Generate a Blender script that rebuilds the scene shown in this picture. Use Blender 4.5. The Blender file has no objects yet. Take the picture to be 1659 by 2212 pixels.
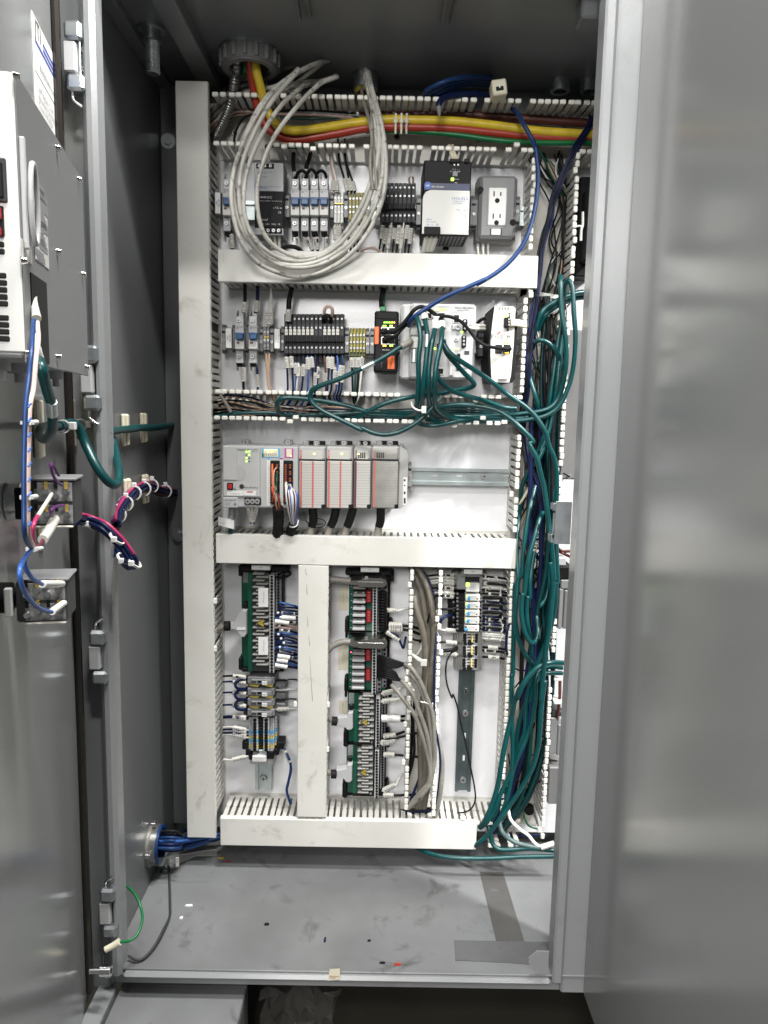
import bpy, bmesh, math, random
from mathutils import Vector, Matrix
random.seed(7)
SC = bpy.context.scene
COL = SC.collection
# ---------------------------------------------------------------- camera, world, lamps, exposure
D = 1.45
RX = (0.99979582, -0.00217901, 0.02008921)
RY = (-0.01961049, 0.13515411, 0.9906305)
RZ = (-0.00487373, -0.99082219, 0.13508378)
CAMR = Matrix((RX, RY, RZ))                    # world -> camera
CAMPOS = Vector((0.0, -D, 0.0))
cd = bpy.data.cameras.new('camera'); cam = bpy.data.objects.new('camera', cd); COL.objects.link(cam)
cd.sensor_fit = 'VERTICAL'; cd.sensor_height = 36.0; cd.lens = 36.0 * 1640.0 / 2212.0
cd.clip_start = 0.02; cd.clip_end = 60
cam.matrix_world = Matrix.Translation(CAMPOS) @ CAMR.inverted().to_4x4()
SC.camera = cam
wd = bpy.data.worlds.new('World'); SC.world = wd; wd.use_nodes = True
wd.node_tree.nodes['Background'].inputs[0].default_value = (0.86, 0.93, 1.0, 1)
wd.node_tree.nodes['Background'].inputs[1].default_value = 0.042
SC.view_settings.view_transform = 'Standard'; SC.view_settings.look = 'None'
SC.view_settings.exposure = 0.08; SC.view_settings.gamma = 1.0
def area(name, loc, target, sx, sy, power, col=(1, 0.98, 0.95)):
    l = bpy.data.lights.new(name, 'AREA'); l.shape = 'RECTANGLE'; l.size = sx; l.size_y = sy
    l.energy = power; l.color = col
    o = bpy.data.objects.new(name, l); COL.objects.link(o); o.location = loc
    o.rotation_euler = (Vector(target) - Vector(loc)).to_track_quat('-Z', 'Y').to_euler()
    return o
area('ceiling_and_fill_lamp', (0.2, -1.5, 2.15), (-0.05, 0, -0.35), .5, 0.1, 50)
area('ceiling_and_fill_lamp', (-0.42, -3.3, 2.15), (-.05, 0, -0.2), 1.0, 0.35, 46)
area('ceiling_and_fill_lamp', (-0.4, -3.6, .95), (0, 0, 0), 1.0, 0.7, 68)  # low frontal fill, added to brighten the upper panel rows
area('ceiling_and_fill_lamp', (-1.0, -1.6, 2.1), (0.3, -.5, 0.4), 0.2, 0.9, 46)
area('ceiling_and_fill_lamp', (1.5, -1.2, 1.4), (0.3, 0, -0.6), 0.12, 0.6, 115)
area('ceiling_and_fill_lamp', (0.5, -0.85, 2.3), (-.4, -.65, -.5), 0.12, 0.8, 105)  # fill added above the doors to light the left door's inner face
# ---------------------------------------------------------------- photograph pixel -> world point
W = dict(a=(660, 420, 2.592), b=(1180, 420, 2.1545), c=(660, 880, 2.86), d=(1150, 880, 2.212), e=(670, 1330, 2.37),
         f=(1280, 1330, 2.6758), g=(680, 1800, 4.1475), h=(680, 2150, 3.51), i=(1040, 1800, 3.95), j=(1040, 2150, 3.512),
         k=(1380, 1800, 3.318), l=(1380, 2150, 3.16), m=(600, 0, 2.37), n=(1200, 0, 2.212), o=(0, 0, 2.37), p=(0, 100, 3.6875),
         q=(0, 600, 3.1595), r=(0, 1300, 2.592), s=(0, 2000, 3.16), t=(250, 2600, 2.212), u=(900, 2600, 1.508),
         v=(1700, 0, 1.3825), w=(1700, 1600, 1.276), F=(0, 0, .6636), x1=(500, 200, 4.424), x2=(1680, 380, 3.814),
         x3=(1640, 900, 3.686), x4=(1640, 1440, 3.95), x5=(0, 1500, 3.687), x6=(660, 1280, 2.44), x7=(1300, 1260, 2.9625))
INV = CAMR.inverted()
def ray(win, x, y):
    ox, oy, s = W[win]
    px = (ox + x / s) * .6636; py = (oy + y / s) * .6636
    return INV @ Vector(((px - 829.5) / 1640, -(py - 1106) / 1640, -1.0))
def at(win, x, y, Y):
    d = ray(win, x, y); return CAMPOS + d * ((Y + D) / d.y)
def atx(win, x, y, X):
    d = ray(win, x, y); return CAMPOS + d * (X / d.x)
def atz(win, x, y, Z):
    d = ray(win, x, y); return CAMPOS + d * (Z / d.z)
def rect(win, x0, y0, x1, y1, Y):
    xm = (x0 + x1) / 2; ym = (y0 + y1) / 2
    return at(win, x0, ym, Y).x, at(win, x1, ym, Y).x, at(win, xm, y1, Y).z, at(win, xm, y0, Y).z
# ---------------------------------------------------------------- materials
MATS = {}
def mat(name, col, rough=.5, metal=0.0, spec=.5, emit=None, noise=None, nscale=30, bump=0, bscale=400, trans=0, coat=0, dirt=None, dscale=9, dlo=.56, dhi=.7, alpha=1):
    m = bpy.data.materials.new(name); m.use_nodes = True; nt = m.node_tree; b = nt.nodes['Principled BSDF']
    b.inputs['Base Color'].default_value = (*col, 1); b.inputs['Roughness'].default_value = rough
    b.inputs['Metallic'].default_value = metal; b.inputs['Specular IOR Level'].default_value = spec
    b.inputs['Transmission Weight'].default_value = trans; b.inputs['Coat Weight'].default_value = coat
    b.inputs['Alpha'].default_value = alpha
    if emit:
        b.inputs['Emission Color'].default_value = (*emit[0], 1); b.inputs['Emission Strength'].default_value = emit[1]
    tc = nt.nodes.new('ShaderNodeTexCoord') if (noise or bump or dirt) else None
    last = None
    if noise:
        n = nt.nodes.new('ShaderNodeTexNoise'); n.inputs['Scale'].default_value = nscale; n.inputs['Detail'].default_value = 5
        nt.links.new(tc.outputs['Object'], n.inputs['Vector'])
        r = nt.nodes.new('ShaderNodeValToRGB'); r.color_ramp.elements[0].position = .35; r.color_ramp.elements[1].position = .68
        r.color_ramp.elements[0].color = (*noise, 1); r.color_ramp.elements[1].color = (*col, 1)
        nt.links.new(n.outputs['Fac'], r.inputs['Fac']); nt.links.new(r.outputs['Color'], b.inputs['Base Color']); last = r.outputs['Color']
    if dirt:
        n2 = nt.nodes.new('ShaderNodeTexNoise'); n2.inputs['Scale'].default_value = dscale; n2.inputs['Detail'].default_value = 8
        n2.inputs['Roughness'].default_value = .62; n2.inputs['Distortion'].default_value = .6
        nt.links.new(tc.outputs['Object'], n2.inputs['Vector'])
        r2 = nt.nodes.new('ShaderNodeValToRGB'); r2.color_ramp.elements[0].position = dlo; r2.color_ramp.elements[1].position = dhi
        r2.color_ramp.elements[0].color = (0, 0, 0, 1); r2.color_ramp.elements[1].color = (1, 1, 1, 1)
        nt.links.new(n2.outputs['Fac'], r2.inputs['Fac'])
        mx = nt.nodes.new('ShaderNodeMix'); mx.data_type = 'RGBA'
        nt.links.new(r2.outputs['Color'], mx.inputs['Factor'])
        if last: nt.links.new(last, mx.inputs['A'])
        else: mx.inputs['A'].default_value = (*col, 1)
        mx.inputs['B'].default_value = (*dirt, 1)
        nt.links.new(mx.outputs['Result'], b.inputs['Base Color'])
    if bump:
        n3 = nt.nodes.new('ShaderNodeTexNoise'); n3.inputs['Scale'].default_value = bscale; n3.inputs['Detail'].default_value = 3
        nt.links.new(tc.outputs['Object'], n3.inputs['Vector'])
        bp = nt.nodes.new('ShaderNodeBump'); bp.inputs['Strength'].default_value = bump; bp.inputs['Distance'].default_value = .001
        nt.links.new(n3.outputs['Fac'], bp.inputs['Height']); nt.links.new(bp.outputs['Normal'], b.inputs['Normal'])
    MATS[name] = m; return m
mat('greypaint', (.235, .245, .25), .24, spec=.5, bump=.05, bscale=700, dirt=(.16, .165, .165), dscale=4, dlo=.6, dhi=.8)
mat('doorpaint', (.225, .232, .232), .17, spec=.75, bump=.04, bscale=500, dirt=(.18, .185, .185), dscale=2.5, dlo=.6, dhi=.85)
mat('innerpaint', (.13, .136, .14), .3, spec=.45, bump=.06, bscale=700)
mat('floorpaint', (.19, .197, .202), .33, bump=.08, bscale=300, noise=(.14, .144, .147), nscale=7, dirt=(.07, .07, .07), dscale=15, dlo=.58, dhi=.74)
mat('tapemark', (.085, .083, .08), .6, bump=.1, bscale=200, noise=(.07, .068, .066), nscale=20)
mat('palestrip', (.13, .13, .138), .25, noise=(.1, .1, .105), nscale=14, dirt=(.05, .05, .05), dscale=20)
mat('whitepanel', (.8, .805, .83), .22, spec=.5, bump=.1, bscale=160)
mat('cover', (.68, .675, .635), .38, bump=.03, bscale=600, noise=(.6, .592, .55), nscale=7, dirt=(.36, .34, .3), dscale=13, dlo=.6, dhi=.76)
mat('ductgrey', (.6, .595, .56), .42, noise=(.52, .515, .48), nscale=25)
mat('ductbase', (.6, .585, .54), .42, noise=(.5, .49, .45), nscale=12, dirt=(.4, .38, .34), dscale=16)
mat('tip', (.78, .77, .71), .35)
mat('black', (.007, .007, .008), .55, spec=.2)
mat('blackrough', (.011, .011, .011), .65, spec=.2)
mat('void', (.004, .004, .004), .8)
mat('darkgrey', (.045, .047, .05), .55, spec=.25)
mat('midgrey', (.19, .195, .2), .45)
mat('termgrey', (.26, .26, .25), .48, noise=(.22, .22, .21), nscale=60)
mat('lightgrey', (.42, .425, .43), .42)
mat('plcgrey', (.46, .465, .465), .4, noise=(.42, .425, .425), nscale=20)
mat('modgrey', (.4, .4, .39), .4)
mat('flapgrey', (.5, .49, .46), .3, noise=(.46, .45, .42), nscale=14)
mat('flapdirty', (.42, .41, .38), .3, noise=(.2, .195, .18), nscale=16)
mat('white', (.72, .72, .7), .45)
mat('offwhite', (.6, .6, .57), .42)
mat('marker', (.52, .51, .46), .5)
mat('cream', (.68, .64, .5), .5)
mat('zinc', (.52, .55, .56), .3, metal=.9, noise=(.4, .43, .45), nscale=50)
mat('railzinc', (.5, .56, .56), .34, metal=.75, noise=(.4, .45, .45), nscale=40)
mat('chrome', (.8, .8, .8), .15, metal=1)
mat('steel', (.4, .4, .38), .28, metal=1)
mat('dullmetal', (.3, .295, .27), .42, metal=.45, noise=(.22, .215, .2), nscale=30)
mat('lever', (.33, .06, .02), .5)
mat('bar', (.27, .27, .26), .45, noise=(.21, .21, .2), nscale=30)
mat('screwmetal', (.42, .42, .42), .42, metal=.7)
mat('windowgrey', (.34, .34, .34), .1, spec=1.0, noise=(.07, .07, .07), nscale=120)
mat('brass', (.6, .42, .1), .35, metal=.6)
mat('teal', (.0, .054, .057), .35, noise=(.0, .04, .042), nscale=25)
mat('tealgrey', (.1, .14, .14), .45, noise=(.05, .1, .1), nscale=60)
mat('bluecable', (.01, .036, .125), .4, spec=.3)
mat('navy', (.005, .011, .048), .42, spec=.25)
mat('tealshaded', (.0, .026, .028), .4, spec=.35, noise=(.0, .018, .02), nscale=25)  # teal with the shade between deep cables painted into its colour
mat('blue', (.03, .1, .34), .35)
mat('breakerblue', (.015, .075, .2), .4)
mat('relayblue', (.05, .3, .62), .4)
mat('skyblue', (.08, .38, .68), .4)
mat('yellow', (.68, .5, .03), .4, noise=(.55, .4, .03), nscale=40)
mat('termyellow', (.62, .5, .12), .45)
mat('mustard', (.36, .28, .03), .5)
mat('redcable', (.35, .035, .018), .4)
mat('browncable', (.075, .02, .012), .4)
mat('greencable', (.0, .14, .04), .4)
mat('darkgreen', (.0, .055, .035), .4)
mat('pcb', (.005, .085, .05), .35, noise=(.0, .06, .035), nscale=30)
mat('orange', (.72, .13, .02), .45)
mat('red', (.4, .015, .015), .4)
mat('dipred', (.26, .008, .015), .4)
mat('maroon', (.12, .012, .03), .45)
mat('labelred', (.45, .12, .1), .5)
mat('pink', (.36, .025, .1), .4)
mat('purple', (.1, .012, .13), .4)
mat('pinkwire', (.6, .45, .4), .45)
mat('tan', (.4, .27, .19), .5)
mat('whitecable', (.5, .49, .45), .4, noise=(.4, .39, .355), nscale=40, dirt=(.1, .095, .085), dscale=65, dlo=.54, dhi=.68)
mat('browngrey', (.14, .125, .098), .5, noise=(.1, .09, .072), nscale=40, dirt=(.04, .036, .032), dscale=50, dlo=.58, dhi=.7)
mat('greycable', (.25, .24, .21), .45, noise=(.19, .18, .16), nscale=40, dirt=(.06, .055, .05), dscale=60, dlo=.58, dhi=.7)
mat('ink', (.02, .02, .022), .6)
mat('bluetext', (.05, .12, .4), .5)
mat('whitetext', (.8, .8, .8), .5)
mat('greytext', (.25, .25, .26), .5)
mat('labelblue', (.03, .06, .3), .5)
mat('navyband', (.012, .02, .07), .4)
mat('magenta', (.45, .06, .3), .5)
mat('conduit', (.3, .3, .29), .3, metal=.8)
mat('nutgrey', (.16, .16, .16), .5)
mat('clear', (.9, .92, .92), .06, trans=.85, alpha=1)
mat('cleardark', (.12, .12, .12), .1, spec=.8)
mat('led_green', (.4, .8, .05), .4, emit=((.45, 1, .08), 4))
mat('led_yellow', (.9, .9, .3), .4, emit=((.9, 1, .2), 3))
mat('led_red', (.9, .1, .1), .4, emit=((1, .05, .12), 9))
mat('led_amber', (.9, .5, .1), .4, emit=((1, .5, .05), 5))
mat('ground', (.045, .04, .03), .55, noise=(.03, .027, .02), nscale=5, bump=.2, bscale=60)
mat('rubber', (.012, .009, .007), .3)
mat('film', (.25, .25, .24), .1, trans=.0, spec=1.0, alpha=.13)
# ---------------------------------------------------------------- mesh builder
FRAME = [None]
class MB:
    def __init__(s): s.v = []; s.f = []; s.m = []; s.s = []
    def add(s, vs, fs, m=0, sm=False):
        o = len(s.v); s.v += [Vector(p) for p in vs]
        for f in fs: s.f.append([i + o for i in f]); s.m.append(m); s.s.append(sm)
    def box(s, x0, x1, y0, y1, z0, z1, c=0, m=0):
        if x0 > x1: x0, x1 = x1, x0
        if y0 > y1: y0, y1 = y1, y0
        if z0 > z1: z0, z1 = z1, z0
        c = min(c, .45 * min(x1 - x0, y1 - y0, z1 - z0))
        if c <= 0:
            s.add([(x, y, z) for x in (x0, x1) for y in (y0, y1) for z in (z0, z1)],
                  [(0, 1, 3, 2), (4, 6, 7, 5), (0, 4, 5, 1), (2, 3, 7, 6), (0, 2, 6, 4), (1, 5, 7, 3)], m); return s
        vs = []; ix = {}
        lo = (x0, y0, z0); hi = (x1, y1, z1)
        for sx in (0, 1):
            for sy in (0, 1):
                for sz in (0, 1):
                    sg = (sx, sy, sz)
                    for ax in range(3):
                        p = []
                        for k in range(3):
                            e = hi[k] if sg[k] else lo[k]
                            p.append(e if k == ax else e + (-c if sg[k] else c))
                        ix[(sx, sy, sz, ax)] = len(vs); vs.append(p)
        fs = []
        for ax in range(3):
            o = [k for k in range(3) if k != ax]
            for sd in (0, 1):
                q = []
                for (p, r) in ((0, 0), (1, 0), (1, 1), (0, 1)):
                    sg = [0, 0, 0]; sg[ax] = sd; sg[o[0]] = p; sg[o[1]] = r; q.append(ix[(*sg, ax)])
                fs.append(q)
        for ax in range(3):
            o = [k for k in range(3) if k != ax]
            for p in (0, 1):
                for r in (0, 1):
                    q = []
                    for (e, a2) in ((0, o[0]), (1, o[0]), (1, o[1]), (0, o[1])):
                        sg = [0, 0, 0]; sg[ax] = e; sg[o[0]] = p; sg[o[1]] = r; q.append(ix[(*sg, a2)])
                    fs.append(q)
        for sx in (0, 1):
            for sy in (0, 1):
                for sz in (0, 1): fs.append([ix[(sx, sy, sz, a)] for a in range(3)])
        s.add(vs, fs, m); return s
    def cyl(s, p0, p1, r, n=12, m=0, r2=None, cap=True):
        p0 = Vector(p0); p1 = Vector(p1); d = (p1 - p0).normalized()
        a = d.orthogonal().normalized(); b = d.cross(a); r2 = r if r2 is None else r2
        vs = []
        for p, q in ((p0, r), (p1, r2)):
            for i in range(n):
                t = 2 * math.pi * i / n; vs.append(p + (a * math.cos(t) + b * math.sin(t)) * q)
        s.add(vs, [(i, (i + 1) % n, n + (i + 1) % n, n + i) for i in range(n)], m, True)
        if cap: s.add(vs, [list(range(n))[::-1], list(range(n, 2 * n))], m)
        return s
    def ring(s, p0, p1, ro, ri, n=24, m=0):
        p0 = Vector(p0); p1 = Vector(p1); d = (p1 - p0).normalized(); a = d.orthogonal().normalized(); b = d.cross(a)
        vs = []
        for p, q in ((p0, ro), (p1, ro), (p1, ri), (p0, ri)):
            for i in range(n):
                t = 2 * math.pi * i / n; vs.append(p + (a * math.cos(t) + b * math.sin(t)) * q)
        for k in range(4):
            s.add(vs, [(k * n + i, k * n + (i + 1) % n, ((k + 1) % 4) * n + (i + 1) % n, ((k + 1) % 4) * n + i) for i in range(n)], m, k in (0, 2))
        return s
    def tube(s, pts, r, n=8, m=0, sub=5, flat=None, smooth=True):
        pts = [Vector(p) for p in pts]
        if smooth and len(pts) > 2:
            q = []
            P = [pts[0] * 2 - pts[1]] + pts + [pts[-1] * 2 - pts[-2]]
            for i in range(1, len(P) - 2):
                for k in range(sub):
                    t = k / sub; a, b, c, d = P[i - 1], P[i], P[i + 1], P[i + 2]
                    q.append(.5 * (2 * b + (c - a) * t + (2 * a - 5 * b + 4 * c - d) * t * t + (3 * b - a - 3 * c + d) * t ** 3))
            q.append(pts[-1]); pts = q
        vs = []; nrm = None
        for i, p in enumerate(pts):
            d = (pts[min(i + 1, len(pts) - 1)] - pts[max(i - 1, 0)])
            d = d.normalized() if d.length > 1e-9 else Vector((0, 0, 1))
            if nrm is None: nrm = d.orthogonal().normalized()
            nrm = nrm - d * nrm.dot(d)
            nrm = nrm.normalized() if nrm.length > 1e-6 else d.orthogonal().normalized()
            b = d.cross(nrm)
            rr = r(i / (len(pts) - 1)) if callable(r) else r
            for k in range(n):
                t = 2 * math.pi * k / n; vs.append(p + (nrm * math.cos(t) + b * math.sin(t)) * rr)
        N = len(pts)
        s.add(vs, [(i * n + k, i * n + (k + 1) % n, (i + 1) * n + (k + 1) % n, (i + 1) * n + k) for i in range(N - 1) for k in range(n)], m, True)
        s.add(vs, [list(range(n))[::-1], list(range((N - 1) * n, N * n))], m)
        return s
    def prism(s, poly, ax, a, b, m=0):
        n = len(poly); vs = []
        for q in (a, b):
            for (u, w) in poly: vs.append((q, u, w) if ax == 0 else (u, q, w) if ax == 1 else (u, w, q))
        s.add(vs, [list(range(n))[::-1], list(range(n, 2 * n))] + [(i, (i + 1) % n, n + (i + 1) % n, n + i) for i in range(n)], m)
        return s
    def quad(s, a, b, c, d, m=0): s.add([a, b, c, d], [(0, 1, 2, 3)], m); return s
    def mesh(s, name, mats, off=Vector((0, 0, 0))):
        me = bpy.data.meshes.new(name); fr = FRAME[0]
        vs = [((fr @ p) if fr else p) - off for p in s.v]
        me.from_pydata(vs, [], s.f)
        if isinstance(mats, str): mats = [mats]
        for k in mats: me.materials.append(MATS[k])
        me.polygons.foreach_set('material_index', s.m); me.polygons.foreach_set('use_smooth', s.s)
        bm = bmesh.new(); bm.from_mesh(me); bmesh.ops.recalc_face_normals(bm, faces=bm.faces); bm.to_mesh(me); bm.free()
        me.update(); return me
    def build(s, name, mats, parent=None, kind=None, label=None):
        fr = FRAME[0]
        if parent: off = wloc(parent)
        else:
            c = sum(s.v, Vector()) / max(1, len(s.v)); off = (fr @ c) if fr else c
        o = bpy.data.objects.new(name, s.mesh(name, mats, off)); COL.objects.link(o)
        if not parent: o.location = off
        if parent: o.parent = parent
        if kind: o['kind'] = kind
        if label: o['label'] = label
        return o
def wloc(o):
    p = Vector(o.location)
    while o.parent: o = o.parent; p = p + Vector(o.location)
    return p
def thing(name, label, cat, loc=(0, 0, 0), group=None):
    o = bpy.data.objects.new(name, None); COL.objects.link(o); o.location = loc; o.empty_display_size = .01
    o['label'] = label; o['category'] = cat
    if group: o['group'] = group
    return o
def tag(o, label, cat, group=None):
    o['label'] = label; o['category'] = cat
    if group: o['group'] = group
    return o
def inst(name, me, loc, parent=None, rot=None, sc=None):
    o = bpy.data.objects.new(name, me); COL.objects.link(o)
    if parent: o.parent = parent; loc = Vector(loc) - wloc(parent)
    o.location = loc
    if rot: o.rotation_euler = rot
    if sc: o.scale = (sc, sc, sc)
    return o
def clone(root, delta, label=None, group=None):
    r = root.copy(); COL.objects.link(r); r.location = Vector(root.location) + Vector(delta)
    if label: r['label'] = label
    if group: r['group'] = group
    for ch in list(root.children):
        c = ch.copy(); COL.objects.link(c); c.parent = r
        for g in list(ch.children):
            d = g.copy(); COL.objects.link(d); d.parent = c
    return r
def pb(name, win, x0, y0, x1, y1, Yf, Yb, m, parent, c=.0008, label=None):
    X0, X1, Z0, Z1 = rect(win, x0, y0, x1, y1, Yf)
    b = MB(); b.box(X0, X1, Yf, Yb, Z0, Z1, c)
    return b.build(name, m, parent, label=label)
def dev(name, label, cat, win, x0, y0, x1, y1, Yf, group=None):
    X0, X1, Z0, Z1 = rect(win, x0, y0, x1, y1, Yf)
    return thing(name, label, cat, ((X0 + X1) / 2, -.02, Z0), group)
_sc = MB(); _sc.cyl((0, 0, 0), (0, -.6, 0), 1, 12, 0, .85)
_sc.box(-.55, .55, -.62, -.5, -.1, .1, 0, 1); _sc.box(-.1, .1, -.62, -.5, -.55, .55, 0, 1)
SCREW = _sc.mesh('screw', ['screwmetal', 'black'])
SCREWD = bpy.data.meshes.new('screw'); SCREWD = SCREW.copy(); SCREWD.materials[0] = MATS['zinc']
HOLE = MB().cyl((0, 0, 0), (0, -.4, 0), 1, 10).mesh('hole', 'black')
def screw(win, x, y, Y, r, parent, me=None, name='screw'):
    return inst(name, me or SCREW, at(win, x, y, Y), parent, sc=r * (.78 if r < .0032 else .9))
TXT = {}
def tx(s, win, x, y, Y, hpx, m, parent, rot=0, name='lettering', squeeze=1.0):
    """flat print, centred on the pixel; rot in degrees seen from the front"""
    key = (s, m)
    if key not in TXT:
        cu = bpy.data.curves.new('lettering', 'FONT'); cu.body = s; cu.size = 1; cu.align_x = 'CENTER'; cu.align_y = 'CENTER'
        cu.resolution_u = 1; cu.extrude = 0.0
        ob = bpy.data.objects.new('lettering', cu); me = bpy.data.meshes.new_from_object(ob); bpy.data.objects.remove(ob)
        me.materials.clear(); me.materials.append(MATS[m]); TXT[key] = me
    p0 = at(win, x, y, Y); k = abs(at(win, x, y + hpx, Y).z - p0.z) * 1.4
    o = inst(name, TXT[key], p0, parent, rot=(math.pi / 2, math.radians(rot), 0), sc=k)
    if squeeze != 1: o.scale.x *= squeeze
    return o
def led(win, x, y, Y, w, h, m, parent):
    return pb('indicator_light', win, x - w / 2, y - h / 2, x + w / 2, y + h / 2, Y - .0012, Y, m, parent, .0003)
ORD = ['first', 'second', 'third', 'fourth', 'fifth', 'sixth', 'seventh', 'eighth', 'ninth', 'tenth', 'eleventh', 'twelfth',
       'thirteenth', 'fourteenth', 'fifteenth', 'sixteenth', 'seventeenth', 'eighteenth', 'nineteenth', 'twentieth']
def pts(win, L):
    return [at(win, x, y, Y) for (x, y, Y) in L]
def cable(name, label, cat, P, r, m, group=None, n=10, sub=6, ends=None):
    o = MB().tube(P, r, n, 0, sub).build(name, m); return tag(o, label, cat, group)
def wire(label, P, r, m, marks=(), group=None, name='wire', mr=2.1, sub=4, txt=None):
    """a thin wire with printed white marker sleeves: marks = (t0, t1) along the polyline"""
    P = [Vector(p) for p in P]
    t = thing(name, label, 'wire', P[-1], group)
    MB().tube(P, r, 6, 0, sub).build('insulation', m, t)
    L = [0]
    for a, b in zip(P, P[1:]): L.append(L[-1] + (b - a).length)
    def pos(q):
        q *= L[-1]
        for k in range(len(P) - 1):
            if q <= L[k + 1] or k == len(P) - 2: return P[k].lerp(P[k + 1], (q - L[k]) / max(1e-9, L[k + 1] - L[k]))
    for (t0, t1) in marks:
        a, b = pos(t0), pos(t1)
        o = MB().tube([a, b], r * mr, 6, 0, 1, smooth=False).build('wire_marker', 'marker', t)
        # printed characters along the sleeve
        d = (b - a); n = 5; mk = MB()
        for j in range(n):
            if random.random() < .85:
                c = a + d * ((j + .9) / (n + 1)); w = d.length / (n + 1) * .55
                c = c + Vector((0, -r * mr * 1.02, 0)); dn = d.normalized(); sd = dn.cross(Vector((0, 1, 0))).normalized() * r * mr * .42
                mk.quad(c - dn * w / 2 - sd, c + dn * w / 2 - sd, c + dn * w / 2 + sd, c - dn * w / 2 + sd)
        if mk.v: mk.build('lettering', 'greytext', o)
    return t
# ================================================================ SETTING + CABINET
XL, YB, ZF, ZC, YF = -.4165, .035, -.886, .58, -.356
PX0, PX1, XR = .286, .337, 1.15          # centre post, right end of the cabinet
b = MB(); b.box(-3, 3, -3.5, 1.0, -1.12, -1.1); b.build('ground', 'ground', kind='structure')
cab = thing('electrical_cabinet', 'large grey steel control cabinet standing open with wired panel inside', 'cabinet', (0, -.16, -.93))
def cpart(name, boxes, m, c=.001, parent=None, label=None):
    q = MB()
    for B in boxes: q.box(*B, c)
    return q.build(name, m, parent or cab, label=label)
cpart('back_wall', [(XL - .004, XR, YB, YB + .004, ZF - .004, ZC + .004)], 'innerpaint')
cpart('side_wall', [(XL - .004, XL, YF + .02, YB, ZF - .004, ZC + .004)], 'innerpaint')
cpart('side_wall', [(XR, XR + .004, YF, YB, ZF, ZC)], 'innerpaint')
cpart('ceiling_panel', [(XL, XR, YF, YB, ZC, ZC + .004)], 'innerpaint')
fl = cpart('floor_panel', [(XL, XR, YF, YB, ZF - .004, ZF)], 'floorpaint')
# long flange under the left wall/ceiling joint, ceiling rails
x1, x2 = atz('o', 1190, 0, ZC - .02), atz('o', 1590, 600, ZC - .02)
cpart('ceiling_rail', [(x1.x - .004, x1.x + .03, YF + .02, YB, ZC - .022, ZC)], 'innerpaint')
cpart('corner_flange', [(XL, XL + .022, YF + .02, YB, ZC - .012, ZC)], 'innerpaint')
for px in (655, 970):
    p = atz('F', px, 20, ZC - .006)
    cpart('ceiling_seam', [(p.x - .009, p.x - .006, -.36, -.22, ZC - .008, ZC), (p.x + .006, p.x + .009, -.36, -.22, ZC - .008, ZC)], 'innerpaint')
# mounting flange of the back wall on the left, with two washered bolts
g = at('x1', 100, 400, .028)
cpart('mounting_rail', [(g.x, g.x + .12, .02, YB, -.86, at('x1', 200, 352, .02).z)], 'innerpaint', .002)
for win, x, y in (('x1', 212, 1150), ('r', 1506, 1142)):
    p = at(win, x, y, .02); q = MB(); q.cyl(p, p + Vector((0, -.002, 0)), .0135, 20, 0); q.cyl(p, p + Vector((0, -.009, 0)), .0085, 6, 0)
    q.cyl(p + Vector((0, -.009, 0)), p + Vector((0, -.0095, 0)), .006, 16); q.build('hex_bolt', 'zinc', cab)
# ceiling stud: washer, nut, thread
p = atz('o', 1172, 215, ZC); q = MB()
q.cyl(p, p - Vector((0, 0, .004)), .022, 20); q.cyl(p - Vector((0, 0, .004)), p - Vector((0, 0, .02)), .0155, 6)
for k in range(14): q.cyl(p - Vector((0, 0, .02 + .0034 * k)), p - Vector((0, 0, .0217 + .0034 * k)), .0098, 12, 0, .0112); q.cyl(p - Vector((0, 0, .0217 + .0034 * k)), p - Vector((0, 0, .0234 + .0034 * k)), .0112, 12, 0, .0098)
q.build('ceiling_bolt', 'zinc', cab)
p = atz('n', 1575, 15, ZC); cpart('latch_block', [(p.x - .012, p.x + .03, p.y - .02, p.y + .02, ZC - .03, ZC)], 'innerpaint', .003)
# opening frame: raised gutter lips, front faces
zl0 = at('t', 900, 1300, YF - .004).z; zl1 = at('t', 900, 1258, YF - .004).z
cpart('gutter_lip', [(-.412, -.393, YF - .008, YF + .03, zl0, .75)], 'greypaint', .006)
cpart('front_face', [(-.45, -.413, YF + .012, YF + .022, zl0 - .03, .75)], 'greypaint')
cpart('gutter_lip', [(-.3925, PX0 - .0005, YF - .008, YF + .014, zl0, zl1)], 'greypaint', .006)
cpart('front_face', [(-.4125, PX1, YF + .012, YF + .022, zl0 - .022, zl0 + .004)], 'greypaint')
cpart('centre_post', [(PX0, PX0 + .016, YF - .008, YF + .03, zl0 + .004, .75), (PX0 + .0165, PX1 + .05, YF + .002, YF + .03, zl0 - .02, .75)], 'greypaint', .003)
cpart('front_face', [(PX1 + .051, XR, YF + .012, YF + .022, zl0 - .02, zl1)], 'greypaint')
X0, X1, Z0, Z1 = rect('u', 1237, 748, 1335, 860, YF - .02)
q = MB(); q.prism([(X0, Z1 - .012), (X0 + .012, Z1), (X1, Z1), (X1, Z0), (X0 + .016, Z0), (X0, Z0 + .018)], 1, YF - .0205, YF - .0185); q.build('catch_bracket', 'greypaint', cab)
X0, X1, Z0, Z1 = rect('F', 1198, 1083, 1233, 1175, -.19)
z = MB(); z.box(X0, X1, -.192, -.19, Z0, Z1, .0005); z.box(X0 - .004, X0 + .004, -.19, -.17, Z1 - .016, Z1 - .004, .001); z.box(X0 - .006, X0 + .006, -.19, -.17, Z0 + .002, Z0 + .016, .001)
z.box(X1 - .002, PX0 + .004, -.19, -.188, Z0 + .01, Z1 - .02, 0)
z.build('zinc_bracket', 'zinc', cab)
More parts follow.
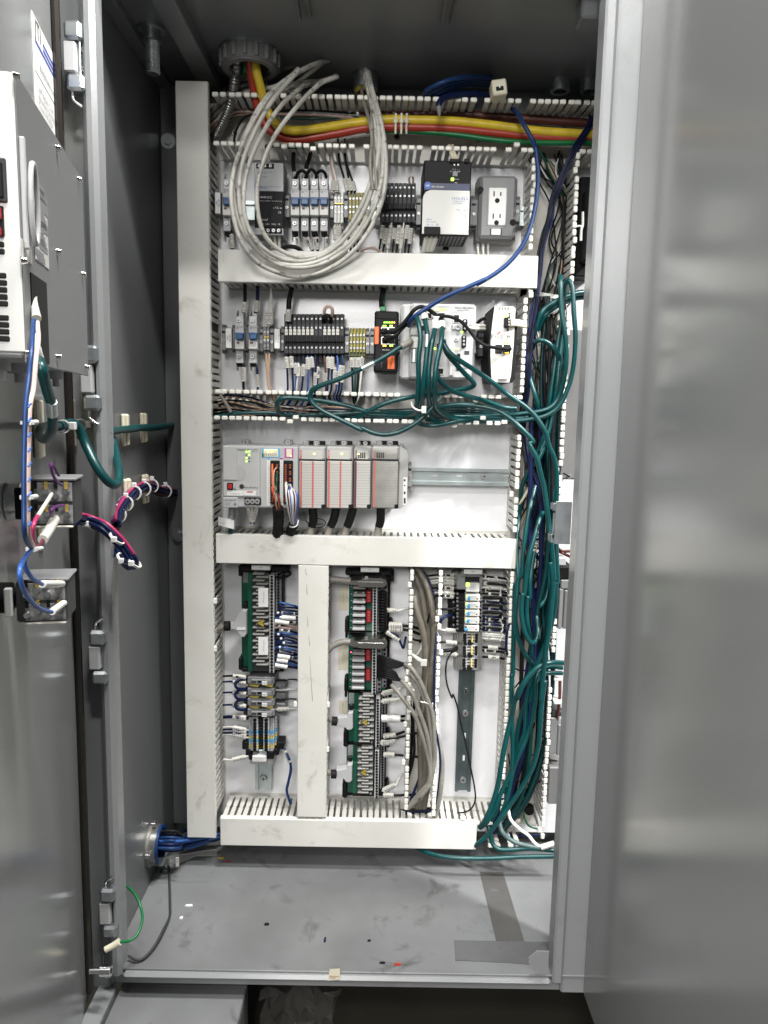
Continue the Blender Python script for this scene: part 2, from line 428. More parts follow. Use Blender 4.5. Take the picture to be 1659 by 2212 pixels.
# stickers and dark tape marks on the floor and sill
def floorpatch(name, win, P, h, m, parent, z=ZF):
    v = [atz(win, x, y, z) for x, y in P]; q = MB(); n = len(v)
    vs = [p + Vector((0, 0, h)) for p in v] + [p + Vector((0, 0, .0002)) for p in v]
    q.add(vs, [list(range(n))] + [(i, (i + 1) % n, n + (i + 1) % n, n + i) for i in range(n)]); return q.build(name, m, parent)
floorpatch('adhesive_strip', 'u', [(998, 360), (1112, 362), (1218, 705), (1078, 698)], .0008, 'tapemark', fl)
floorpatch('adhesive_strip', 'u', [(872, 697), (1335, 706), (1328, 822), (1120, 806), (878, 795)], .0012, 'palestrip', fl)
X0, X1, Z0, Z1 = rect('u', 252, 835, 314, 893, YF - .0085)
q = MB(); q.add([(X0, YF - .0088, Z0), (X1, YF - .0088, Z0 + .002), (X1 - .001, YF - .0088, Z1 + .001), (X0 + .003, YF - .0088, Z1)], [(0, 1, 2, 3)]); q.build('paper_sticker', 'cream', cab)
for x0_, x1_, y_ in ((258, 306, 872), (262, 290, 880)): pb('lettering', 'u', x0_, y_ - 2, x1_, y_ + 2, YF - .0091, YF - .0089, 'tan', cab, 0)
# scraps on the cabinet floor
for (win, x, y, sx, sy, m, lb) in (('t', 1042, 426, .011, .005, 'yellow', 'small yellow scrap of insulation on the grey cabinet floor'), ('t', 1086, 451, .011, .002, 'red', 'thin dark red sliver on the grey cabinet floor'),
        ('t', 808, 768, .014, .006, 'white', 'larger crumpled white scrap on the left of the cabinet floor'), ('t', 753, 857, .006, .007, 'white', 'small square white scrap on the left of the cabinet floor'), ('t', 1368, 903, .009, .006, 'black', 'round black plug lying on the grey cabinet floor'),
        ('u', 238, 692, .004, .012, 'navy', 'small blue scrap of wire on the cabinet floor'), ('u', 595, 813, .012, .005, 'redcable', 'brown and red scrap at the front sill of the cabinet'), ('u', 1068, 450, .016, .009, 'palestrip', 'grey peeled tab standing on the dark floor strip'),
        ('u', 520, 805, .01, .004, 'black', 'dark crumb at the front sill of the cabinet'), ('u', 455, 696, .006, .004, 'black', 'dark crumb in the middle of the cabinet floor')):
    p = atz(win, x, y, ZF + .001); q = MB(); q.prism([(-sx / 2, -sy / 3), (0, -sy / 2), (sx / 2, -sy / 4), (sx / 2.6, sy / 2), (-sx / 3, sy / 2.2)], 2, 0, .0025)
    o = q.build('floor_scrap', m); o.location = p; o.location.z = ZF + .0003; tag(o, lb, 'scrap', 'scraps on the cabinet floor')
# plate in front of the plinth, plastic film under the cabinet
p0 = atz('t', 285, 1338, -.935); p1 = atz('t', 1225, 1338, -.935)
q = MB(); q.box(-.405, p1.x, -1.0, -.334, -.945, -.935, .002); q.box(-.405, p1.x, -.334, -.32, -1.1, -.936, 0); q.box(p1.x - .004, p1.x, -1.0, -.334, -1.1, -.9455, 0)
tag(q.build('plinth', 'floorpaint'), 'flat grey plinth plate below the left part of the cabinet', 'plinth')
q = MB(); q.box(-.437, -.4075, -.9, -.345, -.96, -.925, .002)
tag(q.build('plinth_rail', 'greypaint'), 'narrow light grey rail along the left of the plinth plate', 'rail')
q = MB(); N = 16; M_ = 10; base = at('t', 1340, 1350, -.3); vs = []
for i in range(N + 1):
    for jx in range(M_ + 1):
        u_ = jx / M_; v_ = i / N
        vs.append((base.x + .13 * u_ - .045 * v_ * (u_ - .2) + random.uniform(-.006, .006), base.y + random.uniform(-.014, .014) - .05 * v_, base.z - .2 * v_ + random.uniform(-.003, .003)))
q.add(vs, [(i * (M_ + 1) + k, i * (M_ + 1) + k + 1, (i + 1) * (M_ + 1) + k + 1, (i + 1) * (M_ + 1) + k) for i in range(N) for k in range(M_)])
tag(q.build('plastic_bag', 'film'), 'crumpled clear plastic film hanging below the cabinet', 'plastic bag')
# right door: opened square to the front, outer face to the left
rd = MB(); XD = PX1 + .001
rd.box(XD, XD + .025, YF - .86, YF + .0015, zl0 - .018, .8, .004)
rd.build('door', 'doorpaint', cab, label='tall grey right door opened towards the viewer')
# ---- left door frame: u towards the free edge, n towards the inside
HX, HY = -.446, YF - .004; TH = math.radians(11.7)
du = Vector((math.sin(TH), -math.cos(TH), 0)); dn = Vector((math.cos(TH), math.sin(TH), 0))
DF = Matrix((( du.x, dn.x, 0, HX), (du.y, dn.y, 0, HY), (0, 0, 1, 0), (0, 0, 0, 1)))
def dpt(win, x, y, h):
    """door coordinates (u, h, z) of the pixel on the plane h inside of the door face"""
    d = ray(win, x, y); o = CAMPOS - Vector((HX, HY, 0)); t = (h - o.dot(dn)) / d.dot(dn); p = o + d * t
    return Vector((p.dot(du), h, p.z))
def dw(win, x, y, h): return DF @ dpt(win, x, y, h)
FRAME[0] = DF
zb = at('t', 235, 1320, YF).z
dr = MB(); dr.box(0.002, .72, -.03, 0, zl0 - .03, .8, .003)
door = dr.build('door', 'doorpaint', cab, label='grey left door standing open, inner face with devices')
q = MB(); q.box(.012, .03, 0.0003, .01, zl0 - .01, .78, .004); q.build('gasket', 'rubber', door)
FRAME[0] = None
# hinges on the front face beside the left gutter lip
for k, (win, x, y0, y1) in enumerate((('o', 575, 180, 720), ('q', 935, 1660, 2330), ('s', 1015, 150, 700), ('t', 230, 625, 975))):
    Y = YF - .006; zt = at(win, x, y0, Y).z; zb_ = at(win, x, y1, Y).z; xc = at(win, x, (y0 + y1) / 2, Y).x + .002; h = zt - zb_
    ho = MB().box(xc + .0035, xc + .0065, Y - .002, Y + .004, zb_ + .2 * h, zt - .2 * h, .0005).build('hinge', 'zinc', cab)
    MB().box(xc - .012, xc + .011, Y - .012, Y + .006, zt - .27 * h, zt, .004).build('knuckle', 'zinc', ho); MB().box(xc - .01, xc + .013, Y - .012, Y + .006, zb_, zb_ + .25 * h, .004).build('knuckle', 'zinc', ho)
    MB().box(xc - .014, xc + .003, Y - .01, Y + .004, zb_ + .27 * h, zt - .29 * h, .002).build('hinge_leaf', 'lightgrey', ho)
    MB().box(xc + .0035, xc + .012, Y + .004, Y + .012, zb_ + .25 * h, zt - .27 * h, .001).build('hinge_plate', 'chrome', ho)
    q = MB()
    if k < 2: q.tube([(xc - .004, Y - .004, zb_ + .004), (xc - .004, Y - .004, zb_ - .008), (xc + .001, Y - .006, zb_ - .014), (xc + .009, Y - .006, zb_ - .019)], .0022, 8)
    else: q.tube([(xc - .004, Y - .004, zt - .004), (xc - .004, Y - .004, zt + .008), (xc + .001, Y - .006, zt + .014), (xc + .009, Y - .006, zt + .019)], .0022, 8)
    q.build('hinge_pin', 'chrome', ho)
    for f_ in (.36, .64):
        inst('screw', SCREW, (xc + .009, Y + .003, zb_ + f_ * h), ho, sc=.0035)
# ================================================================ BACK PANEL
xa = at('F', 452, 900, 0).x
q = MB(); q.box(xa - .03, .75, .0, .003, at('F', 700, 1790, 0).z, at('F', 700, 240, 0).z, .0005)
tag(q.build('back_panel', 'whitepanel'), 'glossy white mounting panel behind all wiring and devices', 'panel')
# ================================================================ WIRE DUCTS
DD = -.095; PITCH = .0127
def finger(ax):
    q = MB(); w = .0041; t = .0009
    pr = [(-w, -.014), (w, -.014), (w, -.046), (w - .0011, -.049), (w - .0011, -.052), (w, -.055), (w, DD + .009), (w - .001, DD + .006), (w - .001, DD + .004), (-w + .001, DD + .004), (-w + .001, DD + .006), (-w, DD + .009), (-w, -.055), (-w + .0011, -.052), (-w + .0011, -.049), (-w, -.046)]
    if ax == 0: q.prism(pr, 2, -t, t); q.box(-w - .0011, w + .0011, DD, DD + .006, -.0036, .0036, .0014, 1)
    else:
        q.prism([(y, u) for u, y in pr], 0, -t, t); q.box(-.0036, .0036, DD, DD + .006, -w - .0011, w + .0011, .0014, 1)
    return q.mesh('finger', ['ductgrey', 'tip'])
FNG = [finger(0), finger(1)]
def duct_wall(parent, ax, fix, a, b_, skip=.03, gaps=(), bend=.06):
    """a row of slotted fingers: ax 0 along X at height fix, ax 1 along Z at x = fix"""
    if a > b_: a, b_ = b_, a
    n = max(1, int((b_ - a) / PITCH)); q = MB()
    if ax == 0: q.box(a, b_, -.014, 0, fix - .0009, fix + .0009)
    else: q.box(fix - .0009, fix + .0009, -.014, 0, a, b_)
    q.build('wall_strip', 'ductgrey', parent)
    for i in range(n):
        c = a + PITCH * (i + .5)
        if any(g0 < c < g1 for g0, g1 in gaps) or random.random() < skip: continue
        rot = [0, 0, 0]
        if random.random() < bend: rot[0 if ax == 0 else 2] = random.uniform(-.1, .1)
        rot[2 if ax == 0 else 0] += random.uniform(-.015, .015)
        inst('finger', FNG[ax], (c, 0, fix) if ax == 0 else (fix, 0, c), parent, rot)
def duct(label, base, group=None):
    return thing('wire_duct', label, 'wire duct', base, group)
def cover(parent, X0, X1, Z0, Z1, m='cover'):
    q = MB(); q.box(X0, X1, DD - .003, DD - .0005, Z0, Z1, .001)
    if X1 - X0 > Z1 - Z0: q.box(X0, X1, DD - .0005, DD + .009, Z0, Z0 + .0015); q.box(X0, X1, DD - .0005, DD + .009, Z1 - .0015, Z1)
    else: q.box(X0, X0 + .0015, DD - .0005, DD + .009, Z0, Z1); q.box(X1 - .0015, X1, DD - .0005, DD + .009, Z0, Z1)
    q.build('cover', m, parent)
def base(parent, X0, X1, Z0, Z1, m='ductbase', slots=None):
    MB().box(X0, X1, -.0035, -.0005, Z0, Z1).build('base', m, parent)
def fx(win, x, y, Y=DD): return at(win, x, y, Y).x
def fz(win, x, y, Y=DD): return at(win, x, y, Y).z
# A: left vertical, covered
X0 = (fx('F', 376, 175) + fx('F', 408, 1808)) / 2; X1 = (fx('F', 447, 178) + fx('F', 469, 1808)) / 2
Z1 = fz('F', 410, 176); Z0 = fz('F', 440, 1808)
A = duct('tall vertical duct with long dirty cream cover along the left side', (X0, 0, Z0))
cover(A, X0, X1, Z0, Z1); base(A, X0, X1, Z0, Z1)
MB().box(X0 + .002, X0 + .004, DD, 0, Z0, Z1).build('wall_strip', 'ductgrey', A)
AX1 = X1; duct_wall(A, 1, X1 - .003, fz('F', 460, 1770), fz('F', 455, 300), .02)
# B: top horizontal, open
zt = fz('F', 900, 212); zl = fz('F', 900, 318)
zl_b = zl; B_ = duct('wide open duct across the top holding the yellow and red power cables', (.05, 0, zl))
base(B_, AX1, .7, zl, zt); duct_wall(B_, 0, zt, AX1 + .006, .7, .05); 
xg0, xg1 = fx('F', 1158, 322), fx('F', 1250, 325)
duct_wall(B_, 0, zl, AX1 + .006, xg0, .04, gaps=[(fx('a', 340, 130), fx('a', 560, 130))]); duct_wall(B_, 0, zl, xg1, .7, .02)
tx('RATING   50° C', 'm', 895, 952, -.0042, 13, 'ink', B_); tx('IN USA', 'm', 352, 944, -.0042, 12, 'ink', B_)
for (x, y) in ((1030, 935), (1160, 932), (1433, 1054)): pb('slot', 'm', x - 20, y - 9, x + 20, y + 9, -.0045, -.0035, 'white', B_, .0004)
for (win, x, y) in (('m', 385, 1026), ('m', 1640, 1056), ('n', 204, 988), ('n', 787, 1008)): screw(win, x, y, -.0045, .0062, B_)
for (x, y) in ((606, 1000), (1190, 908), (20, 985)): pb('slot', 'n', x - 20, y - 9, x + 20, y + 9, -.0045, -.0035, 'white', B_, .0004)
# C: below the first row, covered
X0, X1, Z0, Z1 = rect('F', 471.5, 546, 1161, 616, DD)
Cc = duct('wide covered duct under the top device row, below the white coil', (X0, 0, Z0))
cover(Cc, X0, X1, Z0, Z1); base(Cc, X0, X1, Z0, Z1); duct_wall(Cc, 0, Z0 + .004, X0, X1 - .02, .01)
MB().box(X0, X1, DD, 0, Z1 - .004, Z1 - .002).build('wall_strip', 'ductgrey', Cc); ZC1, ZC0 = Z1, Z0
# D: middle, open
zt = fz('F', 800, 852); zl = fz('F', 800, 909); xr = fx('F', 1135, 880)
Dd = duct('open duct between second device row and controller, full of teal cables', (0, 0, zl))
base(Dd, AX1, xr, zl, zt); duct_wall(Dd, 0, zt, AX1 + .004, xr, .03, gaps=[(fx('d', 330, 880), fx('d', 640, 880))]); duct_wall(Dd, 0, zl, AX1 + .004, fx('d', 1160, 1110), .03)
tx('TEMPERATURE  RATING', 'd', 330, 908, -.0042, 12, 'greytext', Dd); ZD1, ZD0 = zt, zl
screw('c', 268, 1237, -.0042, .009, Dd)
# E: under the controller, covered
X0, X1, Z0, Z1 = rect('F', 467, 1159, 1114.5, 1222, DD)
Ee = duct('covered duct right below the modular controller', (X0, 0, Z0))
cover(Ee, X0, X1, Z0, Z1); base(Ee, X0, X1, Z0, Z1); duct_wall(Ee, 0, Z1 - .004, X0, X1 - .006, .02)
MB().box(X0, X1, DD, 0, Z0 + .002, Z0 + .004).build('wall_strip', 'ductgrey', Ee); ZE0, ZE1, XE1 = Z0, Z1, X1
# F: short vertical, covered
X0 = (fx('F', 648, 1222) + fx('F', 639, 1763)) / 2; X1 = (fx('F', 713, 1222) + fx('F', 701.5, 1764)) / 2; Z0 = fz('F', 670, 1763.5)
Ff = duct('scratched white covered vertical duct between the left and middle boards', (X0, 0, Z0))
cover(Ff, X0, X1, Z0, ZE0 - .001); base(Ff, X0, X1, Z0, ZE0)
duct_wall(Ff, 1, X1 - .003, Z0, ZE0, .02); duct_wall(Ff, 1, X0 + .003, Z0, ZE0, .02)
for (x0, y0, x1, y1) in ((1300, 210, 1318, 300), (1318, 420, 1326, 560), (1330, 860, 1336, 1000), (1345, 1120, 1362, 1250), (1362, 1400, 1398, 2000)):
    p0 = at('g', x0, y0, DD - .0032); p1 = at('g', x1, y1, DD - .0032); w = Vector((.0006, 0, 0)); q = MB()
    q.quad(p0 - w * .5, p0 + w * .3, p1 + w, p1 - w); q.build('scuff', 'midgrey', Ff)
# G: double finger wall carrying the brown cables
xg0 = (fx('F', 887, 1235) + fx('F', 880, 1760)) / 2; xg1 = (fx('F', 948, 1235) + fx('F', 941, 1760)) / 2
zb1 = fz('F', 900, 1765)
Gg = duct('open vertical duct carrying brown sheathed cables beside the middle boards', (xg0, 0, zb1))
base(Gg, xg0, xg1, zb1, ZE0); duct_wall(Gg, 1, xg0, zb1, ZE0, .04, bend=.25); duct_wall(Gg, 1, xg1, zb1, ZE0, .04, bend=.2)
# I: bottom, covered
X0, X1, Z0, Z1 = rect('F', 476.5, 1770.5, 1029, 1829, DD)
Ii = duct('stained covered duct along the bottom edge of the panel', (X0, 0, Z0))
cover(Ii, X0, X1, Z0, Z1); xe = fx('F', 1080, 1768)
base(Ii, X0, xe, Z0, Z1); duct_wall(Ii, 0, Z1 - .003, X0, xe, .02); MB().box(X0, X1, DD, 0, Z0 + .002, Z0 + .004).build('wall_strip', 'ductgrey', Ii)
ZI0, ZI1 = Z0, Z1
duct_wall(Ii, 0, Z0 + .006, xe - .02, xe + .05, .1)
# H: right vertical, open
H = duct('tall open duct on the right stuffed with teal cables and blue wires', (.3, 0, ZI0))
def seg(win, xa_, ya, xb_, yb, **k):
    x = (fx(win, xa_, ya) + fx(win, xb_, yb)) / 2; duct_wall(H, 1, x, fz(win, xb_, yb), fz(win, xa_, ya), **k); return x
xh0 = seg('F', 1154, 325, 1147, 540, skip=.02); seg('F', 1136, 625, 1128, 851, skip=.02); seg('F', 1125, 925, 1110, 1150, skip=.02, bend=.15); seg('F', 1109, 1228, 1083, 1768, skip=.03, bend=.12)
xh1 = seg('F', 1249, 325, 1236, 610, skip=.01); seg('F', 1229, 665, 1208, 1085, skip=.01); seg('F', 1199, 1330, 1196, 1410, skip=.02); seg('F', 1191, 1472, 1171, 1815, skip=.01)
hb = fx('F', 1165, 700, 0); base(H, fx('F', 1120, 700, 0), fx('F', 1215, 700, 0), ZI0, zl_b)
for (x, y, w, h) in ((545, 483, 36, 14), (535, 695, 12, 38), (350, 1040, 13, 36), (334, 1385, 13, 38), (503, 1385, 12, 36)): pb('slot', 'x2', x - w / 2, y - h / 2, x + w / 2, y + h / 2, -.0045, -.0035, 'white', H, .0004)
screw('x2', 366, 690, -.0045, .0065, H); screw('x2', 600, 130, -.0045, .007, B_)
# ---------------------------------------------------------------- DIN rails
def rail(label, X0, X1, Z0, Z1, vert=False, m='railzinc', holes=()):
    """top-hat rail: raised web with two brims"""
    t = thing('din_rail', label, 'mounting rail', ((X0 + X1) / 2, 0, Z0)); q = MB(); h = -.02
    if not vert:
        w = (Z1 - Z0); q.box(X0, X1, h, h + .0012, Z0 + .16 * w, Z1 - .16 * w); q.box(X0, X1, h - .006, h - .0045, Z0, Z0 + .2 * w); q.box(X0, X1, h - .006, h - .0045, Z1 - .2 * w, Z1)
        q.box(X0, X1, h - .0045, h, Z0 + .17 * w, Z0 + .2 * w); q.box(X0, X1, h - .0045, h, Z1 - .2 * w, Z1 - .17 * w); q.box(X0, X1, h + .0012, 0, Z0 + .3 * w, Z1 - .3 * w)
    else:
        w = (X1 - X0); q.box(X0 + .16 * w, X1 - .16 * w, h, h + .0012, Z0, Z1); q.box(X0, X0 + .2 * w, h - .006, h - .0045, Z0, Z1); q.box(X1 - .2 * w, X1, h - .006, h - .0045, Z0, Z1)
        q.box(X0 + .17 * w, X0 + .2 * w, h - .0045, h, Z0, Z1); q.box(X1 - .2 * w, X1 - .17 * w, h - .0045, h, Z0, Z1); q.box(X0 + .3 * w, X1 - .3 * w, h + .0012, 0, Z0, Z1)
    q.build('rail', m, t); return t
ry0, ry1 = fz('a', 400, 780, -.026), fz('a', 400, 560, -.026)
r1 = rail('mounting rail behind the top row of breakers', fx('a', 140, 650, -.026), fx('b', 1135, 570, -.026), fz('b', 700, 668, -.026), fz('b', 700, 535, -.026))
r2 = rail('mounting rail behind the second device row', fx('c', 180, 650, -.026), fx('d', 1180, 600, -.026), fz('c', 900, 735, -.026), fz('c', 900, 600, -.026))
X0, X1, Z0, Z1 = rect('f', 60, 520, 1010, 668, -.026)
r3 = rail('bare zinc mounting rail right of the modular controller', fx('e', 150, 600, -.026), X1, Z0, Z1)
for x in (360, 575, 985): pb('slot', 'f', x - 26, 572, x + 26, 598, -.0206, -.0195, 'lightgrey', r3, .0004)
screw('f', 790, 592, -.0205, .007, r3)
tx('Allen-Bradley', 'f', 700, 557, -.0205, 9, 'ink', r3)
X0, X1, Z0, Z1 = rect('h', 527, 1190, 715, 1480, -.026)
r4 = rail('short zinc rail end below the blue and yellow terminals', X0, X1, fz('h', 620, 1482, -.026), fz('g', 700, 300, -.026), True)
screw('h', 625, 1343, -.0205, .0085, r4, SCREWD)
X0, X1, Z0, Z1 = rect('l', 338, 100, 502, 1350, -.026)
mat('raildark', (.16, .2, .21), .32, metal=.7, noise=(.11, .14, .15), nscale=30)
r5 = rail('dark long vertical mounting rail below the pale terminals on the right', X0, X1, Z0, fz('k', 500, 200, -.026), True, 'raildark')
for (win, x, y) in (('k', 453, 1490), ('l', 432, 312), ('l', 421, 775), ('l', 409, 1005)): pb('slot', win, x - 11, y - 27, x + 11, y + 27, -.0206, -.0195, 'white', r5, .0004)
for y, x in ((540, 425), (1225, 400)): screw('l', x, y, -.0205, .0075, r5)
X0, X1, Z0, Z1 = rect('i', 480, 240, 760, 1700, -.026)
r6 = rail('vertical rail hidden behind the four middle interface boards', X0 + .01, X1, fz('j', 560, 1540, -.026), Z1, True)
# ================================================================ TOP ROW DEVICES
def breaker(win, x0, x1, y0, y1, label, group, Y=-.07):
    H_ = y1 - y0; f = lambda q: y0 + q * H_; w = x1 - x0
    t = dev('circuit_breaker', label, 'circuit breaker', win, x0, y0, x1, y1, Y, group)
    pb('terminal_housing', win, x0 + .1 * w, f(.113), x1 - .08 * w, f(.275), Y + .012, -.03, 'lightgrey', t)
    pb('terminal_housing', win, x0 + .1 * w, f(.655), x1 - .08 * w, f(.88), Y + .012, -.03, 'lightgrey', t)
    pb('body', win, x0, f(.27), x1, f(.655), Y, -.024, 'lightgrey', t, .0012)
    for (a, b_) in ((0, .12), (.875, 1)):
        for (c, d_) in ((.08, .17), (.82, .92)):
            X0, X1, Z0, Z1 = rect(win, x0 + c * w, f(a), x0 + d_ * w, f(b_), Y + .014)
            zz = (Z0, Z1) if a == 0 else (Z1, Z0)
            MB().prism([(Y + .014, zz[0]), (-.034, zz[0]), (-.034, zz[1]), (Y + .028, zz[1])], 0, X0, X1).build('barrier', 'lightgrey', t)
    pb('wire_entry', win, x0 + .22 * w, f(.885), x1 - .22 * w, f(.935), Y + .02, -.03, 'blackrough', t)
    pb('toggle', win, x0 + .06 * w, f(.4), x1 - .1 * w, f(.492), Y - .011, Y, 'breakerblue', t, .0015)
    pb('toggle_collar', win, x0 + .02 * w, f(.38), x1 - .04 * w, f(.415), Y - .006, Y, 'breakerblue', t)
    pb('face_plate', win, x0 + .04 * w, f(.505), x1 - .04 * w, f(.643), Y - .001, Y, 'offwhite', t, .0003)
    pb('trip_flag', win, x0 + .2 * w, f(.532), x0 + .5 * w, f(.562), Y - .0016, Y - .0008, 'maroon', t, 0)
    p = at(win, x0 + .27 * w, f(.305), Y); MB().cyl(p, p - Vector((0, .0004, 0)), .0022, 12).build('emblem', 'greytext', t)
    tx('1489-M', win, x0 + .72 * w, f(.3), Y - .0005, 11, 'greytext', t)
    for q_ in (.182, .77): screw(win, x0 + .47 * w, f(q_), Y + .0115, .0046, t)
    return t
def clamp(win, x0, y0, x1, y1, Y, label, m='midgrey', holes=True):
    t = dev('end_clamp', label, 'rail clamp', win, x0, y0, x1, y1, Y); h = y1 - y0; w = x1 - x0
    pb('body', win, x0, y0 + .12 * h, x1, y1 - .12 * h, Y, -.02, m, t)
    pb('foot', win, x0 + .1 * w, y0, x1 - .1 * w, y1, Y + .018, -.02, m, t)
    for k in range(4):
        pb('rib', win, x0, y0 + (.02 + .03 * k) * h, x1, y0 + (.035 + .03 * k) * h, Y + .012, -.02, m, t, 0); pb('rib', win, x0, y1 - (.035 + .03 * k) * h, x1, y1 - (.02 + .03 * k) * h, Y + .012, -.02, m, t, 0)
    if holes:
        screw(win, (x0 + x1) / 2, y0 + .55 * h, Y, .0034, t); inst('hole', HOLE, at(win, x0 + .35 * w, y0 + .27 * h, Y + .0008), t, sc=.0022); inst('hole', HOLE, at(win, x0 + .65 * w, y0 + .27 * h, Y + .0008), t, sc=.0022)
    return t
def plate_label(win, x0, y0, x1, y1, Y, texts, label, rot=90):
    t = dev('label_holder', label, 'label', win, x0, y0, x1, y1, Y)
    pb('holder', win, x0 - 2, y0 - 8, x1 + 6, y1 + 8, Y, -.03, 'midgrey', t)
    pb('plate', win, x0, y0, x1, y1, Y - .0012, Y, 'white', t, .0004)
    n = len(texts)
    for k, s_ in enumerate(texts): tx(s_, win, x0 + (x1 - x0) * ((k + .7) / (n + .4)), (y0 + y1) / 2, Y - .0016, 13, 'ink', t, rot)
    return t
def ground_term(win, x0, x1, y0, y1, Y, label, group, scr):
    t = dev('ground_terminal', label, 'terminal block', win, x0, y0, x1, y1, Y, group); w = x1 - x0
    pb('body', win, x0, y0, x1, y1, Y + .008, -.02, 'termyellow' if False else 'mustard', t, .0006)
    pb('face', win, x0 + .04 * w, y0 + .14 * (y1 - y0), x1 - .04 * w, y1 - .14 * (y1 - y0), Y, -.02, 'mustard', t, .0006)
    pb('green_stripe', win, x0 + .08 * w, y0, x0 + .4 * w, y1, Y - .0006, -.02, 'darkgreen', t, 0)
    for y in scr: screw(win, x0 + .55 * w, y, Y - .0006, .0027, t)
    return t
def rail_term(win, x0, x1, y0, y1, Y, label, group, scr, m='termgrey', marks=()):
    t = dev('terminal_block', label, 'terminal block', win, x0, y0, x1, y1, Y, group); w = x1 - x0; h = y1 - y0
    pb('body', win, x0, y0, x1 - .06 * w, y1, Y + .014, -.02, m, t, .0006)
    pb('face', win, x0, y0 + .13 * h, x1 - .06 * w, y1 - .13 * h, Y, -.02, m, t, .0006)
    for y in scr: screw(win, (x0 + x1) / 2, y, Y, .0025, t)
    for (a, b_, mm) in marks: pb('marker_tag', win, x0 + .1 * w, a, x1 - .15 * w, b_, Y - .001, Y, mm, t, 0)
    return t
def fuse_term(win, x0, x1, L, Y, label, group, tagm=None):
    """L: y of back top, lever top, mid, lower top, lower end"""
    t = dev('fuse_terminal', label, 'fuse terminal', win, x0, L[0], x1, L[4], Y, group); w = x1 - x0; e = x1 - .05 * w
    pb('rear_body', win, x0, L[0], e, L[4], Y + .028, -.02, 'darkgrey', t)
    pb('lever', win, x0, L[1], e, L[2], Y, -.02, 'darkgrey', t, .001)
    pb('lower_body', win, x0, L[2] + 1, e, L[3], Y + .008, -.02, 'darkgrey', t, .0008)
    pb('window', win, x0 + .18 * w, L[2] - .34 * (L[2] - L[1]), e - .14 * w, L[2] - .04 * (L[2] - L[1]), Y - .0006, Y, 'black', t, 0)
    for y, YY in ((L[0] + .5 * (L[1] - L[0]), Y + .0275), (L[2] + .5 * (L[3] - L[2]), Y + .0075), (L[1] + .22 * (L[2] - L[1]), Y - .0002)): screw(win, (x0 + e) / 2, y, YY, .0025, t)
    inst('hole', HOLE, at(win, (x0 + e) / 2, L[2] + .2 * (L[3] - L[2]), Y + .0082), t, sc=.0023)
    if tagm:
        a = L[1] + .3 * (L[2] - L[1]); o = pb('fuse_tag', win, x0 + .12 * w, a, e - .1 * w, a + .32 * (L[2] - L[1]), Y - .0012, Y, 'marker', t, .0002)
        tx('>20>', win, (x0 + e) / 2, a + .16 * (L[2] - L[1]), Y - .0016, 12, 'ink', t)
    return t
plate_label('a', 103, 535, 148, 712, -.058, ['TBP1', 'CB1-CB6'], 'white vertical label plate at the left end of the top rail')
breaker('a', 165, 240, 355, 930, 'single breaker with blue toggle behind the white coil, left end of the top rail', 'small circuit breakers')
clamp('a', 262, 500, 330, 800, -.055, 'grey rail clamp behind the white coil left of the black and grey filter')
# dc filter module
t = dev('dc_filter', 'filter module with grey top half and black lower half behind the white coil', 'filter module', 'a', 435, 280, 680, 895, -.078)
pb('body', 'a', 436, 282, 681, 893, -.074, -.02, 'midgrey', t, .0015)
pb('line_panel', 'a', 437, 283, 681, 525, -.0785, -.074, 'lightgrey', t)
pb('load_panel', 'a', 437, 527, 681, 833, -.0785, -.074, 'black', t)
pb('load_terminals', 'a', 437, 835, 681, 893, -.0775, -.073, 'lightgrey', t)
pb('terminal_strip', 'a', 450, 290, 600, 333, -.0795, -.077, 'black', t, .0003); pb('terminal_strip', 'a', 500, 838, 668, 880, -.0795, -.0765, 'black', t, .0003)
for x in (478, 524, 571): screw('a', x, 312, -.0795, .0033, t)
for x in (552, 597, 641): screw('a', x, 857, -.0795, .0036, t)
tx('Line', 'a', 524, 402, -.0788, 19, 'bluetext', t); tx('Allen-Bradley', 'a', 488, 495, -.0788, 16, 'bluetext', t); tx('4983-DC', 'a', 535, 577, -.0788, 20, 'whitetext', t)
tx('L/L1', 'a', 478, 365, -.0788, 13, 'bluetext', t); tx('N/L2', 'a', 530, 368, -.0788, 13, 'bluetext', t); tx('PE', 'a', 572, 365, -.0788, 13, 'bluetext', t)
tx('Filtering - ISLATROL - Active Technology', 'a', 577, 607, -.0788, 8, 'whitetext', t); tx('c UL us', 'a', 632, 665, -.0788, 18, 'whitetext', t); tx('CE', 'a', 648, 705, -.0788, 18, 'whitetext', t)
tx('Load', 'a', 522, 764, -.0788, 19, 'whitetext', t); tx('NO   L/L1   N/L2   PE', 'a', 570, 803, -.0788, 14, 'whitetext', t)
pb('blue_line', 'a', 440, 485, 662, 488, -.0788, -.078, 'bluetext', t, 0)
clamp('a', 686, 530, 734, 772, -.05, 'grey rail clamp between the black filter and the four breakers')
for k, x in enumerate((740, 822, 903, 984)): breaker('a', x, x + 77, 355, 930, ORD[k] + ' from the left of the four breakers side by side on the top rail', 'small circuit breakers')
clamp('a', 1072, 532, 1106, 775, -.05, 'grey rail clamp between the four breakers and the white terminals')
for k in range(3): rail_term('a', 1108 + 27 * k, 1134 + 27 * k, 530, 830, -.052, ORD[k] + ' from the left of the three white jumpered terminals on the top rail', 'white terminals on the top rail', (583, 655, 703), 'offwhite')
t = dev('jumper_bar', 'orange jumper bar across the three white terminals', 'jumper', 'a', 1108, 620, 1190, 636, -.054); pb('bar', 'a', 1108, 621, 1190, 635, -.0565, -.0525, 'orange' if False else 'brass', t)
clamp('a', 1190, 532, 1226, 775, -.05, 'grey rail clamp between the white and the top green and yellow terminals')
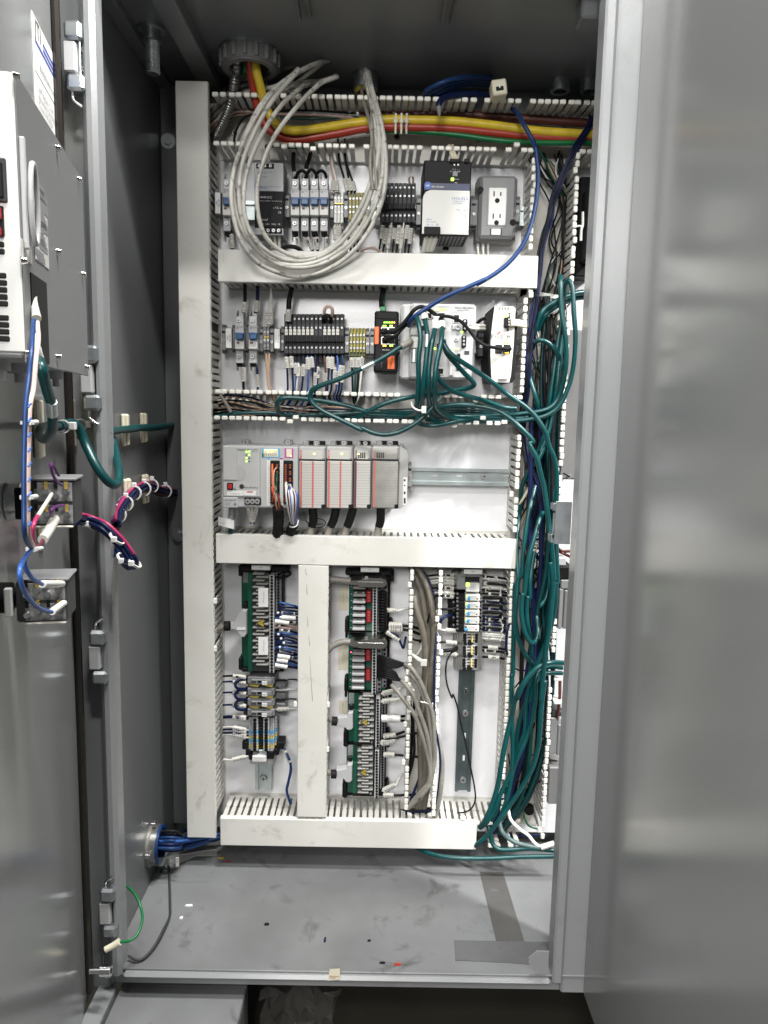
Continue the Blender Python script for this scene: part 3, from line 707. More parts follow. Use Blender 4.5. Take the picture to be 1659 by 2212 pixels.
for k in range(5): ground_term('a', 1229 + 28.8 * k, 1257 + 28.8 * k, 535, 800, -.052, ORD[k] + ' from the left of the five green and yellow terminals on the top rail', 'green and yellow terminals on the top rail', (588, 658, 702))
clamp('a', 1374, 532, 1414, 775, -.05, 'grey rail clamp right of the top green and yellow terminals')
for k in range(8): fuse_term('b', 130 + 30.4 * k, 160 + 30.4 * k, (378, 445, 560, 655, 660), -.066, ORD[k] + ' from the left of the eight dark fuse terminals on the top rail', 'dark fuse terminals on the top rail')
clamp('b', 376, 460, 412, 700, -.05, 'grey rail clamp between the dark fuse terminals and the big power supply')
clamp('b', 92, 560, 126, 690, -.05, 'grey rail clamp left of the eight dark fuse terminals')
# power supply
t = dev('power_supply', 'large black and silver power supply with a green lit lamp', 'power supply', 'b', 420, 218, 760, 740, -.115)
X0, X1, Z0, Z1 = rect('b', 424, 220, 758, 740, -.113)
MB().box(X0, X1, -.113, -.015, Z0, Z1, .002).build('body', 'black', t)
zm = fz('b', 590, 432, -.115); xl = fx('b', 420, 600, -.115)
q = MB(); a_ = [(xl, Z0), (X1 - .002, Z0), (X1 - .002, zm), (xl + .012, zm), (xl + .005, zm - .003), (xl + .001, zm - .009), (xl, zm - .014)]
q.prism(a_, 1, -.1165, -.1135); q.build('silver_cover', 'offwhite', t)
zb = fz('b', 590, 398, -.115); MB().box(X0 + .002, X1 - .002, -.1142, -.1128, zm + .001, zb + .004).build('brand_band', 'navyband', t)
q = MB()
for ix in range(11):
    for iz in range(6): q.box(X0 + .004 + (X1 - X0 - .008) * ix / 11, X0 + .0015 + (X1 - X0 - .008) * (ix + 1) / 11, -.1 + .014 * iz, -.1 + .014 * iz + .0105, Z0 - .0006, Z0 + .001)
q.build('vent_grille', 'midgrey', t, kind='stuff')
p = at('b', 458, 397, -.1145); MB().cyl(p, p - Vector((0, .0006, 0)), .0062, 20).build('emblem', 'bluetext', t); tx('AB', 'b', 458, 397, -.1153, 15, 'whitetext', t)
tx('Allen-Bradley', 'b', 528, 405, -.1146, 12, 'whitetext', t); tx('1606-XLS', 'b', 681, 488, -.1168, 22, 'bluetext', t); tx('POWER SUPPLY', 'b', 676, 508, -.1168, 9, 'bluetext', t); tx('1606-XLS480E', 'b', 665, 522, -.1168, 9, 'bluetext', t)
tx('Input', 'b', 466, 632, -.1168, 13, 'bluetext', t); tx('AC 100-240V', 'b', 482, 651, -.1168, 9, 'bluetext', t); tx('N    L    PE', 'b', 492, 671, -.1168, 14, 'bluetext', t); tx('UL  c us', 'b', 695, 568, -.1168, 16, 'bluetext', t); tx('CE', 'b', 713, 615, -.1168, 20, 'greytext', t)
tx('+  +  -  -', 'b', 656, 283, -.1134, 11, 'whitetext', t); tx('DC 24V / 20A', 'b', 650, 298, -.1134, 9, 'whitetext', t); tx('DC ok', 'b', 661, 352, -.1134, 8, 'whitetext', t); tx('OVL', 'b', 655, 377, -.1134, 8, 'whitetext', t)
led('b', 631, 352, -.1131, 20, 20, 'led_green', t); pb('adjust_knob', 'b', 632, 298, 668, 332, -.1145, -.113, 'midgrey', t)
pb('output_terminal', 'b', 612, 208, 684, 236, -.117, -.1, 'black', t); pb('output_terminal', 'b', 714, 208, 748, 236, -.117, -.1, 'black', t)
for x in (645, 671): pb('terminal_window', 'b', x - 5, 243, x + 5, 256, -.1136, -.113, 'white', t, 0)
pb('input_terminal', 'b', 432, 683, 546, 742, -.121, -.1, 'black', t, .001); pb('latch', 'b', 565, 825, 606, 845, -.03, -.02, 'black', t)
clamp('b', 756, 465, 806, 705, -.05, 'grey rail clamp between the big power supply and the socket box')
# socket box
t = dev('socket_outlet', 'grey box with a white duplex socket at the right end of the top rail', 'socket', 'b', 800, 325, 1078, 770, -.06)
X0, X1, Z0, Z1 = rect('b', 818, 325, 1078, 768, -.062)
MB().box(X0 - .003, X1 + .003, -.05, -.012, Z0 - .004, Z1 + .002, .004).build('rear_shell', 'nutgrey', t)
q = MB(); q.box(X0, X1, -.064, -.045, Z0, Z1, .005); q.build('front_shell', 'midgrey', t)
pb('outlet_plate', 'b', 882, 410, 1009, 676, -.0665, -.063, 'white', t, .0015)
for (x, y, w_, h_) in ((923, 454, 9, 36), (970, 455, 9, 26), (917, 610, 9, 36), (965, 610, 9, 28)): pb('socket_slot', 'b', x - w_ / 2, y - h_ / 2, x + w_ / 2, y + h_ / 2, -.0668, -.066, 'black', t, 0)
for (x, y) in ((945, 502), (940, 657)): q = MB(); p = at('b', x, y, -.0666); q.cyl(p, p - Vector((0, .0004, 0)), .0042, 14); q.build('socket_slot', 'black', t)
pb('reset_button', 'b', 903, 700, 968, 742, -.0655, -.064, 'white', t); 
for (x0, y0, x1, y1) in ((895, 697, 901, 745), (970, 697, 976, 745)): pb('button_slot', 'b', x0, y0, x1, y1, -.0644, -.0638, 'black', t, 0)
for (x, y) in ((828, 425), (1054, 655)): q = MB(); p = at('b', x, y, -.0645); q.cyl(p, p + Vector((0, .004, 0)), .0055, 16); q.build('mounting_recess', 'blackrough', t)
for x in (808, 846, 881): q = MB(); p = at('b', x, 805, -.045); q.cyl(p, p - Vector((0, 0, .012)), .0035, 8); q.build('cable_gland', 'midgrey', t)
clamp('b', 1068, 472, 1106, 672, -.05, 'grey rail clamp right of the socket box')
# ================================================================ SECOND ROW
plate_label('c', 214, 540, 267, 722, -.058, ['TBP2', 'CB1-CB2'], 'white vertical label plate left of the two second row breakers')
clamp('c', 176, 502, 212, 775, -.05, 'grey rail clamp at the far left of the second row'); clamp('c', 274, 505, 298, 765, -.048, 'thin grey rail clamp right of the left label plate in the second row', holes=False)
breaker('c', 298, 384, 362, 932, 'left of the two breakers in the second row', 'small circuit breakers', -.072); breaker('c', 424, 510, 362, 932, 'right of the two breakers in the second row', 'small circuit breakers', -.072)
clamp('c', 392, 520, 420, 770, -.046, 'thin grey rail clamp between the two second row breakers', holes=False)
clamp('c', 522, 516, 562, 790, -.046, 'grey rail clamp right of the two second row breakers')
for k in range(2): rail_term('c', 563 + 30 * k, 592 + 30 * k, 520, 775, -.052, ('left', 'right')[k] + ' of the two grey terminals under a brass jumper in the second row', 'grey terminals in the second row', (577, 700), 'midgrey', ((635, 662, 'white'),))
t = dev('jumper_bar', 'brass jumper bar across the two grey second row terminals', 'jumper', 'c', 566, 612, 625, 628, -.054); pb('bar', 'c', 566, 613, 624, 627, -.0565, -.0525, 'brass', t)
clamp('c', 626, 516, 662, 790, -.046, 'grey rail clamp left of the second white label plate')
plate_label('c', 667, 545, 716, 728, -.058, ['+24VDC', 'FU1-FU14'], 'white vertical label plate left of the fourteen dark fuse terminals')
clamp('c', 722, 520, 756, 780, -.046, 'grey rail clamp left of the fourteen dark fuse terminals')
for k in range(14):
    fuse_term('c', 758 + 39.9 * k, 797.5 + 39.9 * k, (406, 498, 665, 775, 860), -.066, ORD[k] + ' from the left of the fourteen dark fuse terminals in the second row', 'dark fuse terminals in the second row', tagm=(k < 7 or 9 <= k < 13))
clamp('c', 1322, 530, 1362, 800, -.048, 'grey rail clamp between the fuse terminals and the second row green and yellow terminals')
for k in range(5): ground_term('c', 1365 + 30 * k, 1394 + 30 * k, 537, 800, -.055, ORD[k] + ' from the left of the five green and yellow terminals in the second row', 'green and yellow terminals in the second row', (605, 668, 725))
clamp('c', 1517, 537, 1552, 810, -.048, 'left of the two grey rail clamps beside the black and orange switch'); clamp('c', 1558, 537, 1596, 810, -.048, 'right of the two grey rail clamps beside the black and orange switch')
# black/orange ethernet switch
t = dev('ethernet_switch', 'small black switch with orange clips and green lights', 'network switch', 'd', 150, 292, 325, 735, -.1)
pb('body', 'd', 150, 293, 325, 735, -.098, -.02, 'black', t, .003)
pb('orange_clip', 'd', 153, 405, 185, 533, -.101, -.08, 'orange', t, .001)
pb('top_panel', 'd', 168, 305, 312, 350, -.0995, -.097, 'blackrough', t)
pb('socket', 'd', 200, 408, 298, 470, -.0992, -.096, 'steel', t, .0004); pb('socket', 'd', 200, 478, 298, 535, -.0992, -.096, 'steel', t, .0004)
for x in (212, 262):
    for y in (415, 484): pb('port', 'd', x - 6, y, x + 34, y + 44, -.0996, -.0985, 'void', t, 0)
for k in range(7): led('d', 224 + 12 * k, 375, -.098, 8, 9, 'led_green' if k < 5 else 'led_amber', t)
for x, m_ in ((218, 'led_green'), (232, 'led_green'), (266, 'led_green'), (278, 'led_yellow')): led('d', x, 399, -.0981, 10, 9, m_, t)
for x, m_ in ((218, 'led_amber'), (232, 'led_amber'), (266, 'led_green'), (280, 'led_green')): led('d', x, 543, -.0981, 10, 9, m_, t)
tx('EtherNet', 'd', 235, 573, -.0986, 10, 'whitetext', t)
o = pb('orange_label', 'd', 247, 615, 297, 710, -.0988, -.0975, 'orange', t, .0003); tx('Simple Can', 'd', 272, 662, -.0994, 14, 'ink', t, -82)
pb('card_slot', 'd', 198, 600, 210, 705, -.0984, -.097, 'darkgrey', t)
q = MB(); X0, X1, Z0, Z1 = rect('d', 193, 262, 236, 296, -.07); q.box(X0, X1, -.075, -.05, Z0, Z1, .001); q.build('green_plug', 'greencable', t)
# managed switch
t = dev('managed_switch', 'wide light grey managed switch with green patch cables plugged in', 'network switch', 'd', 345, 240, 875, 785, -.105)
pb('side_case', 'd', 338, 246, 872, 782, -.09, -.02, 'plcgrey', t, .004); pb('face', 'd', 412, 240, 878, 784, -.108, -.085, 'lightgrey', t, .004); pb('left_face', 'd', 350, 243, 414, 782, -.1, -.085, 'plcgrey', t, .003)
tx('Allen-Bradley', 'd', 800, 270, -.1085, 19, 'ink', t); tx('Stratix 5700', 'd', 792, 289, -.1085, 13, 'ink', t); tx('1', 'd', 432, 272, -.1085, 12, 'greytext', t); tx('Express Setup', 'd', 735, 300, -.1085, 8, 'greytext', t)
for k in range(4): led('d', 596 + 21 * k, 281, -.108, 16, 13, 'led_yellow' if k < 2 else 'led_green', t)
for k in range(3): led('d', 715 + 19 * k, 563, -.108, 13, 13, 'led_yellow', t)
for x, y in ((783, 445), (588, 563)): led('d', x, y, -.108, 13, 13, 'led_green', t)
for k in range(3): pb('port_block', 'd', 412 + 2, 290 + 95 * k, 470, 370 + 95 * k, -.112, -.1, 'offwhite', t)
for x, y in ((545, 300), (640, 300), (500, 390), (620, 520), (630, 700), (525, 600)): o = pb('socket', 'd', x - 24, y, x + 24, y + 52, -.1095, -.1, 'offwhite', t, .0006); pb('port', 'd', x - 18, y + 8, x + 18, y + 44, -.1099, -.109, 'void', o, 0)
o = pb('socket', 'd', 718, 312, 773, 382, -.1095, -.1, 'offwhite', t); pb('port', 'd', 726, 322, 762, 375, -.1099, -.109, 'void', o, 0)
pb('reset_panel', 'd', 708, 388, 770, 432, -.1105, -.1, 'lightgrey', t, .002); screw('d', 752, 411, -.1106, .0055, t, SCREWD)
for x0, y0, y1 in ((790, 352, 432), (782, 468, 552)):
    o = pb('terminal_plug', 'd', x0, y0, x0 + 32, y1, -.117, -.1, 'black', t)
    for k in range(3): screw('d', x0 + 14, y0 + 14 + 26 * k, -.1172, .0026, t)
q = MB(); P_ = [at('d', x, y, -.1086) for x, y in ((728, 514), (741, 488), (754, 514))]; q.tube(P_ + [P_[0]], .0006, 5, smooth=False); q.build('warning_mark', 'ink', t)
o = pb('card_door', 'd', 690, 585, 722, 762, -.1115, -.1, 'lightgrey', t); pb('catch', 'd', 695, 690, 716, 755, -.1125, -.111, 'white', t)
pb('usb_port', 'd', 745, 600, 770, 720, -.1098, -.1, 'black', t, .0004); pb('badge', 'd', 802, 580, 836, 605, -.1092, -.108, 'ink', t, 0)
screw('d', 812, 693, -.1082, .004, t); screw('d', 808, 738, -.1082, .004, t)
for k, x in enumerate((720, 740, 760)): tx(('Setup', 'Net', 'Mod')[k], 'd', x, 463, -.1086, 7, 'greytext', t)
pb('foot', 'd', 400, 785, 440, 808, -.06, -.05, 'white', t); pb('foot', 'd', 640, 785, 686, 808, -.06, -.05, 'white', t)
clamp('d', 896, 430, 942, 645, -.05, 'dark rail clamp between the managed switch and the white gateway', 'darkgrey')
# gateway
t = dev('gateway_module', 'white gateway module with curved black sides and network plug', 'gateway', 'd', 1000, 258, 1170, 805, -.13)
X0, X1, Z0, Z1 = rect('d', 1000, 260, 1150, 806, -.13); xr_ = fx('d', 1173, 530, -.127); hz = Z1 - Z0
q = MB(); prof = [(X0 - .0055 * math.sin(math.pi * k / 12), Z0 + hz * k / 12) for k in range(13)]
q.prism(prof[::-1] + [(xr_ - .003, Z0), (xr_, Z0 + hz * .05), (xr_ + .0015, (Z0 + Z1) / 2), (xr_, Z0 + hz * .92), (xr_ - .006, Z1)], 1, -.126, -.02); q.build('side_shell', 'black', t)
q = MB(); q.prism([(X0 + .002 - .0045 * math.sin(math.pi * k / 12), Z0 + hz * k / 12) for k in range(12, -1, -1)] + [(X1 - .004, Z0), (X1 - .0015, Z0 + hz * .1), (X1 + .001, Z0 + hz * .5), (X1 + .0015, Z1 - hz * .03), (X1 - .002, Z1)], 1, -.131, -.1255); q.build('face', 'offwhite', t)
for k in range(8): pb('vent_slot', 'd', 1040 + 11 * k, 264, 1045 + 11 * k, 287, -.1314, -.13, 'black', t, 0); pb('vent_slot', 'd', 1040 + 8.5 * k, 780, 1045 + 8.5 * k, 802, -.1314, -.13, 'black', t, 0)
tx('ProSoft', 'd', 1062, 480, -.1316, 34, 'ink', t); tx('TECHNOLOGY', 'd', 1060, 500, -.1316, 6, 'labelred', t); tx('PLX32-EIP-PND', 'd', 1064, 750, -.1316, 10, 'ink', t); tx('RESET', 'd', 1138, 429, -.1316, 6, 'ink', t)
q = MB()
for k in range(3): a_ = at('d', 1040 + 7 * k, 458 - 6 * k, -.1313); q.box(a_.x - .0009, a_.x + .0009, -.1314, -.131, a_.z - .0013, a_.z + .0013)
q.build('emblem', 'labelred', t)
p = at('d', 1112, 428, -.1312); MB().cyl(p, p - Vector((0, .0005, 0)), .002, 10).build('reset_button', 'black', t)
led('d', 1101, 312, -.131, 18, 16, 'led_yellow', t); led('d', 1099, 331, -.131, 18, 16, 'led_green', t); led('d', 1124, 311, -.1309, 12, 12, 'darkgrey', t); led('d', 1124, 329, -.1309, 12, 12, 'darkgrey', t)
led('d', 1092, 521, -.131, 16, 14, 'led_green', t); led('d', 1113, 521, -.131, 16, 14, 'led_green', t)
o = pb('terminal_plug', 'd', 1090, 336, 1130, 407, -.142, -.12, 'black', t)
for k in range(3): screw('d', 1122, 352 + 20 * k, -.1424, .0022, t)
for x0 in (1022, 1082): pb('port', 'd', x0, 535, x0 + 50, 600, -.1316, -.13, 'void', t, .0003)
led('d', 1106, 592, -.1316, 28, 9, 'led_amber', t)
# ================================================================ MODULAR CONTROLLER
t = dev('controller', 'light grey programmable controller, leftmost and widest of the module row', 'controller', 'e', 130, 290, 712, 765, -.115)
pb('body', 'e', 131, 290, 712, 765, -.112, -.02, 'plcgrey', t, .002)
for x in (309, 636): o = pb('mounting_tab', 'e', x - 36, 240, x + 36, 292, -.035, -.025, 'modgrey', t, .002); screw('e', x, 258, -.0352, .006, t)
pb('left_face', 'e', 131, 292, 420, 682, -.1155, -.11, 'plcgrey', t, .0015); pb('lower_face', 'e', 131, 682, 248, 765, -.1155, -.11, 'plcgrey', t, .0015)
pb('battery_door', 'e', 132, 292, 241, 553, -.1175, -.115, 'plcgrey', t, .001)
q = MB(); p = at('e', 243, 495, -.1157); r_ = .0145
q.prism([(p.x, p.z + r_)] + [(p.x + r_ * math.sin(math.pi * k / 10), p.z + r_ * math.cos(math.pi * k / 10)) for k in range(11)], 1, -.1162, -.1154); q.build('finger_recess', 'modgrey', t)
tx('CompactLogix', 'e', 287, 315, -.1158, 14, 'ink', t); tx('L27ERM', 'e', 378, 317, -.1158, 10, 'ink', t); tx('QBFC1B', 'e', 375, 332, -.1158, 8, 'ink', t)
pb('green_line', 'e', 246, 322, 330, 324, -.1157, -.115, 'greencable', t, 0)
for k, y in enumerate((332, 357, 382, 407)): led('e', 313, y, -.1155, 12, 9, 'led_green' if k != 1 else 'darkgrey', t); led('e', 334, y, -.1155, 12, 9, 'led_green' if k < 2 else 'darkgrey', t); tx(('RUN', 'FORCE', 'I/O', 'OK')[k], 'e', 292, y, -.1158, 7, 'greytext', t); tx(('NS', 'LINK 1', 'LINK 2', 'SD')[k], 'e', 356, y, -.1158, 7, 'greytext', t)
pb('red_port', 'e', 163, 573, 209, 627, -.118, -.115, 'black', t); pb('red_insert', 'e', 170, 580, 202, 620, -.1184, -.117, 'red', t)
p = at('e', 277, 601, -.1156); MB().cyl(p, p - Vector((0, .0005, 0)), .0042, 16).build('emblem', 'ink', t); tx('Allen-Bradley', 'e', 345, 609, -.1158, 15, 'ink', t)
pb('serial_label', 'e', 163, 632, 285, 670, -.1157, -.115, 'white', t, 0); pb('warning_label', 'e', 288, 634, 385, 670, -.1158, -.115, 'white', t, 0); pb('warning_stripe', 'e', 318, 638, 364, 648, -.116, -.1155, 'labelred', t, 0)
tx('A 5 90 B5 DE 52 5B', 'e', 222, 658, -.1159, 7, 'ink', t); tx('EtherNet/IP', 'e', 188, 708, -.1158, 13, 'ink', t); tx('1 (Front)', 'e', 167, 727, -.1158, 10, 'ink', t); tx('2 (Rear)', 'e', 166, 742, -.1158, 10, 'ink', t)
q = MB()
for (x, y) in ((223, 618), (226, 735)):
    P_ = [at('e', x + dx, y + dy, -.1159) for dx, dy in ((-9, 8), (0, -9), (9, 8))]; q.tube(P_ + [P_[0]], .0005, 5, smooth=False)
q.build('warning_mark', 'ink', t)
o = pb('power_terminal', 'e', 297, 690, 425, 741, -.116, -.1, 'black', t)
for x in (322, 360, 398): screw('e', x, 716, -.1163, .0056, t)
for (x0, x1, m_) in ((432, 572, 'skyblue'), (607, 676, 'magenta')):
    o = pb('status_label', 'e', x0, 307, x1, 378 if x0 < 500 else 380, -.1126, -.112, m_, t, 0); pb('status_field', 'e', x0 + 14, 311, x1 - 14, 372, -.113, -.1124, 'cream', t, 0)
    if x0 < 500: pb('teal_corner', 'e', x0 + 1, 345, x0 + 13, 377, -.1131, -.1124, 'greencable', t, 0)
for k in range(5): led('e', 456 + 14.5 * k, 321, -.113, 9, 8, 'led_yellow', t)
for k, x in enumerate((480, 509, 540)): led('e', x, 335 if k < 2 else 321, -.113, 9, 8, 'led_yellow', t)
led('e', 655, 366, -.113, 8, 7, 'led_yellow', t)
q = MB()
for k in range(7):
    for y in (352, 362): a_ = at('e', 451 + 15 * k, y, -.1132); q.box(a_.x - .0007, a_.x + .0007, -.1133, -.1131, a_.z - .0015, a_.z + .0015)
q.build('print_mark', 'greytext', t, kind='stuff')
for (x0, x1, xa_, xb_, m_) in ((497, 566, 470, 495, 'skyblue'), (597, 668, 570, 598, 'magenta')):
    pb('number_strip', 'e', xa_, 382, xb_, 750, -.1128, -.112, 'white', t, 0); pb('strip_head', 'e', xa_, 382, xb_, 393, -.1132, -.1125, m_, t, 0)
    o = pb('connector', 'e', x0, 403, x1, 735, -.122, -.1, 'black', t); c_ = (x0 + x1) / 2
    for k in range(17):
        for dx in (-18, 17):
            if dx > 0 and k % 3 == 2: continue
            pb('lever', 'e', c_ + dx - 7, 432 + 17.3 * k, c_ + dx + 7, 444 + 17.3 * k, -.1255, -.121, 'lever', o, .0003)
    for k in range(18): tx(str(k + 1), 'e', (xa_ + xb_) / 2, 402 + 19 * k, -.1132, 9, 'ink', t)
# i/o modules
def module(x0, x1, label, stripes, dirty=False, letters='INPUT', ledx=None, m_red='labelred'):
    t = dev('io_module', label, 'io module', 'e', x0, 295, x1, 770, -.11, 'input and output modules right of the controller')
    pb('body', 'e', x0, 293, x1, 770, -.106, -.02, 'modgrey', t, .002)
    pb('head', 'e', x0, 296, x1 - 5, 392, -.111, -.1, 'modgrey', t, .002)
    pb('status_label', 'e', x0 + 12, 322, x1 - 26, 390, -.1116, -.111, 'flapgrey' if not dirty else 'flapdirty', t, 0)
    pb('red_tab', 'e', x0 + 12, 322, x0 + 25, 390, -.1119, -.1112, m_red, t, 0); tx(letters, 'e', x0 + 18.5, 350, -.1122, 8, 'whitetext', t, 90)
    pb('hinge_gap', 'e', x0 + 2, 394, x1 - 2, 402, -.107, -.1, 'black', t, 0)
    pb('door_frame', 'e', x0, 402, x1, 772, -.108, -.1, 'nutgrey', t, .0015)
    o = pb('door', 'e', x0 + 6, 405, x1 - 8, 768, -.1125, -.107, 'flapdirty' if dirty else 'flapgrey', t, .0012)
    q = MB(); n = 17
    for k in range(1, n):
        a_ = at('e', x0 + 22, 410 + 350 * k / n, -.1127); b2 = at('e', x1 - 10, 410 + 350 * k / n, -.1127); q.box(a_.x, b2.x, -.1128, -.1125, a_.z - .00025, a_.z + .00025)
    q.build('row_line', 'greytext', o)
    for (s0, s1, m_) in stripes: pb('stripe', 'e', s0, 407, s1, 762, -.113, -.1124, m_, o, 0)
    pb('latch', 'e', x1 - 34, 740, x1 - 4, 772, -.114, -.105, 'black', t, .001)
    w = x1 - x0
    pb('top_bracket', 'e', x0 + .15 * w, 250, x0 + .38 * w, 296, -.05, -.03, 'modgrey', t, .002); pb('top_bracket', 'e', x0 + .3 * w, 250, x1 - 4, 292, -.042, -.03, 'black', t, .001)
    o = pb('mounting_tab', 'e', x0 + .55 * w, 246, x0 + .78 * w, 290, -.045, -.03, 'modgrey', t, .002); screw('e', x0 + .66 * w, 266, -.0453, .005, t)
    if ledx: led('e', ledx, 350, -.1117, 13, 10, 'led_yellow', t)
    return t
module(716, 924, 'first module right of the controller, pale door with two red stripes', ((728, 742, 'labelred'), (818, 832, 'labelred')), ledx=836)
module(930, 1134, 'second module right of the controller, pale door with two red stripes', ((942, 956, 'labelred'), (1031, 1044, 'labelred')), ledx=1049)
module(1142, 1276, 'third and narrowest module with a dark red stripe', ((1148, 1162, 'maroon'),), letters='DC INPUT', m_red='maroon', ledx=1177)
t4 = module(1281, 1489, 'fourth module with a grimy grey door and an orange stripe', ((1293, 1308, 'labelred'),), True, 'RELAY OUT')
q = MB()
for (bx, xs) in ((1170, (1180, 1195, 1210, 1225)), (1300, (1322, 1338, 1354, 1370))):
    for x in xs:
        for y in (343, 352, 361, 370, 378): a_ = at('e', x, y, -.112); q.box(a_.x - .0012, a_.x + .0012, -.1121, -.1119, a_.z - .0008, a_.z + .0008)
q.build('print_mark', 'ink', t4, kind='stuff')
t = dev('module_end_cover', 'rounded grey end cap closing the right end of the module row', 'end cap', 'e', 1490, 270, 1558, 775, -.1)
X0, X1, Z0, Z1 = rect('e', 1490, 296, 1558, 772, -.1); q = MB()
q.prism([(X0, Z0), (X1 - .012, Z0), (X1 - .003, Z0 + .006), (X1, Z0 + .016), (X1, Z1 - .016), (X1 - .003, Z1 - .006), (X1 - .012, Z1), (X0, Z1)], 1, -.1, -.02); q.build('cap', 'modgrey', t)
pb('top_lug', 'e', 1495, 268, 1528, 298, -.045, -.03, 'modgrey', t, .002)
X0, X1, Z0, Z1 = rect('e', 1522, 530, 1552, 745, -.1); MB().box(X0, X1, -.1006, -.0995, Z0, Z1).build('paper_label', 'white', t)
for y, h_ in ((545, 16), (590, 8), (640, 20), (690, 30), (718, 14)): pb('print_mark', 'e', 1527, y, 1541, y + h_, -.101, -.1004, 'ink', t, 0)
clamp('e', 1558, 412, 1588, 628, -.05, 'pale rail clamp at the right end of the module row', 'termgrey')
t = dev('paper_tag', 'curled white paper tag reading PLC at the left end of the controller', 'tag', 'e', 95, 840, 220, 930, -.1); q = MB(); vs = []
for k in range(9): a_ = at('e', 96 + 15.3 * k, 832 + 3.5 * k, -.095 - .012 * math.sin(k / 8 * 2.6)); b2 = at('e', 96 + 15.3 * k, 900 + 4 * k, -.095 - .012 * math.sin(k / 8 * 2.6)); vs += [a_, b2]
q.add(vs, [(2 * k, 2 * k + 2, 2 * k + 3, 2 * k + 1) for k in range(8)], 0, True); q.build('paper', 'white', t); tx('PLC', 'e', 132, 885, -.1065, 16, 'greytext', t)
# ================================================================ LEFT BOARD COLUMN
def hole_strip(parent, win, x0, y0, x1, y1, n, Y, rows=1, m='lightgrey', r=.0028, xt0=None, xt1=None, full=True):
    """terminal strip: body and a row of screws; slants with the column"""
    o = pb('terminal_strip', win, x0, y0, x1, y1, Y, -.03, m, parent, .0006)
    for c in range(rows):
        for k in range(n):
            x = x0 + (x1 - x0) * (c + .5) / rows; y = y0 + (y1 - y0) * (k + .5) / n; p = at(win, x, y, Y + .0003)
            inst('terminal_hole', HOLE, p, o, sc=r)
    return o
t = dev('interface_board', 'tall green interface board with two white paper labels, left column', 'terminal board', 'g', 440, 170, 1010, 1610, -.05)
pb('base_rail', 'g', 440, 240, 1005, 1600, -.032, -.015, 'black', t, .002)
for (x0, y0, x1, y1) in ((395, 170, 590, 262), (830, 172, 1075, 262), (395, 200, 450, 318), (398, 1420, 450, 1585), (440, 1560, 900, 1612)): pb('bracket', 'g', x0, y0, x1, y1, -.05, -.015, 'black', t, .002)
pb('circuit_board', 'g', 444, 262, 880, 1565, -.0385, -.036, 'pcb', t, .0003)
pb('pale_patch', 'g', 460, 235, 528, 400, -.0392, -.0385, 'midgrey', t, 0)
o = pb('clear_cover', 'g', 528, 285, 588, 1600, -.062, -.0605, 'pcb', t, .0003)
for k in range(14):
    for s_, (xa_, xb_) in enumerate(((585, 752), (635, 803))):
        y = 285 + 91 * k + 45 * s_
        o = pb('fuse_holder', 'g', xa_, y - 13, xb_, y + 12, -.072, -.05, 'bar', t, .0012)
        if s_ == 0: q = MB(); p = at('g', 630, y - 25, -.062); q.cyl(p, p - Vector((0, .002, 0)), .0016, 6); q.build('fuse_clip', 'screwmetal', o)
pb('fuse_bed', 'g', 585, 265, 812, 1600, -.056, -.04, 'darkgrey', t)
hole_strip(t, 'g', 815, 300, 882, 1622, 31, -.064); hole_strip(t, 'g', 905, 262, 972, 800, 13, -.052, m='midgrey'); pb('rear_strip', 'g', 890, 800, 960, 1580, -.05, -.03, 'midgrey', t)
for (y0, y1) in ((473, 730), (1135, 1375)):
    o = pb('paper_label', 'g', 668, y0, 801, y1, -.0745, -.0738, 'white', t, 0); tx('INPUT WORD', 'g', 738, (y0 + y1) / 2, -.0749, 17, 'greytext', t, 92)
q = MB(); q.prism([(at('g', x, y, -.075).x, at('g', x, y, -.075).z) for x, y in ((640, 945), (742, 885), (742, 1005))], 1, -.075, -.074); o = q.build('warning_triangle', 'mustard', t)
P_ = [at('g', x, y, -.0752) for x, y in ((640, 945), (742, 885), (742, 1005))]; MB().tube(P_ + [P_[0]], .0008, 5, smooth=False).build('triangle_rim', 'ink', o); tx('!', 'g', 715, 945, -.0753, 60, 'ink', o, 90)
pb('socket', 'g', 455, 680, 520, 760, -.055, -.036, 'black', t); pb('header', 'g', 470, 1380, 560, 1560, -.0388, -.0384, 'pcb', t, 0)
plate_label('g', 575, 170, 825, 230, -.07, ['TBP1'], 'white label plate above the left interface board', 0)
def dsub(label, win, P, Yp, tail, r, m='lightgrey'):
    t = thing('cable_plug', label, 'plug', at(win, P[0][0], P[0][1], Yp)); pr = [(at(win, x, y, Yp).x, at(win, x, y, Yp).z) for x, y in P]
    q = MB(); n = len(pr); cx = sum(p[0] for p in pr) / n; cz = sum(p[1] for p in pr) / n
    vs = []
    for (Y, s_) in ((Yp, .9), (Yp + .005, 1), (Yp + .018, 1), (Yp + .023, .92)):
        vs += [(cx + (x - cx) * s_, Y, cz + (z - cz) * s_) for x, z in pr]
    q.add(vs, [list(range(n))[::-1], list(range(3 * n, 4 * n))] + [(L * n + i, L * n + (i + 1) % n, (L + 1) * n + (i + 1) % n, (L + 1) * n + i) for L in range(3) for i in range(n)], 0)
    q.build('hood', m, t)
    a_ = [at(win, x, y, Yp + .011) for x, y in tail]
    MB().tube(a_[:2], r * 1.5, 12, smooth=False).build('boot', 'blackrough', t); MB().tube(a_[1:], r, 10).build('cable_tail', 'greycable' if m != 'dullmetal' else 'greycable', t)
    return t
dsub('pale grey plug hood on the left side of the left interface board', 'g', [(515, 770), (515, 1105), (480, 1148), (440, 1145), (380, 1060), (340, 1030), (285, 1030), (283, 945), (330, 930), (400, 800), (455, 765)], -.062, [(283, 985), (210, 985), (150, 1005), (60, 1050), (-30, 1080)], .0062)
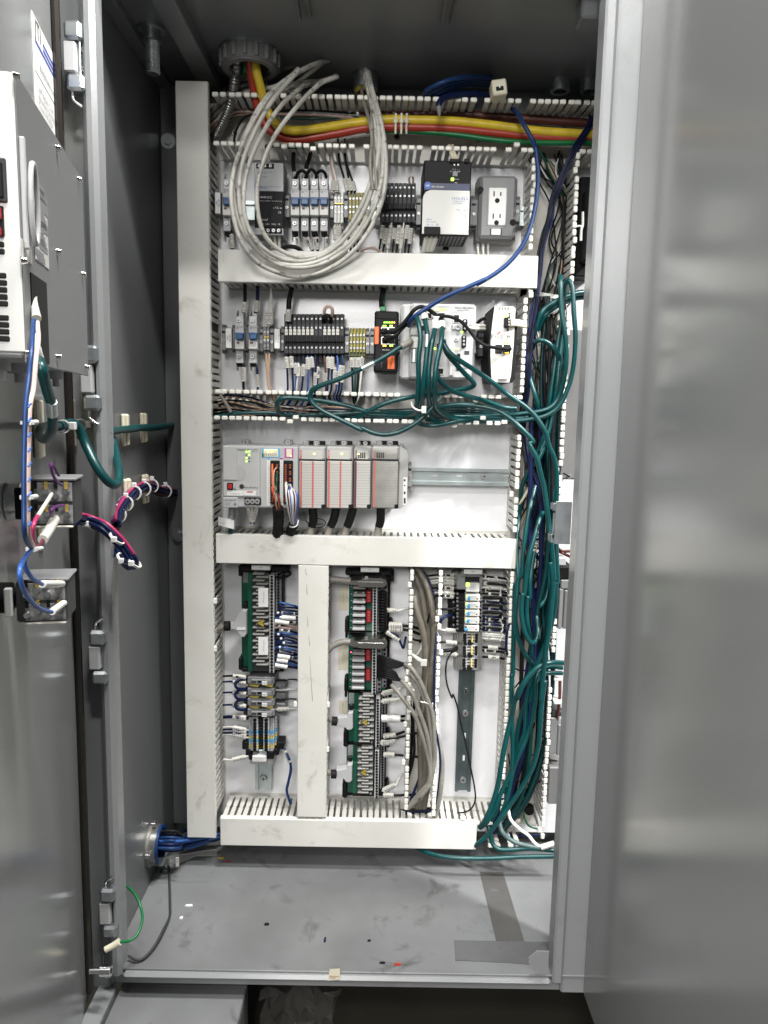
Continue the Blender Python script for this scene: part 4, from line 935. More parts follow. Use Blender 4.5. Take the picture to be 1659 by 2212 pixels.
o = tag(pb('hood_band', 'g', 380, 1012, 495, 1040, -.0635, -.062, 'white', None, 0), 'white printed band on the hood of the left plug', 'label')
# relay-like fuse blocks (four) with yellow jumpers
for k, y in enumerate((1670, 1815, 1960, 2100)):
    yy = (185, 315, 432, 550)[k]
    t = dev('fused_block', ORD[k] + ' from the top of the four wide grey fuse blocks in the left column', 'fuse block', 'h', 440, yy, 750, yy + 90, -.06, 'wide grey fuse blocks in the left column')
    pb('body', 'h', 440, yy + 5, 752, yy + 85, -.06, -.02, 'midgrey', t, .0015); pb('rear_foot', 'h', 750, yy + 60, 880, yy + 130 if k < 3 else yy + 80, -.04, -.02, 'midgrey', t, .003); pb('left_foot', 'h', 395, yy + 30, 445, yy + 80, -.045, -.02, 'darkgrey', t, .002)
    pb('face', 'h', 480, yy + 35, 720, yy + 88, -.066, -.05, 'midgrey', t, .001)
    pb('window', 'h', 555, yy + 45, 602, yy + 72, -.0665, -.065, 'black', t, 0); o = pb('fuse_tag', 'h', 606, yy + 56, 664, yy + 94, -.0672, -.066, 'white', t, 0); tx('>20>', 'h', 636, yy + 76, -.0676, 17, 'ink', t)
    pb('slot', 'h', 485, yy + 48, 540, yy + 74, -.0664, -.065, 'darkgrey', t, 0)
    for x in (755, 815): screw('h', x, yy + 108 if k < 3 else yy + 72, -.0402, .0032, t)
    if k < 3:
        for x0 in (455, 620): q = MB(); X0, X1, Z0, Z1 = rect('h', x0, yy + 90, x0 + 125, yy + 118, -.056); q.prism([(X0, Z1), (X1, Z1 + (.003 if x0 > 500 else 0)), (X1 - .004, Z0), (X0 + .006, Z0 + .002)], 1, -.057, -.05); q.build('jumper', 'termyellow', t)
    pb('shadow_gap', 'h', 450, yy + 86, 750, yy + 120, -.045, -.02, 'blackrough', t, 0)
# striped multi-level terminals
cols = ['lightgrey', 'lightgrey', 'lightgrey', 'lightgrey', 'skyblue', 'lightgrey', 'termyellow', 'skyblue', 'lightgrey', 'termyellow', 'lightgrey']
ys = [655, 705, 738, 770, 802, 838, 870, 900, 938, 968, 1000, 1034]
for k in range(11):
    nm = {'lightgrey': 'grey', 'skyblue': 'blue', 'termyellow': 'yellow'}[cols[k]]
    t = dev('level_terminal', f'{nm} slim terminal, {ORD[k]} from the top of the striped stack in the left column', 'terminal block', 'h', 455, ys[k], 775, ys[k + 1], -.06, 'striped slim terminals in the left column')
    pb('body', 'h', 455, ys[k] + 1, 745, ys[k + 1] - 1, -.05, -.02, cols[k], t, .0004); pb('left_face', 'h', 500, ys[k] + 1, 562, ys[k + 1] - 1, -.06, -.03, cols[k], t, .0004); pb('right_face', 'h', 622, ys[k] + 1, 690, ys[k + 1] - 1, -.06, -.03, cols[k], t, .0004)
    pb('tail', 'h', 745, ys[k] - 20, 775, ys[k + 1] - 30, -.04, -.02, cols[k], t, .0004); pb('centre_slot', 'h', 564, ys[k] + 3, 620, ys[k + 1] - 6, -.053, -.03, 'blackrough', t, 0)
    for x in (525, 655): inst('hole', HOLE, at('h', x, (ys[k] + ys[k + 1]) / 2, -.0598), t, sc=.0036)
    for x in (470, 485, 700, 722): pb('ridge', 'h', x, ys[k] + 1, x + 3, ys[k + 1] - 1, -.0525, -.049, 'greytext', t, 0)
t = dev('rail_connector', 'black connector with white printed tag below the striped terminals', 'connector', 'h', 380, 930, 860, 1190, -.06)
for (x0, y0, x1, y1) in ((378, 930, 455, 1020), (418, 1015, 480, 1090), (455, 1080, 500, 1140), (770, 935, 858, 1020), (735, 1010, 800, 1085), (655, 1040, 740, 1130)): pb('black_block', 'h', x0, y0, x1, y1, -.052, -.02, 'black', t, .0015)
pb('metal_clip', 'h', 568, 1022, 660, 1085, -.055, -.025, 'railzinc', t, .001); pb('copper_clip', 'h', 500, 1045, 560, 1085, -.052, -.03, 'dullmetal', t)
pb('grey_foot', 'h', 465, 1120, 740, 1190, -.04, -.02, 'lightgrey', t, .002); o = pb('tag', 'h', 495, 1092, 655, 1158, -.06, -.045, 'white', t, .001); tx('Allen-Bradley', 'h', 575, 1118, -.0604, 15, 'greytext', t); tx('1492-IFM40F-F24-2', 'h', 575, 1140, -.0604, 11, 'greytext', t)
# ================================================================ MIDDLE BOARD COLUMN
pb_ = plate_label('i', 530, 190, 765, 245, -.07, ['TBP2'], 'white label plate above the middle interface boards', 0)
def relay_board(label, y0, y1, redn, lit=None, win='i', dx=0, dip=0):
    t = dev('relay_board', label, 'terminal board', win, 390 + dx, y0, 900 + dx, y1, -.05)
    pb('base_rail', win, 378 + dx, y0, 905 + dx, y1 - 5, -.03, -.015, 'black', t, .002); pb('bracket', win, 325 + dx, y1 - 180, 380 + dx, y1 + 10, -.045, -.015, 'black', t, .003); pb('bracket', win, 330 + dx, y1 - 80, 360 + dx, y1 + 70, -.045, -.015, 'black', t, .003)
    pb('bracket', win, 895 + dx, y1 - 170, 942 + dx, y1 + 90, -.04, -.015, 'black', t, .003)
    pb('circuit_board', win, 382 + dx, y0 + 10, 860 + dx, y1 - 30, -.0385, -.036, 'pcb', t, .0003)
    pb('fuse_bed', win, 435 + dx, y0 + 90, 600 + dx, y1 - 40, -.045, -.037, 'black', t, .0005)
    n = 7
    for k in range(n):
        y = y0 + 150 + (y1 - y0 - 210) * k / (n - 1) + (10 if k else 0)
        o = pb('fuse_holder', win, 432 + dx - 2 * k, y - 16, 595 + dx - 2 * k, y + 18, -.066, -.045, ('bar' if k < 2 else 'lightgrey'), t, .0012)
        for x in (470, 568): pbx = MB(); p = at(win, x + dx - 2 * k, y - 34, -.055); pbx.cyl(p, p - Vector((0, .002, 0)), .0022, 8); pbx.build('fuse_clip', 'screwmetal', o)
        lx = 415 + dx - 2 * k; led(win, lx, y - 20, -.0385, 11, 11, 'white' if lit != k else 'led_red', t)
    for (a_, b2) in redn:
        o = pb('dip_block', win, 602 + dx, a_, 665 + dx, b2, -.055, -.037, 'dipred', t, .0006)
        for k in range(4): pb('dip_switch', win, 622 + dx, a_ + (b2 - a_) * (k + .45) / 4.4, 646 + dx, a_ + (b2 - a_) * (k + .45) / 4.4 + 9, -.0556, -.0545, 'labelred', o, 0)
    hole_strip(t, win, 682 + dx, y0 + 130, 740 + dx, y1 + 30, 17, -.064, r=.0026)
    hole_strip(t, win, 750 + dx, y0 + 120, 805 + dx, y1 - 10, 10, -.052, m='midgrey', r=.0027); hole_strip(t, win, 818 + dx, y0 + 120, 872 + dx, y1 - 60, 11, -.044, m='midgrey', r=.0026)
    return t
t = relay_board('upper middle board with grey fuse bars and two red switch blocks', 300, 1030, ((490, 640), (745, 895)))
pb('bracket', 'i', 332, 222, 955, 290, -.04, -.015, 'black', t, .002); pb('bracket', 'i', 905, 225, 958, 370, -.04, -.015, 'black', t, .002)
relay_board('second middle board with a glowing red lamp and dark cables', 1050, 1790, ((1245, 1390), (1500, 1645)), lit=1, dx=-8)
def metal_hood(label, y0, y1, tail):
    t = dev('cable_hood', label, 'plug', 'i', 390, y0, 870, y1, -.075); X0, X1, Z0, Z1 = rect('i', 398, y0 + 15, 868, y1, -.078)
    q = MB(); w = Z1 - Z0; q.prism([(X0, Z0 + .004), (X0, Z1 - .006), (X0 + .02, Z1 - .004), (X0 + .024, Z1), (X1 - .01, Z1), (X1 - .003, Z1 - .003), (X1, Z1 - .01), (X1, Z0 + .006), (X1 - .006, Z0), (X0 + .02, Z0), (X0 + .016, Z0 + .003)], 1, -.084, -.04); q.build('hood', 'steel', t)
    q = MB(); q.box(X0 + .014, X1 - .006, -.0845, -.082, Z0 + .001, Z0 + .62 * w, .002); q.build('hood_face', 'steel', t)
    screw('i', 605, y0 + 22, -.0845, .004, t); a_ = [at('i', x, y, -.068) for x, y in tail]
    MB().tube(a_, .0062, 10).build('cable_tail', 'greycable', t)
metal_hood('metal plug hood on top of the upper middle board', 298, 430, [(405, 362), (330, 355), (240, 345), (130, 338), (40, 335)]); metal_hood('metal plug hood between the two middle boards', 1075, 1215, [(400, 1145), (320, 1140), (240, 1160), (160, 1200), (100, 1260)])
def fuse_board(label, y0, y1, tri, dx):
    t = dev('interface_board', label, 'terminal board', 'j', 330 + dx, y0, 760 + dx, y1, -.05)
    pb('base_rail', 'j', 320 + dx, y0, 770 + dx, y1 - 8, -.03, -.015, 'black', t, .002); pb('circuit_board', 'j', 328 + dx, y0 + 10, 630 + dx, y1 - 50, -.0385, -.036, 'pcb', t, .0003)
    pb('pale_patch', 'j', 335 + dx, y0 + 5, 395 + dx, y0 + 130, -.0392, -.0384, 'railzinc', t, 0); pb('bracket', 'j', 272 + dx, y1 - 150, 330 + dx, y1 + 20, -.045, -.015, 'black', t, .003); pb('bracket', 'j', 765 + dx, y1 - 170, 805 + dx, y1 + 30, -.04, -.015, 'black', t, .003)
    pb('fuse_bed', 'j', 445 + dx, y0 + 30, 630 + dx, y1 - 10, -.05, -.037, 'darkgrey', t, .0005); pb('clear_edge', 'j', 395 + dx, y0 + 200, 440 + dx, y1 - 40, -.056, -.0545, 'pcb', t, .0003)
    n = 16
    for k in range(n):
        y = y0 + 45 + (y1 - y0 - 90) * k / (n - 1); xa_ = 445 if k % 2 else 492
        o = pb('fuse_holder', 'j', xa_ + dx, y - 9, xa_ + 130 + dx, y + 9, -.068, -.05, 'bar', t, .001)
        p = at('j', xa_ + dx + (-18 if k % 2 == 0 else 152), y, -.06); q = MB(); q.cyl(p, p - Vector((0, .002, 0)), .0022, 8); q.build('fuse_clip', 'screwmetal', o)
    tr = [at('j', x + dx, y, -.0695) for x, y in ((470, tri), (545, tri - 45), (545, tri + 45))]
    o = MB().prism([(p.x, p.z) for p in tr], 1, -.0695, -.0685).build('warning_triangle', 'mustard', t); MB().tube(tr + [tr[0]], .0008, 5, smooth=False).build('triangle_rim', 'ink', o); tx('!', 'j', 525 + dx, tri, -.0698, 40, 'ink', o, 90)
    hole_strip(t, 'j', 642 + dx, y0 + 70, 690 + dx, y1 + 15, 17, -.064, r=.0026); hole_strip(t, 'j', 708 + dx, y0 + 10, 755 + dx, y1 - 90, 17, -.048, m='midgrey', r=.0025)
    pb('front_edge', 'j', 390 + dx, y1 - 40, 640 + dx, y1 - 5, -.055, -.03, 'blackrough', t, .001); pb('socket', 'j', 340 + dx, y0 + 150, 385 + dx, y0 + 215, -.05, -.036, 'black', t)
fuse_board('third middle board with grey fuse bars and a yellow triangle', 365, 975, 706, 0); fuse_board('lowest middle board with grey fuse bars and a yellow triangle', 960, 1560, 1280, -12)
dsub('pale plug hood on the left of the third middle board', 'j', [(330, 600), (385, 595), (385, 780), (360, 800), (315, 798), (290, 760), (205, 735), (203, 660), (320, 650)], -.062, [(205, 698), (140, 690), (110, 660), (70, 625), (20, 590)], .0058)
dsub('pale plug hood on the left of the lowest middle board', 'j', [(320, 1192), (378, 1188), (375, 1380), (350, 1400), (305, 1396), (280, 1360), (192, 1335), (190, 1262), (308, 1240)], -.062, [(192, 1298), (132, 1298), (100, 1280), (60, 1270), (10, 1268)], .0058)
for k, (win, x0, y0, x1, y1, s_) in enumerate((('i', 247, 432, 368, 738, 'AC INPUT MODULE'), ('i', 240, 1190, 365, 1500, 'AC INPUT MODULE'), ('j', 220, 455, 318, 640, 'OUTPUT WORD'))):
    t = dev('paper_label', ('upper', 'middle', 'lower')[k] + ' beige paper label on the white panel left of the middle boards', 'label', win, x0, y0, x1, y1, -.001, 'beige paper labels beside the middle boards'); pb('paper', win, x0, y0, x1, y1, -.001, -.0002, 'cream', t, 0); tx(s_, win, (x0 + x1) / 2, (y0 + y1) / 2, -.0014, 12, 'greytext', t, -90)
# ================================================================ RIGHT COLUMN
plate_label('k', 432, 178, 630, 228, -.07, ['TBP3'], 'white label plate above the safety relay on the right', 0)
t = dev('safety_relay', 'grey safety relay with a bright green lamp at the top of the right column', 'relay', 'k', 310, 200, 685, 420, -.07)
pb('body', 'k', 355, 225, 640, 400, -.058, -.02, 'midgrey', t, .002); pb('cap', 'k', 400, 195, 620, 262, -.062, -.02, 'midgrey', t, .002)
for (x0, y0, x1, y1) in ((312, 210, 375, 280), (325, 270, 372, 345), (360, 275, 440, 398), (600, 222, 685, 300), (620, 290, 682, 390)): pb('terminal_step', 'k', x0, y0, x1, y1, -.05, -.02, 'termgrey', t, .0015)
for (x, y) in ((342, 292), (340, 325), (408, 266), (405, 380), (470, 240), (520, 243), (660, 258), (658, 296), (655, 330), (655, 370)): screw('k', x, y, -.0505 if x < 420 or x > 600 else -.0625, .0036, t, SCREWD)
pb('blank_plate', 'k', 368, 290, 420, 358, -.0508, -.05, 'lightgrey', t, 0); pb('dark_gap', 'k', 445, 262, 600, 330, -.0605, -.05, 'blackrough', t); o = pb('relay_head', 'k', 455, 328, 600, 422, -.072, -.05, 'offwhite', t, .001)
q = MB()
for k in range(9): a_ = at('k', 505 + (k % 3) * 22, 345 + 22 * (k // 3), -.0723); q.box(a_.x - .0025, a_.x + .0025, -.0724, -.072, a_.z - .0004, a_.z + .0004)
q.build('print_mark', 'greytext', o, kind='stuff'); led('k', 472, 342, -.072, 34, 38, 'led_green', t)
for k, y in enumerate((450, 534, 616, 698, 782)):
    t = dev('relay', ORD[k] + ' from the top of the five slim relays with blue levers, right column', 'relay', 'k', 270, y, 620, y + 75, -.072, 'slim relays with blue levers')
    pb('socket', 'k', 345, y - 8, 625, y + 73, -.06, -.02, 'black', t, .0015)
    for (x0, x1) in ((265, 345), (290, 340)): pb('terminal_step', 'k', x0 + 4 * k * 0, y - 20, x1, y + 55, -.045 if x0 < 280 else -.052, -.02, 'black', t, .002)
    pb('face', 'k', 452 - 3 * k, y + 3, 608 - 3 * k, y + 68, -.074, -.05, 'offwhite', t, .001); pb('lever', 'k', 472 - 3 * k - (24 if k == 4 else 0), y + 20 + (16 if k == 4 else 0), 500 - 3 * k - (8 if k == 4 else 0), y + 60, -.0775, -.073, 'relayblue', t, .0008)
    led('k', 466 - 3 * k, y + 18, -.074, 20, 18, 'led_green' if k < 4 else 'ink', t); pb('slot', 'k', 570 - 3 * k, y + 40, 584 - 3 * k, y + 52, -.0744, -.074, 'ink', t, 0)
    tx('Allen-Bradley', 'k', 537 - 3 * k, y + 22, -.0744, 9, 'greytext', t); tx('700-HLT1Z24', 'k', 532 - 3 * k, y + 40, -.0744, 9, 'greytext', t)
    for (x, yy) in ((320, y - 4), (362, y - 12), (362, y + 36), (622, y + 20), (618, y + 58)): screw('k', x, yy, -.0525 if x < 345 else -.0605, .0028, t)
for k in range(3):
    y = 862 + 135 * k; nm = ('upper', 'middle', 'lowest')[k]
    t = dev('level_terminal', nm + ' of the three pale terminal groups with a yellow bar, right column', 'terminal block', 'k', 325, y, 630, y + 135, -.062, 'pale terminal groups in the right column'); d_ = -4 * k
    pb('body', 'k', 325 + d_ + (12 if k == 2 else 0), y - 40, 634 + d_, y + 132, -.04, -.02, 'termgrey', t, .001)
    for j_ in range(4):
        pb('ridge', 'k', 358 + 17 * j_ + d_, y - 42, 371 + 17 * j_ + d_, y + 130, -.05 - .002 * j_, -.03, 'termgrey', t, .0006)
        pb('ridge', 'k', 582 + 14 * j_ + d_, y - 20, 593 + 14 * j_ + d_, y + 132, -.056 - .002 * (3 - j_), -.03, 'termgrey', t, .0006)
    pb('face', 'k', 426 + d_, y, 586 + d_, y + 130, -.06, -.03, 'lightgrey', t, .001)
    for j_ in range(4): pb('dark_slot', 'k', 470 + d_, y + 14 + 31 * j_, 545 + d_, y + 28 + 31 * j_, -.0604, -.059, 'darkgrey', t, 0)
    pb('yellow_bar', 'k', 514 + d_, y + 22, 530 + d_, y + 104, -.064, -.0595, 'termyellow', t, .0006)
    for (x, yy) in [(441, 24), (441, 55), (441, 86), (445, 115), (569, 24), (569, 56), (567, 90), (498, 108)]: inst('hole', HOLE, at('k', x + d_, y + yy, -.0601), t, sc=.0052 if x == 498 else .0036)
# ================================================================ GLANDS, POWER CABLES, COIL
def vgland(label, win, x, y, r, h, m, name='cable_gland', ribs=0, lock=True):
    p = atz(win, x, y, ZC); t = thing(name, label, 'cable gland', p); n = 40
    MB().ring(p - Vector((0, 0, .003)), p - Vector((0, 0, .003 + h)), r, r * .68, n).build('nut', m, t)
    if ribs:
        for k in range(ribs): a_ = 2 * math.pi * k / ribs; c = p + Vector((math.cos(a_), math.sin(a_), 0)) * r; q = MB(); q.box(c.x - .0035, c.x + .0035, c.y - .0035, c.y + .0035, p.z - h - .001, p.z - .004, .001); q.build('rib', m, t)
        MB().ring(p - Vector((0, 0, .003 + h)), p - Vector((0, 0, .006 + h)), r * .95, r * .72, n).build('rim', m, t)
    if lock: MB().ring(p, p - Vector((0, 0, .004)), r * 1.05, r * .9, n).build('locknut', 'zinc', t)
    return p
vgland('large grey ribbed bushing in the cabinet roof with thick cables', 'm', 505, 395, .047, .024, 'nutgrey', ribs=16)
YG2 = vgland('zinc gland in the roof where the brown grey cables enter', 'm', 1400, 575, .022, .022, 'zinc').y
vgland('left of the two small zinc glands in the roof at upper right', 'n', 1380, 580, .017, .016, 'zinc')
vgland('right of the two small zinc glands in the roof at upper right', 'n', 1598, 585, .017, .016, 'zinc')
q = MB(); p = atz('m', 1400, 575, ZC); q.ring(p - Vector((0, 0, .024)), p - Vector((0, 0, .032)), .019, .014, 24); tag(q.build('gland_insert', 'mustard'), 'yellowish insert ring below the roof gland of the brown grey cables', 'gland insert')
YG = atz('m', 505, 395, ZC).y
def up(P, z=.06):
    return [P[0] + Vector((0, 0, z))] + P
cable('power_cable', 'thick yellow power cable running along the top duct', 'cable', up(pts('m', [(545, 470, YG - .005), (580, 640, -.1), (625, 810, -.085), (690, 935, -.08), (790, 1000, -.075), (900, 1008, -.07), (1050, 990, -.065), (1250, 958, -.06), (1450, 932, -.06), (1640, 920, -.06)])) + pts('n', [(300, 865, -.06), (600, 872, -.06), (900, 903, -.06), (1200, 942, -.06), (1500, 962, -.06), (1750, 975, -.06)]), .0074, 'yellow', n=14)
cable('power_cable', 'thick red power cable below the yellow one in the top duct', 'cable', up(pts('m', [(505, 470, YG - .005), (530, 640, -.09), (560, 800, -.075), (600, 920, -.065), (690, 1030, -.06), (850, 1078, -.055), (1000, 1060, -.055), (1200, 1025, -.055), (1420, 985, -.055), (1640, 978, -.055)])) + pts('n', [(300, 915, -.055), (600, 925, -.055), (900, 955, -.055), (1200, 985, -.055), (1600, 1005, -.055), (1750, 1010, -.055)]), .0076, 'redcable', n=14)
cable('power_cable', 'thick dark brown power cable behind the yellow one in the top duct', 'cable', pts('m', [(1350, 905, -.03), (1640, 880, -.03)]) + pts('n', [(300, 828, -.032), (500, 815, -.035), (800, 832, -.035), (1100, 855, -.035), (1400, 875, -.035), (1750, 898, -.035)]), .0078, 'browncable', n=12)
cable('power_cable', 'green earth cable along the lower edge of the top duct', 'cable', pts('m', [(1400, 1010, -.05), (1640, 1008, -.05)]) + pts('n', [(200, 940, -.05), (400, 950, -.052), (650, 972, -.055), (850, 1000, -.058), (1050, 1020, -.06), (1300, 1028, -.06), (1750, 1030, -.06)]), .0046, 'greencable', n=12)
cable('earth_cable', 'short green cable inside the grey roof bushing', 'cable', up(pts('m', [(470, 470, YG + .01), (478, 560, YG + .02), (500, 590, YG + .06)])), .006, 'greencable')
# flexible conduit: ribbed hose
P_ = up(pts('m', [(403, 500, YG), (395, 570, YG + .03), (378, 690, -.08), (345, 830, -.06), (300, 940, -.045), (255, 1030, -.03), (225, 1090, -.02)]), .05)
L_ = MB(); cnt = [0]
L_.tube(P_, lambda t_: .0075 + .0009 * math.sin(t_ * 2 * math.pi * 42), 12, 0, 40); tag(L_.build('flexible_conduit', 'conduit'), 'ribbed metal flexible conduit hanging from the grey bushing', 'conduit')
# white coil
coil = [
 [(690, 140, -.02), (718, 128, -.06), (660, 148, -.11), (600, 190, -.15), (560, 240, -.175), (520, 320, -.19), (500, 400, -.195), (505, 470, -.19), (525, 530, -.18), (560, 570, -.15), (610, 592, -.125), (650, 597, -.115), (700, 585, -.115), (750, 555, -.125), (790, 510, -.14), (820, 450, -.15), (833, 390, -.155), (832, 320, -.15), (820, 250, -.14), (802, 195, -.12), (790, 150, -.08)],
 [(590, 205, -.05), (655, 182, -.1), (610, 225, -.15), (575, 275, -.17), (545, 335, -.185), (528, 400, -.185), (528, 460, -.18), (545, 510, -.17), (580, 545, -.15), (620, 562, -.13), (660, 563, -.12), (700, 550, -.12), (740, 520, -.125), (775, 475, -.135), (800, 420, -.145), (815, 350, -.15), (818, 280, -.14), (806, 215, -.125), (790, 158, -.09)],
 [(640, 180, -.03), (700, 132, -.08), (640, 158, -.13), (580, 205, -.16), (540, 270, -.18), (513, 345, -.19), (504, 420, -.185), (520, 490, -.175), (550, 535, -.155), (600, 570, -.135), (650, 578, -.125), (700, 568, -.12), (748, 538, -.125), (788, 488, -.14), (815, 430, -.15), (825, 370, -.15), (825, 300, -.145), (812, 225, -.13), (793, 160, -.1)],
 [(610, 200, -.03), (690, 176, -.06), (728, 166, -.1), (690, 182, -.12), (640, 232, -.15), (590, 300, -.17), (560, 380, -.175), (556, 450, -.17), (572, 508, -.155), (608, 542, -.135), (655, 556, -.122), (700, 545, -.118), (738, 512, -.12), (770, 465, -.13), (795, 410, -.14), (812, 345, -.14), (812, 280, -.135), (800, 215, -.12), (787, 160, -.085)],
 [(470, 260, -.04), (520, 205, -.06), (600, 185, -.1), (645, 150, -.14), (590, 215, -.165), (550, 285, -.18), (522, 360, -.19), (517, 440, -.185), (533, 505, -.17), (570, 553, -.145), (620, 572, -.13), (670, 570, -.123), (715, 552, -.12), (758, 520, -.13), (795, 465, -.145), (822, 400, -.152), (828, 330, -.15), (822, 260, -.14), (806, 200, -.125), (795, 155, -.09)]]
cl = ['outermost loop of the coil of dirty white cable, lying lowest on the cover', 'inner loop of the dirty white cable coil left of centre', 'second outermost loop of the dirty white cable coil', 'innermost loop of the dirty white cable coil, crossing the black filter', 'middle loop of the dirty white cable coil reaching back behind the bushing']
for k, L in enumerate(coil): cable('coiled_cable', cl[k], 'cable', pts('F', L), .0037, 'whitecable', 'coil of dirty white cable', 10, 8)
for k, L in enumerate(([(1395, 600, -.075), (1440, 740, -.08), (1470, 900, -.1), (1490, 1100, -.12)], [(1440, 600, -.07), (1480, 760, -.085), (1525, 950, -.11), (1550, 1150, -.13)])):
    pass
for k, L in enumerate(([(188, 880, -.04), (260, 810, -.05), (370, 700, -.06), (480, 650, -.05), (600, 640, -.03)], [(186, 930, -.03), (270, 860, -.04), (390, 730, -.05), (500, 690, -.04), (640, 650, -.03)], [(700, 560, -.03), (820, 510, -.05), (950, 465, -.05), (1025, 460, -.04)], [(640, 680, -.03), (880, 640, -.04), (1080, 620, -.05), (1180, 580, -.05)])):
    cable('coiled_cable', ('upper grey strand behind the conduit at top left', 'lower grey strand behind the conduit at top left', 'grey strand of the coil rising to the roof right of the bushing', 'lowest grey strand of the coil below the roof')[k], 'cable', pts('m', L), .004, 'greycable', 'coil of dirty white cable')
def strands(name, label, cat, win, path, n, sx, sy, r, ms, group, seed=1, wob=.5, own=False, sub=5):
    rr = random.Random(seed); out = []
    for k in range(n):
        ox, oz = rr.uniform(-1, 1) * sx, rr.uniform(-1, 1) * sy; P = []
        for (x, y, Y) in path:
            p = at(win, x, y, Y); P.append(p + Vector((ox + rr.uniform(-wob, wob) * sx * .6, -abs(oz) * .6 + rr.uniform(-wob, wob) * .003, oz * .6)))
        out.append(cable(name, label if not own else label.format(ORD[k]), cat, P, r, ms[k % len(ms)], group, 7, sub))
    return out
# wires along the top duct behind the power cables
for k, (L, m_) in enumerate((([(190, 980, -.03), (300, 890, -.035), (450, 860, -.035), (700, 880, -.035), (1000, 885, -.035), (1300, 905, -.03)], 'pinkwire'), ([(190, 1000, -.025), (320, 910, -.03), (480, 880, -.03), (700, 890, -.03), (1000, 895, -.03), (1320, 915, -.03)], 'tan'), ([(190, 1060, -.02), (330, 930, -.025), (480, 860, -.03), (700, 855, -.035), (1000, 850, -.035), (1330, 880, -.03)], 'black'), ([(740, 905, -.03), (900, 915, -.03), (1100, 910, -.03), (1350, 900, -.03)], 'darkgreen'), ([(720, 870, -.03), (950, 870, -.03), (1200, 880, -.03), (1500, 900, -.03)], 'offwhite'), ([(380, 1150, -.04), (395, 1020, -.035), (450, 920, -.03), (520, 880, -.03)], 'black'), ([(190, 940, -.02), (300, 870, -.03), (450, 850, -.03), (560, 870, -.03)], 'tan'))):
    cable('duct_wire', ('pinkish wire along the top duct', 'tan wire along the top duct', 'long black wire along the top duct', 'dark green wire behind the yellow cable in the top duct', 'white wire behind the yellow cable in the top duct', 'black wire curving down to the left end of the top row', 'short tan wire at the left end of the top duct')[k], 'wire', pts('m', L), .0021, m_)
cable('duct_wire', 'dark green wire in the gap of the top finger row, above the filter', 'wire', pts('a', [(540, 150, -.06), (590, 135, -.08), (700, 145, -.08), (880, 148, -.07), (930, 130, -.04)]), .0042, 'darkgreen')
cable('duct_wire', 'grey brown wire over the green wire above the filter', 'wire', pts('a', [(535, 180, -.05), (560, 140, -.08), (640, 122, -.085), (780, 128, -.085), (900, 132, -.06)]), .0018, 'tan')
for k, (x, y, Y) in enumerate(((194, 893, -.06), (235, 893, -.06), (272, 893, -.058))):
    p = at('n', x, y, Y); q = MB(); q.box(p.x - .0018, p.x + .0018, p.y - .012, p.y - .009, p.z - .02, p.z + .014, .0006); q.box(p.x - .0035, p.x + .0035, p.y - .014, p.y - .009, p.z - .003, p.z + .004, .001)
    tag(q.build('cable_tie', 'cream' if k < 2 else 'marker'), ORD[k] + ' from the left of the pale ties around the power cables', 'cable tie', 'ties on the power cables')
# brown grey cables from the roof gland
for k in range(5):
    o_ = (-18, -6, 4, 14, 22)[k]; e_ = (-30, -10, 10, 20, 40)[k]
    P = up(pts('F', [(790 + o_ * .5, 178, YG2 + (.006 if k % 2 else -.004)), (797 + (o_ * .7, 7, 2, 9, 4)[k], 215, -.085 - .005 * (k % 3)), (806 + o_ * .55, 255, -.12 - .006 * ((k + 1) % 3)), (814 + o_ * .75 + (3, -4, 2, -3, 1)[k], 300, -.14 + .006 * (k % 2)), (816 + o_ * .9, 352, -.15), (818 + o_ * .7, 410, -.15)]), .03)
    cable('control_cable', ORD[k] + ' from the left of the grey cables dropping from the roof gland', 'cable', P, .0031, 'greycable', 'grey cables from the roof gland')
# blue network coil and jack
P0 = [(880, 560, -.05), (700, 555, -.1), (540, 590, -.12), (420, 650, -.1), (395, 690, -.05)]
for k in range(4):
    P = [at('n', x + 4 * k, y + 26 * k - (6 * k if x > 600 else 0), Y + .012 * k) for x, y, Y in P0]
    cable('network_cable', ORD[k] + ' from the top of the coiled blue cable turns under the roof', 'cable', P, .0037, 'bluecable', 'coiled blue network cable', 10, 8)
cable('network_cable', 'dark blue cable end with taped tip poking over the top duct', 'cable', pts('n', [(900, 690, -.06), (700, 680, -.09), (560, 700, -.11), (510, 740, -.12), (505, 790, -.12)]), .0052, 'navy')
cable('cable_tip', 'grey taped tip of the dark blue cable end above the yellow cable', 'cable end', pts('n', [(505, 770, -.122), (510, 838, -.122)]), lambda t_: .0056 - .004 * t_, 'midgrey')
t = thing('network_jack', 'white square network jack hanging under the roof at the blue coil', 'network jack', at('n', 950, 680, -.13)); X0, X1, Z0, Z1 = rect('n', 898, 565, 1005, 680, -.13)
q = MB(); q.box(X0, X1, -.13, -.1, Z0, Z1, .002); o = q.build('housing', 'cream', t); q = MB(); q.box(X0 + .006, X1 - .006, -.1306, -.129, Z0 + .006, Z1 - .012); q.build('opening', 'void', o); q = MB(); q.box(X0 + .013, X1 - .013, -.131, -.13, Z0 + .01, Z0 + .016); q.build('contact_bar', 'white', o)
for o in [t]: o.rotation_euler = (0, math.radians(-9), 0)
